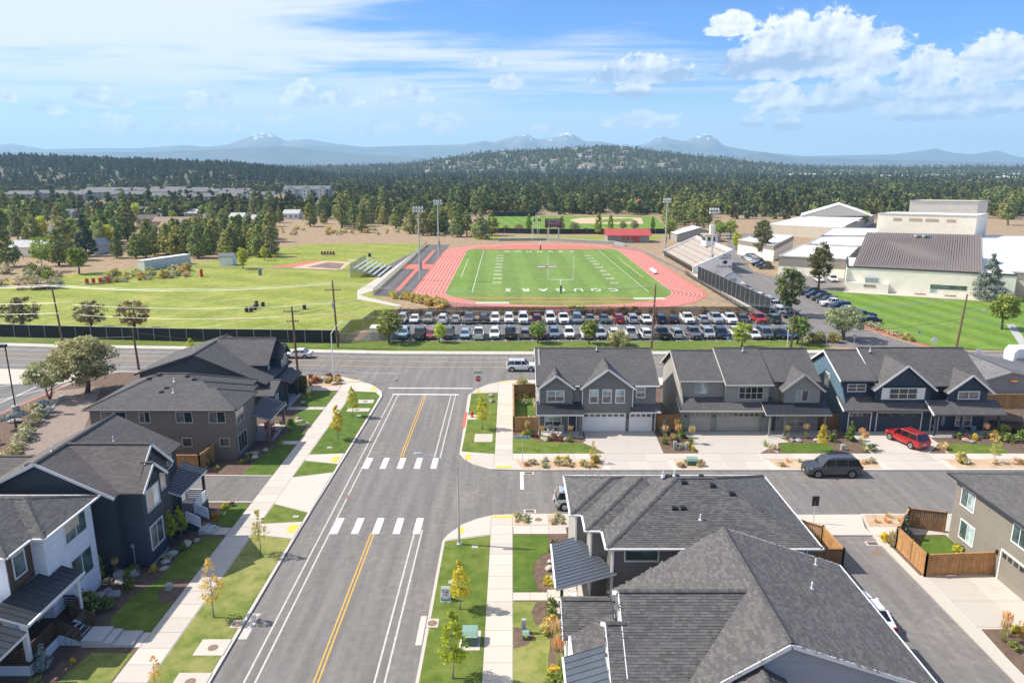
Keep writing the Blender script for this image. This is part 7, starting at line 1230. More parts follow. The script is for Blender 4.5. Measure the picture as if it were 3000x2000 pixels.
def chair(x, y, ang, label, m_):
    s = thing('porch_chair', label, 'chair', (x, y, .2), R(ang))
    for nm, a in (('seat', (-.28, .28, -.28, .28, .34, .39)), ('backrest', (-.28, .28, .24, .3, .36, 1.0)), ('armrest', (-.34, -.26, -.3, .28, .55, .6)), ('armrest', (.26, .34, -.3, .28, .55, .6)), ('leg', (-.3, -.25, -.28, -.22, 0, .55)), ('leg', (.25, .3, -.28, -.22, 0, .55)), ('leg', (-.3, -.25, .2, .26, 0, .4)), ('leg', (.25, .3, .2, .26, 0, .4))): obj(nm, MB().box(*a).mesh(nm), K[m_], s)
chair(4.4, 78.2, 20, 'grey rocking chair on the porch, the one by the post', 'plastic_grey'); chair(5.6, 78.3, -15, 'grey rocking chair on the porch, the one by the blue door', 'sign_back'); chair(51.6, 78.0, 15, 'round-backed patio chair on the navy porch by the post', 'siding_bluegrey3'); chair(52.8, 78.0, -10, 'round-backed patio chair on the navy porch by the window', 'siding_bluegrey3'); chair(4.3, 45.6, -90, 'white chair on the porch under the blue-grey metal roof', 'sign_white'); chair(-28.3, 79.3, 70, 'red chair on the brown house porch', 'hydrant_red'); chair(-28.2, 80.3, 110, 'second red chair beside the first on the brown porch', 'hydrant_red')
def simplesign(x, y, z, w, hgt, label, m_, rnd=False, top=.3):
    s = thing('road_sign', label, 'sign', (x, y, 0)); MB().tube([(x, y + .03, 0), (x, y + .03, z + top)], .035, 6).build('post', K['galv'], s); plate(s, 'face', oc(w) if rnd else [(-w, -hgt), (w, -hgt), (w, hgt), (-w, hgt)], x, y, z, m_); return s
for px, py, tp, w, m_, r, l in ((2501, 1013, 985, .42, 'sign_back', True, 'back of an octagonal sign at the school drive exit'), (2420, 1016, 983, .22, 'sign_white', False, 'white sign beside the clipped bush at the drive'), (2506, 930, 912, .3, 'sign_white', False, 'white speed sign in front of the black pickup'), (2690, 1000, 973, .22, 'sign_cyan', False, 'small pale sign on the school lawn edge'), (2130, 1018, 990, .2, 'sign_cyan', False, 'slim pole sign on the verge before the lot')):
    X0, Y_ = gp(px, py); simplesign(X0, Y_, zat(Y_, tp), w, w * 1.3, l, m_, r)
X0, Y_ = 26.0, 57.0; simplesign(X0, Y_, 2.2, .3, .45, 'dark back of a sign at the alley mouth', 'black_metal', top=.0); s = simplesign(69.6, 104.6, 3.0, .35, .6, 'white turn-lane sign before the silver pickup', 'sign_white'); s = thing('school_sign', 'white pole banner standing on the right road edge', 'sign', (70.5, 117.5, 0)); MB().tube([(70.5, 117.5, 0), (70.5, 117.5, 2.2)], .05, 6).build('post', K['galv'], s); MB().lathe([(.5, -.03), (.5, .03)], 16, (70.5, 117.4, 1.9), 'y').build('disc', K['sign_white'], s)
# fences of the sports ground
def meshfence(pts, hgt, label, m_, step=3., pm='galv', top=True, z=0., r=.035, cat='fence'):
    f = thing('chain_link_fence', label, cat, (*pts[0], z))
    for a, b in zip(pts, pts[1:]):
        a, b = Vector((*a, z)), Vector((*b, z)); n = max(1, round((b - a).length / step))
        for k in range(n):
            p, q = a.lerp(b, k / n), a.lerp(b, (k + 1) / n); nn = Vector((-(b - a).y, (b - a).x, 0)).normalized() * .008
            MB().hexa([p - nn, q - nn, q + nn, p + nn], [p - nn + Vector((0, 0, hgt)), q - nn + Vector((0, 0, hgt)), q + nn + Vector((0, 0, hgt)), p + nn + Vector((0, 0, hgt))]).build('screen_panel', K[m_], f); MB().tube([p + Vector((0, -.05, 0)), p + Vector((0, -.05, hgt + .12))], r, 6).build('post', K[pm], f)
        if top: MB().tube([a + Vector((0, -.05, hgt + .06)), b + Vector((0, -.05, hgt + .06))], r * .8, 5).build('top_rail', K[pm], f)
    return f
c1 = gp(995, 1005); c2 = gp(1029, 968); c3 = gp(1062, 965); c4 = gp(1100, 936)
f = meshfence([(-150, 132.2), gp(0, 986), gp(500, 999), c1], 2.3, 'long black screened fence along the verge of the playing field', 'windscreen'); X0, Y_ = gp(968, 1003)
s = thing('field_banner', 'white banner reading Clyde Purcell Field hung on the black fence', 'banner', (X0, Y_ - .25, 1.2)); MB().box(X0 - 2.2, X0 + 1.6, Y_ - .2, Y_ - .15, .95, 2.2).build('cloth', K['sign_white'], s); lettering(s, 'CLYDE PURCELL', .5, X0 - .3, Y_ - .21, 1.85, 'text_maroon', .8); lettering(s, 'FIELD', .38, X0 - .3, Y_ - .21, 1.35, 'orange', .9)
meshfence([c1, c2, c3, c4], 2.0, 'stepped screened fence beside the parking lot corner', 'windscreen_open', 2.6); meshfence([c4, (-10, 146.8), (20, 146.9), (53.2, 146.9)], 1.85, 'screened black fence between parked cars and the running track', 'windscreen_open', 3.2, 'black_metal'); meshfence([(53.3, 146.9), (52.2, 170), (50.9, 197)], 3.6, 'tall black fence along the straight of the track', 'windscreen', 3.0)
CX, HW, B0 = 11.35, 27.85, 177.
def oval(a, b, t0, t1, n, y0=177., y1=265.):
    return [(CX + a * math.cos(R(t0 + (t1 - t0) * k / n)), (y1 if math.sin(R(t0 + (t1 - t0) * k / n)) > 0 else y0) + b * math.sin(R(t0 + (t1 - t0) * k / n))) for k in range(n + 1)]
meshfence(oval(36.6, 28, 182, 262, 10), 1.2, 'low pale fence round the near left bend of the track', 'chainlink', 2.4, 'galv', False); meshfence([(-33.6, 173), (-33.6, 287)], 1.3, 'low fence with banners beside the black jump apron', 'chainlink', 4.0, 'white_metal'); meshfence([(49.8, 150), (49.6, 206)], 1.1, 'low rail fence along the outer straight by the plaza', 'chainlink_dark', 3., 'black_metal'); meshfence([(49.9, 210), (47.0, 262), (38, 278)], 1.1, 'low rail fence before the grandstand', 'chainlink', 3., 'galv')
meshfence([c1, (-25.2, 124.5), (-20.6, 124.5)], 1.6, 'chain-link fence round the beige utility shed', 'chainlink', 2.4)
# track and field
def ring(name, a0, b0, a1, b1, z, mat, n=48, **k):
    A, Bq = oval(a0, b0, 0, 360, n), oval(a1, b1, 0, 360, n); mb = MB()
    for i in range(n): mb.poly([(*Bq[i], z), (*Bq[i + 1], z), (*A[i + 1], z), (*A[i], z)][::-1])
    return mb.build(name, K[mat], **k)
flat('infield_turf', oval(28.2, 19.6, 0, 360, 48)[:-1], .03, K['turf_field'], **S); ring('running_track', 27.9, 19.2, 36.2, 27.3, .036, 'track_red', **S); TR = bpy.data.objects['running_track']
for k in range(8): ring('lane_line', 28.0 + k * 1.0, 19.3 + k * .98, 28.09 + k * 1.0, 19.39 + k * .98, .041, 'paint_white', parent=TR)
flat('red_end_zone', [(CX - 26.5, 270.2), (CX + 26.5, 270.2)] + oval(26.5, 18.3, 20, 160, 16), .04, K['track_red'], **S)
for y in (184, 192, 200): line('finish_line', [(-24.2, y), (-16.6, y)], .14, .044, K['paint_white'], parent=TR)
flat('outer_apron', [(-33.4, 171), (-25, 168), (-24.6, 180), (-24.6, 287), (-33.4, 287)], .026, K['apron_black'], **S)
for p in ([(-33.2, 217), (-24.6, 217), (-24.6, 228), (-33.2, 228)], [(-29.2, 177.5), (-27.9, 177.5), (-27.9, 217), (-29.2, 217)], [(-29.2, 228), (-27.9, 228), (-27.9, 266), (-29.2, 266)]): flat('jump_runway', p, .034, K['track_red'], **S)
flat('apron_panel', [(-33, 180), (-30.2, 180), (-30.2, 214), (-33, 214)], .031, K['asphalt_path'], **S); flat('apron_panel', [(-26.9, 180), (-24.8, 180), (-24.8, 214), (-26.9, 214)], .031, K['asphalt_path'], **S); flat('apron_panel', [(-33, 231), (-30.2, 231), (-30.2, 262), (-33, 262)], .031, K['asphalt_path'], **S); flat('apron_panel', [(-26.9, 231), (-24.8, 231), (-24.8, 262), (-26.9, 262)], .031, K['asphalt_path'], **S); flat('apron_panel', [(-33, 267), (-24.8, 267), (-24.8, 286), (-33, 286)], .031, K['asphalt_path'], **S)
flat('walkway', [(-36.6, 172), (-33.8, 168), (-24.2, 158), (-25.5, 157), (-36, 166), (-38.5, 178), (-36.4, 214), (-34.2, 288), (-33.8, 288), (-33.8, 180)], .03, K['concrete'], **S)
TF = bpy.data.objects['infield_turf']
for a in ([(-9.8, 175.6), (-10.4, 265.6)], [(33.6, 175.6), (31.8, 265.6)], [(-14.2, 200), (-14.6, 243)], [(36.5, 200), (35.7, 243)]): line('field_line', a, .13, .036, K['paint_field'], parent=TF)
for k in range(22): y = 183.0 + k * 3.76; line('field_line', [(-9.8, y), (33, y)], .06 if k % 2 else .09, .0355, K['paint_field'], parent=TF)
def turftext(s, size, x, y, rz=0, sx=1., sy=1., m_='paint_field'):
    me = textmesh(s, size, .002); me.transform(Matrix.Diagonal((sx, sy, 1, 1))); o = obj('field_lettering', me, K[m_], TF, loc=(x, y, .043)); o.rotation_euler = (0, 0, rz)
for i, ch in enumerate('COUGARS'): turftext(ch, 5.4, 25.4 - i * 4.4, 179.2, math.pi, .66, 1.1); turftext(ch, 4.6, -1.75 + i * 3.92, 263, 0, .66, 1.05)
for i, nmb in enumerate(('1 0', '2 0', '3 0', '4 0', '5 0', '4 0', '3 0', '2 0', '1 0')):
    y = 190.4 + i * 7.55; turftext(nmb, 2.5, -3.9, y, R(90), .9, 1.3); turftext(nmb, 2.5, 27.0 - i * .12, y, R(-90), .9, 1.3)
flat('midfield_emblem', [(7.7, 219.3), (13.8, 219.3), (13.2, 221.8), (13.8, 224.3), (7.7, 224.3), (8.4, 221.8)], .046, K['text_maroon'], **S); line('emblem_bar', [(7.9, 220.5), (13.6, 223.2)], .7, .05, K['paint_field'], parent=TF); line('emblem_bar', [(7.9, 223.2), (13.6, 220.5)], .7, .05, K['paint_field'], parent=TF)
for x0, x1, y in ((-8.2, -.6, 161.4), (28.4, 35.8, 167.0)): flat('sand_pit', [(x0, y - 1.1), (x1, y - 1.1), (x1, y + 1.1), (x0, y + 1.1)], .048, K['concrete'], **S)
for y, x0, x1 in ((162.6, -.5, 35.5), (167.4, -13, 28.2)): line('jump_runway', [(x0, y), (x1, y)], 1.2, .046, K['track_red'], **S)
def goal(x, y, label):
    g = thing('goal_post', label, 'goal post', (x, y, 0)); MB().tube([(x, y - 1.6, .0), (x, y - 1.6, 2.0), (x, y - 1.2, 2.9), (x, y, 3.05)], .09, 8).build('gooseneck', K['white_metal'], g); MB().lathe([(.22, 0), (.22, 1.9)], 10, (x, y - 1.6, 0)).build('pad', K['rubber'], g); MB().tube([(x - 3.1, y, 3.05), (x + 3.1, y, 3.05)], .08, 8).build('crossbar', K['white_metal'], g)
    for s_ in (-1, 1): MB().tube([(x + s_ * 3.1, y, 3.0), (x + s_ * 3.1, y, 9.0)], .06, 8).build('upright', K['white_metal'], g)
goal(11.9, 175.8, 'white goal post standing before the near end zone lettering'); goal(10.5, 269, 'white goal post on the red end zone under the scoreboard')
def floodlight(x, y, hgt, label):
    g = thing('floodlight_mast', label, 'floodlight', (x, y, 0), group='stadium floodlights'); MB().tube([(x, y, 0), (x, y, hgt * .5), (x, y, hgt)], [.3, .22, .14], 10).build('mast', K['galv'], g); MB().box(x + .1, x + .6, y - .3, y + .3, 3, 5.2).build('control_box', K['plastic_grey'], g)
    for r in (0, 1): MB().box(x - 1.5, x + 1.5, y - .1, y + .1, hgt - .2 - r * .9, hgt - .05 - r * .9).build('crossarm', K['galv'], g)
    for k in range(4):
        for r in (0, 1): MB().hexa([(x - 1.4 + k * .75, y - .3, hgt - .1 - r * .9), (x - .9 + k * .75, y - .3, hgt - .1 - r * .9), (x - .9 + k * .75, y + .3, hgt - .1 - r * .9), (x - 1.4 + k * .75, y + .3, hgt - .1 - r * .9)], [(x - 1.3 + k * .75, y - .2, hgt + .5 - r * .9), (x - 1.0 + k * .75, y - .2, hgt + .5 - r * .9), (x - 1.0 + k * .75, y + .2, hgt + .5 - r * .9), (x - 1.3 + k * .75, y + .2, hgt + .5 - r * .9)]).build('lamp', K['white_metal'], g)
floodlight(-24.9, 194.5, 19.3, 'floodlight mast on the black apron between the red runways'); floodlight(-25.1, 248, 18.6, 'floodlight mast behind the far runway of the apron'); floodlight(55.9, 265, 18.4, 'floodlight mast at the far end of the grandstand'); floodlight(57.9, 209.8, 18.0, 'floodlight mast at the lettered grandstand wall')
# grandstand
g = thing('grandstand', 'concrete grandstand with red seats, press box and lettered side wall', 'grandstand', (58, 230, 0)); gx0, gx1, gy0, gy1, gz = 52.6, 63.2, 208.6, 250, zat(209.8, 733)
N = 12
for k in range(N): x0 = gx0 + (gx1 - gx0) * k / N; zz = 1.0 + (gz - 1.4) * (k + 1) / N; MB().box(x0, gx1, gy0 + .3, gy1 - .3, zz - (gz - 1.4) / N - .002 * k, zz).build('tier', K['concrete_grey'], g); MB().box(x0 + .05, x0 + .4, gy0 + .6, gy1 - .6, zz + .02, zz + .14).build('bench', K['siding_tan'], g)
for k in range(0, N, 2):
    for j in range(11): x0 = gx0 + (gx1 - gx0) * k / N; zz = 1.0 + (gz - 1.4) * (k + 1) / N; y = gy0 + 2.2 + j * 3.7; MB().box(x0 + .05, x0 + .5, y, y + 1.2, zz + .13, zz + .22).build('seat', K['hydrant_red'], g)
for y in (gy0, gy1): MB().hexa([(gx0 - .3, y - .3, 0), (gx1 + .3, y - .3, 0), (gx1 + .3, y + .3, 0), (gx0 - .3, y + .3, 0)], [(gx0 - .3, y - .3, 1.9), (gx1 + .3, y - .3, gz + .5), (gx1 + .3, y + .3, gz + .5), (gx0 - .3, y + .3, 1.9)]).build('side_wall', K['trim_white'], g)
MB().box(gx1, gx1 + .3, gy0, gy1, 0, gz + .5).build('back_wall', K['trim_white'], g)
for t_, x, z in (('JACK', 62.0, 5.15), ('HARRIS', 61.4, 4.3), ('STADIUM', 61.2, 1.9)): lettering(g, t_, 1.05, x, gy0 - .32, z, 'text_maroon', .95)
plate(g, 'emblem_board', [(-1.7, -.85), (1.7, -.85), (1.7, .85), (-1.7, .85)], 61.4, gy0 - .33, 3.15, 'sign_white'); plate(g, 'emblem', [(.6 * math.cos(R(30 * k)) * 1.1, .55 * math.sin(R(30 * k))) for k in range(12)], 61.5, gy0 - .36, 3.2, 'text_black'); plate(g, 'emblem_face_bar', [(-.9, -.35), (-.3, -.2), (-.3, -.05), (-.9, -.2)], 61.5, gy0 - .36, 3.1, 'text_black')
pb = MB().box(60.6, 64.2, 227, 232.5, gz - .8, gz + 2.6).build('press_box', K['trim_white'], g); MB().box(60.2, 64.6, 226.6, 233, gz + 2.6, gz + 2.85).build('press_box_roof', K['siding_tan'], pb)
for y in (227.4, 228.7, 230, 231.3): MB().box(60.54, 60.62, y, y + 1.0, gz + .9, gz + 2.1).build('pane', K['glass_dark'], pb)
for x in (61.0, 62.4): MB().box(x, x + 1.0, 226.94, 227.02, gz + .9, gz + 2.1).build('pane', K['glass_dark'], pb)
MB().box(62.6, 64, 230, 231.4, gz + 2.85, gz + 5.6).build('filming_tower', K['siding_cream'], g)
meshfence([(gx0 - .6, gy0 + .2), (gx0 - .6, gy1)], 1.1, 'black rail along the front of the grandstand', 'chainlink_dark', 2.2, 'black_metal', True, .9)
def shed(label, x0, x1, y0, y1, h_, rise, wall, roof, axis='x', parts=(), group=None, cat='building', name='shed', over=.4):
    b = thing(name, label, cat, ((x0 + x1) / 2, (y0 + y1) / 2, 0), group=group); mb = MB(); cx, cy = (x0 + x1) / 2, (y0 + y1) / 2
    if axis == 'x': mb.hexa([(x0, y0, 0), (x0, y1, 0), (x0, y1, h_), (x0, cy, h_ + rise), (x0, y0, h_)][::-1], [(x1, y0, 0), (x1, y1, 0), (x1, y1, h_), (x1, cy, h_ + rise), (x1, y0, h_)][::-1])
    else: mb.hexa([(x0, y0, 0), (x1, y0, 0), (x1, y0, h_), (cx, y0, h_ + rise), (x0, y0, h_)], [(x0, y1, 0), (x1, y1, 0), (x1, y1, h_), (cx, y1, h_ + rise), (x0, y1, h_)])
    mb.build('wall', K[wall], b); r = Roof(b, roof, 'trim_white', .12); k = rise / (((y1 - y0) if axis == 'x' else (x1 - x0)) / 2) * over
    r.gable(x0 - over, x1 + over, y0 - over, y1 + over, axis, h_ + rise + .12, h_ - k + .12, h_ - k + .12); r.finish()
    F_ = Face('-y', 0, y0)
    for nm, u0, u1, z0, z1, m_ in parts: F_.box(MB(), u0, u1, z0, z1, -.02, .06).build(nm, K[m_], b)
    return b
a, b = gp(1810, 707), gp(1898, 711); c = shed('grey block concession stand with red metal roof beside the track', a[0] - 5, b[0] + .5, b[1], b[1] + 9, 3.2, 1.9, 'block', 'metal_red', 'x', (('door', b[0] - 5.6, b[0] - 3.4, .1, 2.6, 'metal_red'), ('service_window', a[0] + .8, a[0] + 2.2, 1.1, 2.4, 'metal_red'), ('service_window', a[0] + 2.7, a[0] + 4.1, 1.1, 2.4, 'metal_red'), ('service_window', a[0] + 4.6, a[0] + 6.0, 1.1, 2.4, 'metal_red')), over=.9, name='concession_stand')
X0, Y_ = gp(1880, 624); shed('grey building with red roof and dark door behind the baseball field', X0 - 8, X0 + 6.5, Y_, Y_ + 14, 5.2, 3.2, 'block', 'metal_red', 'y', (('door', X0 - 2, X0 + 1.4, .1, 4.2, 'black_metal'), ('gable_panel', X0 - 7.9, X0 + 6.4, 5.2, 5.6, 'metal_red'), ('name_board', X0 - 1.8, X0 + .4, 6.2, 6.9, 'sign_white')), name='clubhouse')
shed('small white ticket shed with grey shingle roof by the black fence', 54.2, 58.6, 183.5, 189, 2.7, 1.3, 'siding_white', 'shingle_far', 'y', (('roller_door', 55.6, 57.4, .1, 2.2, 'plastic_grey'),)); X0, Y_ = gp(1960, 712); shed('low grey hut with pale gable roof behind the grandstand', X0 + 4, X0 + 22, Y_ + 4, Y_ + 15, 3.2, 2.6, 'block', 'metal_white', 'y'); X0, Y_ = gp(1058, 1000); s = shed('beige flat utility shed inside the chain-link corner', -25.2, -21.5, 125.4, 128, 2.1, .15, 'siding_cream', 'siding_cream', 'x', (('door', -23.6, -22.4, .1, 1.9, 'siding_tan'),), over=.05)
X0, Y_ = gp(645, 778); shed('small white storage shed at the edge of the juniper grove', X0 - .2, X0 + 4, Y_, Y_ + 3.2, 3.0, .7, 'siding_white', 'shingle_far', 'x', (('door', X0 + .6, X0 + 2.0, .1, 2.2, 'trim_white'),)); a = gp(425, 793); b = gp(560, 772)
s = thing('shipping_container', 'long pale grey storage container on the dry slope', 'container', (a[0], a[1], 0)); d = Vector((b[0] - a[0], b[1] - a[1], 0)); L_ = d.length; d.normalize(); nn = Vector((-d.y, d.x, 0)); P_ = lambda u, v, z: tuple(Vector((*a, 0)) + d * u + nn * v + Vector((0, 0, z))); MB().hexa([P_(0, 0, 0), P_(L_, 0, 0), P_(L_, 2.6, 0), P_(0, 2.6, 0)], [P_(0, 0, 2.9), P_(L_, 0, 2.9), P_(L_, 2.6, 2.9), P_(0, 2.6, 2.9)]).build('body', K['siding_apt_white'], s); MB().hexa([P_(-.1, -.1, 2.9), P_(L_ + .1, -.1, 2.9), P_(L_ + .1, 2.7, 2.9), P_(-.1, 2.7, 2.9)], [P_(-.1, -.1, 3.02), P_(L_ + .1, -.1, 3.02), P_(L_ + .1, 2.7, 3.02), P_(-.1, 2.7, 3.02)]).build('roof', K['metal_white'], s)
for k in range(int(L_ / .7)): MB().bar(P_(.3 + k * .7, -.03, .1), P_(.3 + k * .7, -.03, 2.85), .09, .05, nn).build('rib', K['siding_apt_white'], s)
# scoreboard
X0, Y_ = gp(1604, 705); Xc = X0 + 2.4; s = thing('scoreboard', 'black and maroon scoreboard on a post behind the far end zone', 'scoreboard', (Xc, Y_, 0)); zb, zt = zat(Y_, 667), zat(Y_, 641)
for x in (Xc - 2.2, Xc + 2.2): MB().box(x - .2, x + .2, Y_ + .1, Y_ + .5, 0, zb + .5).build('post', K['galv'], s)
MB().box(Xc - 3.5, Xc + 3.5, Y_, Y_ + .5, zb, zt).build('panel', K['text_black'], s); F_ = Face('-y', Xc, Y_); hB = zt - zb
F_.box(MB(), -3.3, 3.3, zb + hB * .22, zb + hB * .8, .0, .03).build('score_field', K['text_maroon'], s); F_.box(MB(), -1.6, 1.7, zb + hB * .57, zb + hB * .74, .03, .05).build('clock_window', K['text_black'], s); F_.box(MB(), -1.75, 1.85, zb + hB * .545, zb + hB * .765, .028, .04).build('clock_frame', K['sign_white'], s)
for t_, u, z, sz in (('MOUNTAIN VIEW HIGH SCHOOL', 0, .89, .42), ('HOME', -2.6, .73, .36), ('GUEST', 2.6, .73, .36), ('DOWN', -2.0, .42, .3), ('TO GO', -.7, .42, .3), ('BALL ON', .8, .42, .3), ('QTR', 2.1, .42, .3), ('GO COUGARS', .4, .1, .42)): lettering(s, t_, sz, Xc + u, Y_ - .06, zb + hB * z, 'sign_white', .85)
for px in (1562, 1574, 1579): X1, Y1 = gp(px, 695); p = thing('flagpole', 'thin white flagpole beside the scoreboard', 'flagpole', (X1, Y1, 0), group='flagpoles by the scoreboard'); MB().tube([(X1, Y1, 0), (X1, Y1, zat(Y1, 632))], .08, 6).build('pole', K['white_metal'], p); MB().poly([(X1, Y1, zat(Y1, 640)), (X1 + .9, Y1, zat(Y1, 642)), (X1 + .8, Y1 + .1, zat(Y1, 649)), (X1, Y1, zat(Y1, 648))]).build('flag', K['sign_navy' if px != 1579 else 'sign_red'], p)
# baseball field behind
flat('baseball_turf', [gp(1350, 676), gp(1440, 632), gp(1920, 634), gp(1960, 680), gp(1960, 686), gp(1440, 678)], .02, K['turf_school'], **S); flat('north_lawn', [gp(1360, 692), gp(1960, 690), gp(1900, 708), gp(1400, 704)], .016, K['turf'], **S); flat('baseball_infield', [gp(1668, 644), gp(1700, 639), gp(1800, 636), gp(1880, 639), gp(1885, 656), gp(1800, 656), gp(1700, 655)], .05, K['infield'], **S); flat('baseball_diamond', [gp(1762, 642), gp(1850, 640), gp(1870, 650), gp(1762, 652)], .08, K['turf_school'], **S)
meshfence([gp(1400, 682), gp(1600, 686), gp(1960, 685)], 2.4, 'black outfield fence with yellow top behind the far lawn', 'windscreen', 6., 'yellow'); meshfence([gp(1430, 634), gp(1568, 634)], 2.9, 'black screen at the back of the baseball field', 'windscreen', 6.); MB().prism([gp(1460, 706), gp(1600, 705), gp(1800, 716), gp(1830, 722), gp(1830, 720), gp(1800, 714), gp(1600, 703), gp(1460, 704)], 0, 1.1).build('retaining_wall', K['block'], label='long low block wall curving behind the far end of the track', cat='wall')
# benches, drums and training sleds on the grass
def drum(px, py, hgt, label, m_, r=.32, group=None): X0, Y_ = gp(px, py); MB().lathe([(r, 0), (r * 1.05, hgt * .9), (r * .8, hgt)], 12, (X0, Y_, 0)).build('bin', K[m_], label=label, cat='bin', group=group)
for px, py in ((723, 914), (736, 913), (747, 908), (752, 902), (752, 895), (771, 899), (892, 906)): drum(px, py, 1.1, 'dark drum standing on the marked playing field', 'grate', .38, 'dark drums on the playing field')
drum(591, 811, 2.2, 'red padded tackling dummy on the grass edge', 'hydrant_red', .4); drum(762, 806, 1.8, 'grey drum on a white slab by the pit', 'siding_bluegrey3', .45); drum(1083, 752, 1.2, 'black bin beside the asphalt path', 'grate', .5)
for px, py in ((255, 834), (274, 833), (294, 832), (317, 830)): X0, Y_ = gp(px, py); s = thing('blocking_sled', 'red blocking sled on the grass edge', 'training sled', (X0, Y_, 0), group='red blocking sleds'); MB().box(X0 - .4, X0 + .4, Y_, Y_ + .35, .4, 1.6).build('pad', K['hydrant_red'], s); MB().bar((X0, Y_ + .3, .9), (X0 - .7, Y_ + 1.2, .1), .1, .1).build('strut', K['black_metal'], s); MB().box(X0 - .6, X0 + .6, Y_ - .3, Y_ + 1.4, .02, .1).build('runner', K['black_metal'], s)
X0, Y_ = gp(962, 749); s = thing('tackling_sled', 'long five-pad dark red sled on the lawn', 'training sled', (X0, Y_, 0))
for k in range(5): MB().box(X0 - 2.5 + k, X0 - 1.9 + k, Y_, Y_ + .4, .3, 1.5).build('pad', K['text_maroon'], s)
MB().box(X0 - 2.6, X0 + 2.6, Y_ + .3, Y_ + .6, .4, .6).build('beam', K['black_metal'], s)
X0, Y_ = gp(803, 764); X1, Y1 = gp(883, 763); s = thing('swing_frame', 'long training frame with yellow legs at the grove edge', 'frame', (X0, Y_, 0)); MB().tube([(X0, Y_, 2.2), (X1, Y1, 2.2)], .08, 6).build('beam', K['black_metal'], s)
for x, y in ((X0, Y_), (X1, Y1)):
    for k in (-.8, .8): MB().tube([(x, y, 2.2), (x + .3 * k, y + k, 0)], .07, 6).build('leg', K['yellow'], s)
s = thing('bleacher', 'small aluminium bleacher on the grass bank beside the walkway', 'bleacher', (-42, 214, 0))
for k in range(6): MB().box(-37.6 - k * 1.3, -36.9 - k * 1.3, 200, 221, .35 + k * .45, .47 + k * .45).build('bench', K['galv'], s); MB().box(-38.1 - k * 1.3, -37.6 - k * 1.3, 200, 221, .05 + k * .45, .12 + k * .45).build('foot_board', K['galv'], s)
for y in (200.3, 207, 214, 220.7): MB().bar((-37, y, .1), (-45, y, 2.7), .12, .1).build('frame', K['galv'], s); MB().box(-44.9, -44.7, y - .1, y + .1, 0, 3.8).build('leg', K['galv'], s)
meshfence([(-45, 200), (-45, 221)], 3.7, 'back rail mesh of the small bleacher', 'chainlink', 3.)
s = thing('bench_row', 'row of team benches on the red track by the field', 'bench', (41, 212, 0)); MB().box(40.6, 41.3, 206, 214, .4, .5).build('seat', K['white_metal'], s); MB().box(41.3, 41.4, 206, 214, .5, 1.0).build('backrest', K['white_metal'], s)
for y in (206.4, 210, 213.6): MB().box(40.7, 41.3, y - .05, y + .05, 0.04, .42).build('leg', K['black_metal'], s)
# school
def block(label, top, z0, z1, wall, roof, parts=(), cap=.35, band=None):
    b = thing('school_building', label, 'school building', (sum(p[0] for p in top) / len(top), sum(p[1] for p in top) / len(top), 0), group='school buildings')
    MB().prism(top, 0, z1).build('wall', K[wall], b)
    if sum(p[0] * q[1] - q[0] * p[1] for p, q in zip(top, top[1:] + top[:1])) < 0: top = top[::-1]
    c = Vector((sum(p[0] for p in top) / len(top), sum(p[1] for p in top) / len(top))); ins = [tuple(Vector(p).lerp(c, .02)) for p in top]
    MB().prism(ins, z1, z1 + .06).build('roof', K[roof], b)
    for p, q in zip(top, top[1:] + top[:1]): MB().bar((*p, z1 + .1), (*q, z1 + .1), .35, .35).build('parapet', K['trim_grey'], b)
    if band:
        for p, q in zip(top, top[1:] + top[:1]): MB().bar((*p, z1 - band / 2 - .1), (*q, z1 - band / 2 - .1), .12, band).build('metal_band', K['siding_school_grey'], b)
    return b
def T(x, y, z): return gp(2100 + .38265 * x, 500 + .38265 * y, z)
fl, fr, rl, rr = T(1045, 735, 5.6), T(2030, 790, 5.6), T(1150, 475, 12.5), T(2025, 495, 12.5)
b = thing('school_building', 'school hall with broad brown standing-seam roof and cream front wall', 'school building', (*fl, 0), group='school buildings'); fl2, fr2 = T(1000, 735, 5.8), T(2300, 800, 5.8)
d = (Vector(fr2) - Vector(fl2)).normalized(); n2 = Vector((-d.y, d.x)); q0, q1 = Vector(fl2), Vector(fr2); MB().prism([tuple(q0), tuple(q1), tuple(q1 + n2 * 22), tuple(q0 + n2 * 22)], 0, 5.7).build('wall', K['siding_cream'], b); MB().prism([tuple(q0 + n2 * .3 + d * .3), tuple(q1 + n2 * .3), tuple(q1 + n2 * 21), tuple(q0 + n2 * 21 + d * .3)], 5.7, 5.78).build('flat_roof', K['metal_white'], b)
for p, q in ((q0, q1), (q0, q0 + n2 * 22)): MB().bar((*p, 5.85), (*q, 5.85), .3, .35).build('parapet', K['trim_dark'], b)
Fs = [Vector((*fl, 5.95)), Vector((*fr, 5.95)), Vector((*rr, 12.6)), Vector((*rl, 12.6))]; sr = MB().hexa([p - Vector((0, 0, .3)) for p in Fs], Fs).build('seam_roof', K['metal_brown'], b); MB().hexa([Fs[3] - Vector((0, 0, 7)), Fs[2] - Vector((0, 0, 7)), Fs[2] - Vector((0, 0, .1)), Fs[3] - Vector((0, 0, .1))], [p + Vector((4, 9, 0)) for p in (Fs[3] - Vector((0, 0, 7)), Fs[2] - Vector((0, 0, 7)), Fs[2] - Vector((0, 0, 3)), Fs[3] - Vector((0, 0, 3)))]).build('rear_wall', K['siding_school_tan'], b)
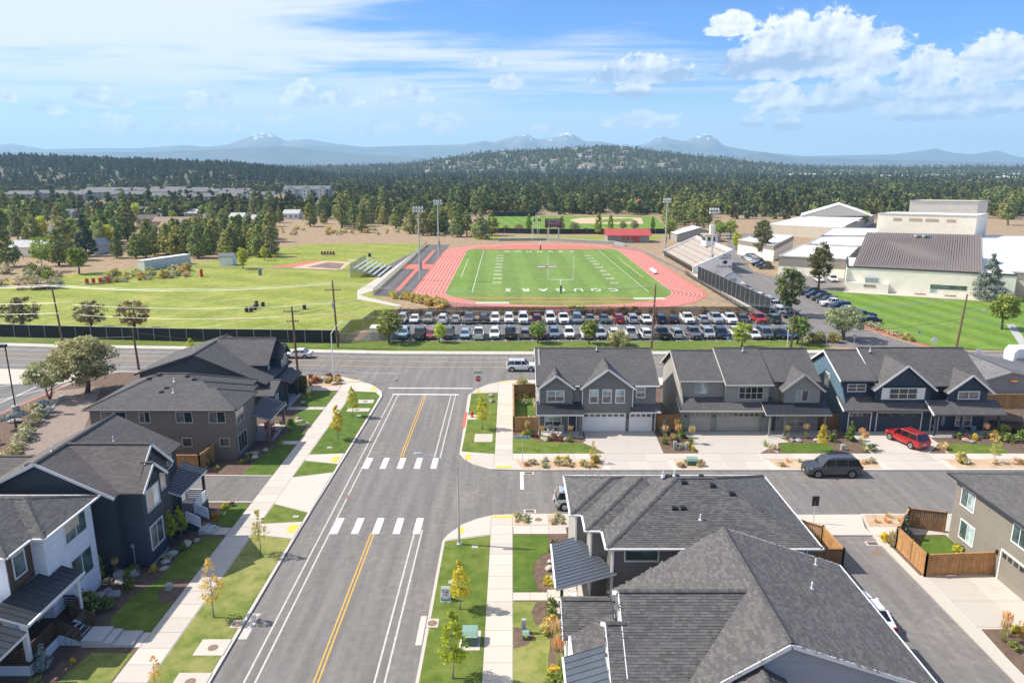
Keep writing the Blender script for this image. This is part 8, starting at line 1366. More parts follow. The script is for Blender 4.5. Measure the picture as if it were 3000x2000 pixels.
MB().hexa([Fs[1] - Vector((0, 0, 6)), Fs[2] - Vector((0, 0, 12)), Fs[2] - Vector((0, 0, .1)), Fs[1] - Vector((0, 0, .1))], [p - Vector((.4, 0, 0)) for p in (Fs[1] - Vector((0, 0, 6)), Fs[2] - Vector((0, 0, 12)), Fs[2] - Vector((0, 0, .1)), Fs[1] - Vector((0, 0, .1)))]).build('gable_wall', K['siding_school_tan'], b); up = (Fs[1] - Fs[0]).cross(Fs[3] - Fs[0]).normalized()
for k in range(50): t = k / 49; MB().bar(Fs[0].lerp(Fs[1], t) + up * .06, Fs[3].lerp(Fs[2], t) + up * .06, .09, .12, up).build('seam_rib', K['metal_brown'], sr)
for t in (.46, .53): p = Fs[0].lerp(Fs[1], t).lerp(Fs[3].lerp(Fs[2], t), .9); MB().box(p.x - .7, p.x + .7, p.y - .7, p.y + .7, p.z, p.z + .5).build('skylight', K['glass_blind'], sr)
def onfront(u0, u1, z0, z1, n0, n1, nm, m_): MB().hexa([(*(q0 + d * u0 - n2 * n1), z0), (*(q0 + d * u1 - n2 * n1), z0), (*(q0 + d * u1 - n2 * n0), z0), (*(q0 + d * u0 - n2 * n0), z0)], [(*(q0 + d * u0 - n2 * n1), z1), (*(q0 + d * u1 - n2 * n1), z1), (*(q0 + d * u1 - n2 * n0), z1), (*(q0 + d * u0 - n2 * n0), z1)]).build(nm, K[m_], b)
onfront(0, 9.5, 0, 2.3, 0, 2.2, 'low_annex', 'siding_cream'); onfront(4.2, 7.2, 2.3, 3.6, .4, 2.0, 'roof_unit', 'plastic_grey'); onfront(4.0, 6.6, 1.4, 2.0, 2.2, 2.3, 'louvre', 'siding_school_grey'); onfront(18.5, 26.0, 1.6, 2.6, 0, .06, 'window', 'glass_green'); onfront(18.5, 20, .6, 2.6, 0, .05, 'window', 'glass_blind')
for u in (15.2, 21.5): onfront(u, u + 2.4, .3, .45, 1.2, 1.7, 'bench', 'wood_dark')
onfront(-.3, 31, .02, .08, 0, 4.4, 'paving', 'concrete')
block('school wing with white roof and grey ribbed upper wall beside the hall', [T(480, 655, 5.2), T(990, 680, 5.2), T(1085, 585, 5.2), T(650, 570, 5.2)], 0, 5.2, 'siding_cream', 'metal_white', band=2.6); block('small cream school block with dark upper band by the tall pine', [T(165, 530, 5.0), T(440, 575, 5.0), T(590, 495, 5.2), T(330, 480, 5.2)], 0, 5.0, 'siding_cream', 'metal_white', band=1.4)
block('low white-roofed school link behind the ribbed wing', [T(700, 560, 5.6), T(1120, 580, 5.6), T(1150, 500, 5.6), T(790, 510, 5.6)], 0, 5.6, 'siding_school_tan', 'metal_white'); block('wide white flat roof behind the school hall', [T(800, 497, 6.), T(1220, 500, 6.), T(1230, 445, 6.), T(890, 440, 6.)], 0, 6, 'siding_school_tan', 'metal_white'); block('flat white school roof right of the brown roof', [T(2030, 760, 5.4), T(2600, 800, 5.4), T(2600, 500, 5.4), T(2030, 500, 5.4)], 0, 5.4, 'siding_school_tan', 'metal_white', band=1.6)
b = block('tall cream school block with four vents above the brown roof', [T(1235, 330, 13), T(1995, 350, 13), T(2080, 330, 13), T(1330, 318, 13)], 0, 13, 'siding_cream', 'metal_white'); a0, a1 = Vector(T(1235, 330, 13)), Vector(T(1995, 350, 13)); d2 = (a1 - a0); n3 = Vector((d2.y, -d2.x)).normalized()
for t0, t1 in ((.165, .255), (.33, .465), (.495, .63), (.71, .8)): p, q = a0 + d2 * t0 + n3 * .05, a0 + d2 * t1 + n3 * .05; MB().hexa([(*p, 10.6), (*q, 10.6), (*(q - n3 * .1), 10.6), (*(p - n3 * .1), 10.6)], [(*p, 11.7), (*q, 11.7), (*(q - n3 * .1), 11.7), (*(p - n3 * .1), 11.7)]).build('vent_panel', K['siding_tan'], b)
block('tallest cream stage tower of the school', [T(1480, 232, 16), T(2005, 238, 16), T(2080, 232, 16), T(1560, 226, 16)], 0, 16, 'siding_cream', 'siding_cream')
e0, e1, e2 = T(400, 408, 4.8), T(1190, 470, 4.8), T(1210, 335, 4.8); b = thing('school_building', 'gymnasium with shallow white metal roof and ribbed gable', 'school building', (*e0, 0), group='school buildings'); pk = T(945, 262, 10.5); mb = MB(); mb.prism([e0, T(960, 440, 4.8), e2, T(700, 330, 4.8)], 0, 4.7); mb.build('wall', K['siding_school_tan'], b)
P1, P2, P3, P4 = (*e0, 4.8), (*T(960, 432, 4.8), 4.8), (*T(1120, 358, 6.6), 6.6), (*T(660, 352, 6.6), 6.6); MB().hexa([tuple(Vector(p) - Vector((0, 0, .3))) for p in (P1, P2, P3, P4)], [P1, P2, P3, P4]).build('lower_roof', K['metal_white'], b); P5, P6, P7 = (*T(640, 352, 6.7), 6.7), (*T(1190, 345, 6.7), 6.7), (*pk, 10.5); MB().hexa([P5, P6, P7], [tuple(Vector(p) + Vector((9, 22, 0))) for p in (P5, P6, P7)]).build('ribbed_gable', K['siding_school_grey'], b)
for t in (.5, .58, .72): p = Vector(P1).lerp(Vector(P2), t); MB().box(p.x - .9, p.x + .9, p.y - .2, p.y + .6, .1, 2.5).build('door', K['metal_red'], b)
q = Vector((9, 22, 0)); MB().hexa([P6, tuple(Vector(P6) + q), tuple(Vector(P7) + q), P7], [tuple(Vector(p) + Vector((0, 0, .3))) for p in (P6, tuple(Vector(P6) + q), tuple(Vector(P7) + q), P7)]).build('upper_roof', K['metal_white'], b); MB().hexa([P5, P7, tuple(Vector(P7) + q), tuple(Vector(P5) + q)], [tuple(Vector(p) + Vector((0, 0, .3))) for p in (P5, P7, tuple(Vector(P7) + q), tuple(Vector(P5) + q))]).build('upper_roof', K['metal_white'], b)

# == the town beyond
def bgh(x0, x1, py, h_, rise, wall, roof, label, axis='x', win=4, depth=9., floors=1, group='houses beyond the playing field'):
    (a, y), (b, _) = gp(x0, py), gp(x1, py); o = thing('house', label, 'house', ((a + b) / 2, y + depth / 2, 0), group=group); w, dp = b - a, depth; cx, cy = (a + b) / 2, y + dp / 2; mb = MB()
    if axis == 'x': mb.hexa([(a, y, 0), (a, y + dp, 0), (a, y + dp, h_), (a, cy, h_ + rise), (a, y, h_)][::-1], [(b, y, 0), (b, y + dp, 0), (b, y + dp, h_), (b, cy, h_ + rise), (b, y, h_)][::-1])
    else: mb.hexa([(a, y, 0), (b, y, 0), (b, y, h_), (cx, y, h_ + rise), (a, y, h_)], [(a, y + dp, 0), (b, y + dp, 0), (b, y + dp, h_), (cx, y + dp, h_ + rise), (a, y + dp, h_)])
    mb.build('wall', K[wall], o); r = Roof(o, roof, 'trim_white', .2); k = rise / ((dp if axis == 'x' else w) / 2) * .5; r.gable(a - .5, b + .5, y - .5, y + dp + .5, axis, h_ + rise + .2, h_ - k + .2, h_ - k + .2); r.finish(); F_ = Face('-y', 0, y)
    for f_ in range(floors):
        for i in range(win): u = a + w * (i + .5) / win; F_.box(MB(), u - .55, u + .55, 1. + f_ * 2.8, 2.2 + f_ * 2.8, -.02, .06).build('window', K['glass_dark'], o)
A1 = 'grey two-storey apartment block among the rows beyond the junipers'; GA = 'apartment rows'
for x0, x1, py in ((442, 562, 596), (566, 690, 597), (326, 418, 588), (180, 250, 588), (230, 330, 582), (420, 520, 580), (520, 640, 579), (330, 420, 574), (110, 190, 585), (20, 100, 588), (640, 720, 585), (560, 620, 573), (440, 540, 571), (250, 330, 573), (650, 730, 577)): bgh(x0, x1, py, 5.8, 2.6, 'siding_apt', 'shingle_far', A1, 'x', max(3, int((x1 - x0) / 14)), 13, 2, GA)
for x0, x1, py, h_, l in ((738, 856, 603, 5.8, 'long apartment block with tan roof before the blue block'), ): bgh(x0, x1, py, h_, 2.2, 'siding_apt', 'shingle_tan', l, 'x', 8, 12, 2, GA)
for x0, x1, py, h_, fl_, l in ((712, 800, 592, 5.6, 2, 'white-trimmed pale blue apartment house with gables'), (832, 966, 583, 9.0, 3, 'three-storey blue-grey apartment block at the tree line')):
    bgh(x0, x1, py, h_, 3, 'siding_apt_blue', 'shingle_far', l, 'x', 8, 13, fl_, GA)
    for t in (.15, .5, .85): c = x0 + (x1 - x0) * t; bgh(c - 11, c + 11, py + .8, h_, 2.4, 'siding_apt_white', 'shingle_far', 'white gabled bay of the blue apartment houses', 'y', 2, 4, fl_, GA)
H1_ = 'houses beyond the playing field'
for x0, x1, py, wl, rf_, ax, l in ((449, 556, 668, 'siding_tan', 'shingle_tan', 'x', 'tan ranch house with pinkish roof behind the container'), (400, 453, 660, 'siding_tan', 'shingle_brown', 'x', 'brown-roofed house left of the tan ranch house'), (466, 527, 686, 'siding_taupe', 'shingle_tan', 'x', 'low taupe-roofed house before the tan ranch house'), (425, 474, 636, 'siding_white', 'shingle_pale', 'x', 'house with bright white roof behind the tan ranch house'), (588, 614, 650, 'siding_white', 'shingle_far', 'y', 'white gabled house behind the grove'), (673, 712, 653, 'siding_white', 'shingle_pale', 'x', 'pale-roofed white house at the grove top'), (735, 768, 660, 'siding_taupe', 'shingle_pale', 'x', 'pale-roofed house with stone wall by the dry slope'), (30, 150, 752, 'siding_cream', 'shingle_pale', 'x', 'cream house with white roof behind the birch'), (105, 160, 700, 'siding_brown', 'shingle_far', 'x', 'dark brown house with grey roof among the pines'), (125, 212, 640, 'siding_white', 'shingle_far', 'x', 'long white house with grey roof behind the dark spruce'), (265, 290, 745, 'siding_white', 'shingle_pale', 'y', 'small white house beside the dark spruce'), (380, 430, 630, 'siding_tan', 'shingle_brown', 'x', 'brown-roofed house among the birches'), (480, 520, 640, 'siding_palegrey', 'shingle_far', 'x', 'pale grey house behind the white roof'), (540, 580, 640, 'siding_palegrey', 'shingle_pale', 'x', 'pale house behind the lime tree'), (600, 650, 628, 'siding_tan', 'shingle_brown', 'x', 'tan house below the apartment rows'), (680, 706, 636, 'siding_tan', 'shingle_tan', 'y', 'house with salmon roof above the grove'), (830, 875, 642, 'siding_white', 'shingle_pale', 'x', 'white house by the parked trailers'), (780, 830, 622, 'siding_taupe', 'shingle_far', 'x', 'grey house below the tan roof block'), (895, 950, 610, 'siding_taupe', 'shingle_tan', 'x', 'tan-roofed house at the end of the blue block'),
                          (1034, 1088, 602, 'siding_navy', 'shingle_far', 'x', 'dark house with grey roof behind the juniper belt'), (1108, 1176, 600, 'siding_taupe', 'shingle_tan', 'x', 'taupe house with tan roof behind the juniper belt'), (1190, 1240, 596, 'siding_palegrey', 'shingle_far', 'x', 'pale house behind the left floodlight'), (1255, 1300, 590, 'siding_taupe', 'shingle_far', 'x', 'grey-roofed house between the floodlight masts'), (1320, 1375, 594, 'siding_tan', 'shingle_brown', 'x', 'tan house right of the second floodlight'), (1385, 1466, 598, 'siding_apt_blue', 'shingle_far', 'x', 'blue-grey house above the baseball screen'), (1475, 1538, 604, 'siding_white', 'shingle_brown', 'x', 'white-walled house above the baseball field'), (1584, 1614, 588, 'siding_apt', 'shingle_far', 'x', 'grey house behind the pines'), (1806, 1850, 604, 'siding_white', 'shingle_far', 'y', 'white gabled house beside the red-roofed building'), (1640, 1680, 590, 'siding_tan', 'shingle_brown', 'x', 'brown-roofed house hidden by pines'), (2150, 2190, 560, 'siding_white', 'shingle_pale', 'x', 'pale roof in the forest behind the gymnasium')): bgh(x0, x1, py, 3.2 if 'two' not in l else 5, 1.9, wl, rf_, l, ax, 3)
for x0, x1, py, l in ((2235, 2320, 516, 'long white warehouse at the edge of the plain'), (2320, 2400, 521, 'pale warehouse before the white one'), (2580, 2665, 527, 'white flat warehouse in the far trees'), (2720, 2800, 526, 'second white warehouse in the far trees'), (2880, 2990, 535, 'grey warehouse by the white dome'), (2420, 2470, 519, 'small far warehouse in the trees'), (2820, 2880, 517, 'green-roofed warehouse far out on the plain'), (2930, 3000, 520, 'far grey warehouse on the plain'), (2500, 2560, 517, 'low far warehouse near the horizon')): bgh(x0, x1, py, 9, 1.5, 'siding_apt_white', 'metal_white', l, 'x', 5, 40, 1, 'warehouses on the plain')
X0, Y_ = gp(2943, 532); MB().lathe([(13, 0), (12, 5), (9, 9), (5, 11.5), (.1, 12.4)], 20, (X0, Y_, 0)).build('dome', K['white_metal'], None, True, label='white domed tank in the far trees', cat='dome')

# trees one can tell apart
random.seed(21)
def at(kinds, px, py, label, s=1., group=None, sq=1.): X0, Y_ = gp(px, py); return tree(kinds, X0, Y_, label, s, 0, group, sq)
at(BIGPINE, 2397, 846, 'lone pine with bare lower trunk at the corner of the school lawn', 1.05); at(BIGPINE, 2309, 925, 'broad dark pine in the middle of the school drive', .92, sq=1.15); at(BIGPINE, 2230, 757, 'tall dark pine beside the small cream school block', 1.2); place(SPRUCE, 'blue spruce against the cream school front', (*gp(2892, 880), 0), 1, .9); at(DEC[:1], 2935, 965, 'round green tree by the lawn path', 1.02); place(MAPLE, 'wide spreading tree over the school drive exit', (*gp(2471, 996), 0), 2, 1.02)
at(DEC[1:2], 1140, 1004, 'full green tree at the lot corner beside the light blue SUV', .82, sq=1.15); at(LIME, 1288, 1003, 'small lime tree in front of the red sedan', .5, sq=1.2); at(DEC[2:3], 1575, 1005, 'small tree with reddish tips before the maroon pickup', .56, sq=1.1); at(DEC[3:], 1726, 1008, 'small green tree before a white pickup', .62); at(LIME, 2172, 1018, 'lime-green tree before the white sedan', .62, sq=1.3); at(DEC, 2335, 1008, 'green tree behind the stub pole', .75, sq=1.1); put('big', *gp(1812, 1012), 'large olive shrub on the verge before parked cars', 1.25, 0)
for px, py in ((2385, 1002), (2405, 1000), (2440, 1002)): put('big', *gp(px, py), 'dark clipped bush at the school drive mouth', .85, 0, 'bushes at the drive mouth')
for px, py, s, l in ((65, 962, 1.25, 'broad plum tree left of the first utility pole'), (268, 962, 1.1, 'upright plum tree right of the first utility pole'), (395, 964, 1.15, 'plum tree above the short utility pole')): at(PLUM, px, py, l, s)
for px, py, k, s, l in ((429, 754, JUN, .95, 'round juniper left of the grove behind the container'), (343, 756, JUN, .9, 'juniper on the dry slope beside the stone wall'), (398, 756, JUN, 1.0, 'narrow juniper above the container end'), (459, 737, JUN, 1.1, 'dark juniper above the container'), (503, 737, JUN, .9, 'open juniper with visible trunk over the container'), (532, 745, JUN, 1.0, 'browning juniper with bare trunk'), (581, 756, JUN, 1.35, 'broad juniper casting shade on the slope'), (664, 756, JUN, 1.1, 'juniper beside the white shed'), (700, 745, JUN, 1.2, 'juniper behind the white shed'), (762, 752, JUN, 1.3, 'dense juniper at the grove end by the grass'), (791, 752, JUN, 1.25, 'last dark juniper at the field edge'), (713, 788, LIME, .85, 'young pale green tree at the field corner'), (775, 763, LIME, .6, 'small lime sapling before the dark junipers'), (21, 781, JUN, 1.5, 'tall juniper at the yard of the cream house'), (173, 778, JUN, 1.35, 'broad juniper above the dry bank'), (190, 762, JUN, 1.7, 'tallest juniper of the left cluster'), (300, 716, PINE, 1.2, 'dense dark conifer behind the stone wall'), (332, 700, PINE, 1.2, 'conifer next to the dense dark one'), (232, 802, DEC, 1.15, 'grey-green tree with pale leaning stems'), (55, 680, JUN, 2.0, 'huge juniper rising over the left roofs'), (95, 690, PINE, 1.4, 'dark pine right of the huge juniper'), (400, 640, LIME, 1.3, 'yellow-green tree turning red among the roofs'), (507, 655, LIME, 1.0, 'lime-green tree before the tan ranch house'), (80, 640, LIME, 1.4, 'tall lime tree over the left roofs'), (370, 690, DEC, 1.2, 'leafy tree above the brown roofs'), (262, 690, LIME, .9, 'yellow tree behind the dark spruce'), (105, 720, LIME, .8, 'bright yellow tree beside the brown house'), (910, 664, JUN, 1.45, 'big rounded juniper on the rocky mound'), (797, 664, JUN, 1.2, 'juniper at the far left corner of the upper field'), (949, 656, JUN, .9, 'small juniper right of the rocky mound'), (1007, 660, JUN, 1.2, 'juniper in the dry belt'), (1067, 662, PINE, .95, 'dark pine in the dry belt'), (1240, 690, JUN, 1.3, 'dense juniper behind the floodlight mast'), (1275, 686, JUN, 1.4, 'juniper between the two left masts'), (1340, 694, JUN, 1.35, 'juniper standing on the shaded lawn'), (1368, 692, PINE, 1.0, 'pine on the shaded lawn by the bend'), (1409, 700, JUN, 1.5, 'large olive juniper at the track bend'), (1440, 690, JUN, 1.3, 'juniper beside the baseball dugout'),
                        (1549, 680, POPLAR, 1.05, 'columnar tree left of the flagpoles'), (1645, 682, POPLAR, .95, 'columnar tree behind the scoreboard'), (1752, 686, POPLAR, 1.2, 'tall columnar tree by the outfield fence'), (1788, 678, POPLAR, .95, 'shorter columnar tree left of the concession stand'), (1912, 672, POPLAR, .75, 'columnar tree right of the concession stand'), (1520, 682, PLUM, .85, 'dark plum tree before the outfield fence'), (1482, 680, PLUM, .65, 'small plum tree near the dugout'), (1684, 684, PLUM, 1.0, 'round purple plum tree by the scoreboard'), (1826, 672, PLUM, .8, 'plum tree behind the red concession roof'), (1860, 672, PLUM, .85, 'second plum tree behind the red concession roof'), (1716, 684, PLUM, .55, 'little bare plum tree between two larger trees'), (1962, 700, DEC, 1.25, 'green tree right of the concession stand'), (2110, 700, DEC, 1.0, 'bright green tree behind the grandstand'), (2140, 700, DEC, 1.15, 'wide bright tree at the drive behind the grandstand'), (2157, 733, LIME, .9, 'lime tree beside the cream school block'), (2100, 690, DEC, 1.0, 'green tree nearest the press box'), (2490, 668, DEC, 1.1, 'tree between gymnasium and tall cream block'), (2530, 668, LIME, 1.2, 'lighter tree between gymnasium and tall cream block')): at(k, px, py, l, s)
place(FIRDARK, 'dark spruce with drooping boughs beside the small white house', (*gp(252, 750), 0), 0, 1.1); place(BIRCH, 'white-stemmed birch clump on the dry bank', (*gp(125, 795), 0), 0, 1.1)
def fill(n, x0, x1, y0, y1, kinds, label, group, s0, s1, avoid=()):
    k = 0
    while k < n:
        px, py = random.uniform(x0, x1), random.uniform(y0, y1)
        if any(a < px < b and c < py < d for a, b, c, d in avoid): continue
        at(random.choice(kinds), px, py, label, random.uniform(s0, s1), group, random.uniform(.9, 1.15)); k += 1
fill(52, 0, 400, 625, 738, [JUN, JUN, DEC, PINE, LIME], 'tree among the roofs left of the grove', 'trees among the left roofs', .9, 1.5, ((120, 215, 640, 660), (20, 160, 735, 760))); fill(48, 430, 800, 694, 750, [JUN], 'juniper inside the dense grove above the container', 'junipers of the grove', 1.0, 1.45, ((440, 560, 690, 712),)); fill(24, 560, 980, 606, 655, [JUN, DEC, PINE, JUN], 'tree among the houses below the apartments', 'trees below the apartments', .9, 1.4); fill(46, 1000, 1480, 618, 688, [JUN, JUN, PINE], 'juniper of the belt behind the track', 'junipers behind the track', 1.0, 1.5, ((1350, 1480, 640, 700),)); fill(24, 1480, 1960, 604, 628, [PINE, JUN], 'conifer behind the baseball field', 'conifers behind the ball field', 1.0, 1.4, ((1820, 1920, 590, 640),)); fill(26, 1930, 2250, 600, 680, [PINE, JUN], 'conifer between grandstand and gymnasium', 'conifers by the gymnasium', 1.0, 1.5, ((2080, 2250, 650, 700),)); fill(16, 2870, 3000, 590, 660, [PINE, JUN], 'conifer right of the school stage tower', 'conifers right of the school', 1.1, 1.5)
for i in range(40): px, py = random.uniform(300, 560), random.uniform(795, 825); t = (px - 300) / 260; put(random.choice(['rabbit', 'sage', 'dry']), *gp(px, 828 - 22 * t + random.uniform(-20, 4)), 'dry bush around the storage container', random.uniform(1.5, 3.2), 0, 'scrub round the container')
for i in range(46): t = random.random(); put(random.choice(['rabbit', 'rabbit', 'dry']), *gp(1150 + 150 * t + random.uniform(-10, 10), 868 + 32 * t + random.uniform(-6, 4)), 'yellow rabbitbrush outside the track bend', random.uniform(1.2, 2.4), 0, 'rabbitbrush at the track bend')
for i in range(50): put(random.choice(['dry', 'sage', 'rabbit']), random.uniform(-24, 50), random.uniform(147.6, 150.5), 'brown scrub behind the parking lot fence', random.uniform(1.2, 2.2), 0, 'scrub behind the lot fence')
for i in range(44): px = random.uniform(820, 1480); put(random.choice(['rabbit', 'sage', 'dry']), *gp(px, random.uniform(672, 690) + max(0, px - 1250) * .09), 'dry brush along the far edge of the upper field', random.uniform(1.5, 3.2), 0, 'brush along the upper field')
for i in range(9): t = i / 8; put(random.choice(['rabbit', 'sage']), *gp(2540 + 130 * t, 955 + 45 * t), 'yellow shrub along the red drive kerb', random.uniform(1.3, 2.2), 0, 'shrubs along the drive kerb')
for i in range(22): put(random.choice(['green', 'sage', 'dry']), *gp(random.uniform(0, 180), random.uniform(800, 850)), 'leafy bush at the left bank of the playing field', random.uniform(2.5, 5.0), 0, 'bushes on the left bank')

# hills and mountains
def lerp(P, x):
    if x <= P[0][0]: return P[0][1]
    for (a, p), (b, q) in zip(P, P[1:]):
        if x <= b: t = (x - a) / (b - a); return p + (q - p) * t
    return P[-1][1]
from mathutils import noise as mn
def sm(a, b, x): t = max(0, min(1, (x - a) / (b - a))); return t * t * (3 - 2 * t)
HL = [(-3000, 40), (-1500, 46), (-1061, 44), (-820, 36), (-566, 27), (-420, 10), (-300, -4)]
HB = [(1000, 490), (1050, 488), (1200, 482), (1300, 468), (1400, 452), (1500, 444), (1650, 438), (1770, 431), (1830, 435), (1900, 445), (2000, 457), (2100, 469), (2200, 479), (2350, 490), (2500, 492)]
def hill(x, y):
    a = lerp(HL, x / y * 1500) * sm(800, 1450, y) * (1 - .4 * sm(1900, 2600, y)) if y < 2600 else 0
    zb = (488 - lerp(HB, 1500 + FPX * x / max(y, 1))) / FPX * 2600 + 26 if y > 1500 else 0
    b = max(0, zb) * math.exp(-((y - 2700) / 520) ** 2)
    return max(a, b) + (mn.noise(Vector((x / 300, y / 300, 0))) * 4 if max(a, b) > 3 else 0)
def terrain(name, xs, ys, f, mat, z0=-3):
    V = [(x, y, f(x, y) + z0) for y in ys for x in xs]; n = len(xs); me = bpy.data.meshes.new(name); me.from_pydata(V, [], [(j * n + i, j * n + i + 1, (j + 1) * n + i + 1, (j + 1) * n + i) for j in range(len(ys) - 1) for i in range(n - 1)]); me.polygons.foreach_set('use_smooth', [True] * len(me.polygons)); return obj(name, me, mat, kind='structure')
M('forest_floor', (.075, .085, .045), .95, .3, .01, col2=(.17, .15, .085)); terrain('hills', [-2600 + 50 * i for i in range(95)], [780 + 50 * j for j in range(62)], hill, K['forest_floor'])
def mountmat():
    m, t, b, o = newmat('mountain'); P = objcoord(t); s_ = t.nodes.new('ShaderNodeSeparateXYZ'); t.links.new(P.k, s_.inputs[0]); z = X(t, s_.outputs[2])
    n = noise(t, P, .004, 6, .7); c = mixc(t, n.step(.35, .65), (.05, .06, .055), (.12, .11, .1)); c = mixc(t, (z + (n - .5) * 420).step(300, 420) * .7, c, (.2, .18, .17))
    sn = noise(t, mapping(t, P, sc=(1, 1, .55)), .011, 5, .7); c = mixc(t, (z * .0012 + sn).step(1.13, 1.18), c, (.85, .87, .9)); setc(t, b, 'Base Color', c); setc(t, b, 'Roughness', .95); setc(t, b, 'Specular IOR Level', .1); MATS['mountain'] = m
mountmat()
MF = [(-900, 450), (-300, 438), (0, 434), (83, 424), (178, 440), (332, 437), (446, 437), (574, 428), (638, 434), (702, 426), (765, 402), (785, 396), (810, 396), (829, 400), (861, 418), (918, 411), (995, 424), (1084, 434), (1212, 430), (1275, 429), (1371, 426), (1422, 416), (1448, 421), (1500, 406), (1525, 403), (1545, 399), (1570, 413), (1621, 408), (1653, 393), (1679, 402), (1704, 418), (1749, 418), (1810, 432), (1876, 427), (1921, 402), (1946, 411), (1985, 418), (2042, 397), (2068, 405), (2099, 430), (2170, 443), (2233, 450), (2329, 459), (2584, 454), (2650, 446), (2699, 438), (2750, 450), (2807, 454), (2874, 443), (2903, 456), (3000, 469), (3300, 462), (3900, 470)]
MN_ = [(-900, 455), (0, 449), (500, 447), (650, 440), (867, 432), (1050, 453), (1250, 463), (1500, 467), (1900, 452), (2150, 458), (2215, 449), (2290, 462), (2600, 470), (3000, 477), (3900, 478)]
def range_(name, prof, Y0_, wid, rough):
    def f(x, y):
        px = 1500 + FPX * x / Y0_; h_ = (488 - lerp(prof, px)) / FPX * Y0_ + 30; t = abs(y - Y0_) / wid; r = mn.fractal(Vector((x / 420, y / 420, 3.1)), 1., 2., 5) * rough * min(1, t * 2.2)
        return max(-2, h_ * max(0, 1 - t) ** 1.15 + r * (1 - t) * h_ / 300)
    terrain(name, [-9500 + 48 * i for i in range(396)], [Y0_ - wid + wid * j / 16 for j in range(26)], f, K['mountain'])
range_('mountains', MF, 12300, 1500, 55); range_('foothills', MN_, 8600, 900, 30)

# the wood that reads as one mass
random.seed(3); LOW = []
for nm, lf, cl, per, sz in (('a', 'far_pine', crown_cone(24, 2.6, .6, 11.5, 1.3, .65), 7, 1.3), ('b', 'far_jun', crown_cone(22, 2.8, .4, 8.5, 1.4, .5), 7, 1.35), ('c', 'far_fir', crown_cone(26, 2.7, .6, 15, 1.3, .9), 7, 1.35), ('d', 'far_dec', crown_round(22, 3.4, 3.2, 4.6, 1.6), 7, 1.5), ('e', 'far_jun', crown_cone(22, 2.6, .4, 9.5, 1.4, .55), 7, 1.3), ('f', 'far_pine', crown_cone(26, 3.0, .8, 14, 1.4, .7), 7, 1.4), ('g', 'far_dec', crown_round(20, 3.0, 3.0, 4.2, 1.6), 7, 1.5)):
    me = leafy(cl, per, sz); me.materials.append(K[lf]); LOW.append(bpy.data.objects.new('forest_tree_' + nm, me))
FC = bpy.data.collections.new('forest_pattern')
for o in LOW: FC.objects.link(o)
P_, KI, SC_ = [], [], []
def forest(d0, d1, dens, seed, sz):
    random.seed(seed); n = int(.86 * (d1 * d1 - d0 * d0) / dens)
    for _ in range(n):
        y = math.sqrt(random.uniform(d0 * d0, d1 * d1)); x = y * random.uniform(-.86, .86); hz_ = hill(x, y); px = 1500 + FPX * x / y; v = mn.fractal(Vector((x / 170, y / 170, .5)), 1., 2., 3)
        py = 1000 - FPX * math.tan(PITCH - math.atan((30 - hz_) / y))
        if v < -.36 and hz_ < 3: continue
        if px < 1000 and 562 < py and random.random() > (.06 if py < 604 else .5): continue
        if 1370 < px < 1960 and py > 630: continue
        if 2200 < px and 1400 < y < 2600 and random.random() < .62: continue
        if hz_ > 3 and y < 2000: k = random.choice((0, 2, 2, 5, 0, 1)) if v > -.25 or y > 1200 else 1
        elif y < 1000: k = random.choice((0, 1, 4, 1, 3, 4, 6, 0))
        else: k = random.choice((0, 1, 3, 4, 5, 3, 2, 1, 3, 0, 5))
        if hz_ > 3 and 950 < y < 1250 and random.random() < .45: continue
        P_.append((x, y, hz_ - 3.2 if hz_ > 3 else 0)); KI.append(k); SC_.append(random.uniform(.75, 1.2) * sz)
forest(430, 1000, 80, 1, 1.0); forest(1000, 1900, 140, 2, 1.08); forest(1900, 3600, 330, 4, 1.2); forest(3600, 6500, 5200, 5, 1.7)
fm = bpy.data.meshes.new('forest'); fm.from_pydata(P_, [], [])
at_ = fm.attributes.new('kind', 'INT', 'POINT'); at_.data.foreach_set('value', KI); at_ = fm.attributes.new('scl', 'FLOAT', 'POINT'); at_.data.foreach_set('value', SC_)
at_ = fm.attributes.new('rot', 'FLOAT_VECTOR', 'POINT'); at_.data.foreach_set('vector', [c for _ in P_ for c in (0, 0, random.uniform(0, 6.28))])
fo = obj('forest', fm, None, kind='stuff', label='mixed conifer and broadleaf wood filling the distance behind the town'); ng = bpy.data.node_groups.new('forest_scatter', 'GeometryNodeTree'); ng.interface.new_socket('Geometry', in_out='INPUT', socket_type='NodeSocketGeometry'); ng.interface.new_socket('Geometry', in_out='OUTPUT', socket_type='NodeSocketGeometry')
N_ = lambda t: ng.nodes.new(t)
gi, go, ip, ci = N_('NodeGroupInput'), N_('NodeGroupOutput'), N_('GeometryNodeInstanceOnPoints'), N_('GeometryNodeCollectionInfo'); ci.inputs['Collection'].default_value = FC; ci.inputs['Separate Children'].default_value = True; ci.inputs['Reset Children'].default_value = True; ip.inputs['Pick Instance'].default_value = True
for nm, ty, sock in (('kind', 'INT', 'Instance Index'), ('rot', 'FLOAT_VECTOR', 'Rotation'), ('scl', 'FLOAT', 'Scale')):
    na = N_('GeometryNodeInputNamedAttribute'); na.data_type = ty; na.inputs[0].default_value = nm; ng.links.new(na.outputs[0], ip.inputs[sock])
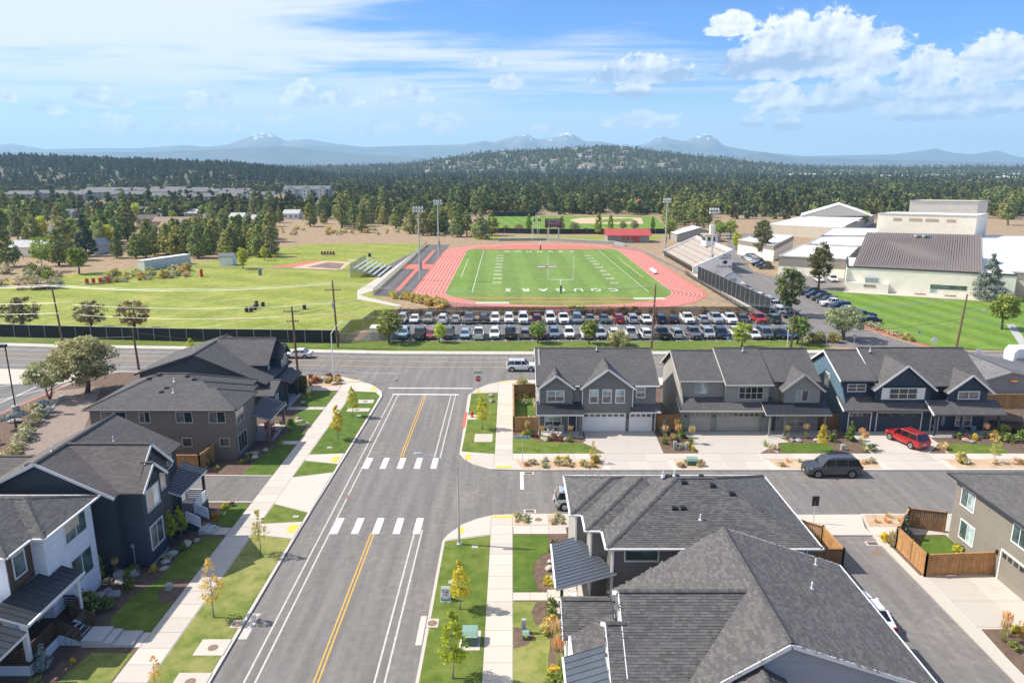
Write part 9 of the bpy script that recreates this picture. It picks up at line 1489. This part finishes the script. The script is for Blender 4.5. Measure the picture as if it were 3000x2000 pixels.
ng.links.new(gi.outputs[0], ip.inputs['Points']); ng.links.new(ci.outputs[0], ip.inputs['Instance']); ng.links.new(ip.outputs[0], go.inputs[0]); md = fo.modifiers.new('scatter', 'NODES'); md.node_group = ng
# homes dotted over the butte
hp = thing('house', 'pale home dotted among trees on the wooded butte', 'house'); obj('wall', MB().box(-7, 7, -5, 5, -2, 4).mesh('wall'), K['siding_apt_white'], hp); obj('roof', MB().hexa([(-7.5, -5.5, 4), (7.5, -5.5, 4), (7.5, 5.5, 4), (-7.5, 5.5, 4)], [(-7.5, -.1, 7), (7.5, -.1, 7), (7.5, .1, 7), (-7.5, .1, 7)]).mesh('roof'), K['shingle_tan'], hp); remember(hp); random.seed(9)
for i in range(46): px = random.uniform(1250, 2050); y = random.uniform(2050, 2600); x = (px - 1500) / FPX * y; place(hp, 'pale home dotted among trees on the wooded butte', (x, y, hill(x, y) - 1), random.uniform(-.6, .6), random.uniform(.9, 1.5), 'homes on the butte')
for px in (1545, 1552, 1557, 1568): y = 2620; x = (px - 1500) / FPX * y; p = thing('radio_mast', 'thin radio mast on the shoulder of the butte', 'mast', (x, y, hill(x, y) - 3), group='radio masts on the butte'); MB().tube([(x, y, hill(x, y) - 3), (x, y, hill(x, y) + 40)], .45, 5).build('mast', K['galv'], p)
# the air between
m = bpy.data.materials.new('haze'); m.use_nodes = True; t = m.node_tree; t.nodes.clear(); o_ = t.nodes.new('ShaderNodeOutputMaterial'); v_ = t.nodes.new('ShaderNodeVolumePrincipled'); v_.inputs['Color'].default_value = (.47, .74, 1, 1); v_.inputs['Density'].default_value = .0001; v_.inputs['Anisotropy'].default_value = .1; t.links.new(v_.outputs[0], o_.inputs['Volume'])
MB().box(-15800, 15800, -350, 15300, -5, 640).build('haze', m, kind='stuff', label='pale blue summer haze over the whole valley')
# patterns that were not needed
for o in [o for o in SC.objects if o.get('label') == 'x' and o.parent is None]:
    for ch in list(o.children_recursive): bpy.data.objects.remove(ch)
    bpy.data.objects.remove(o)
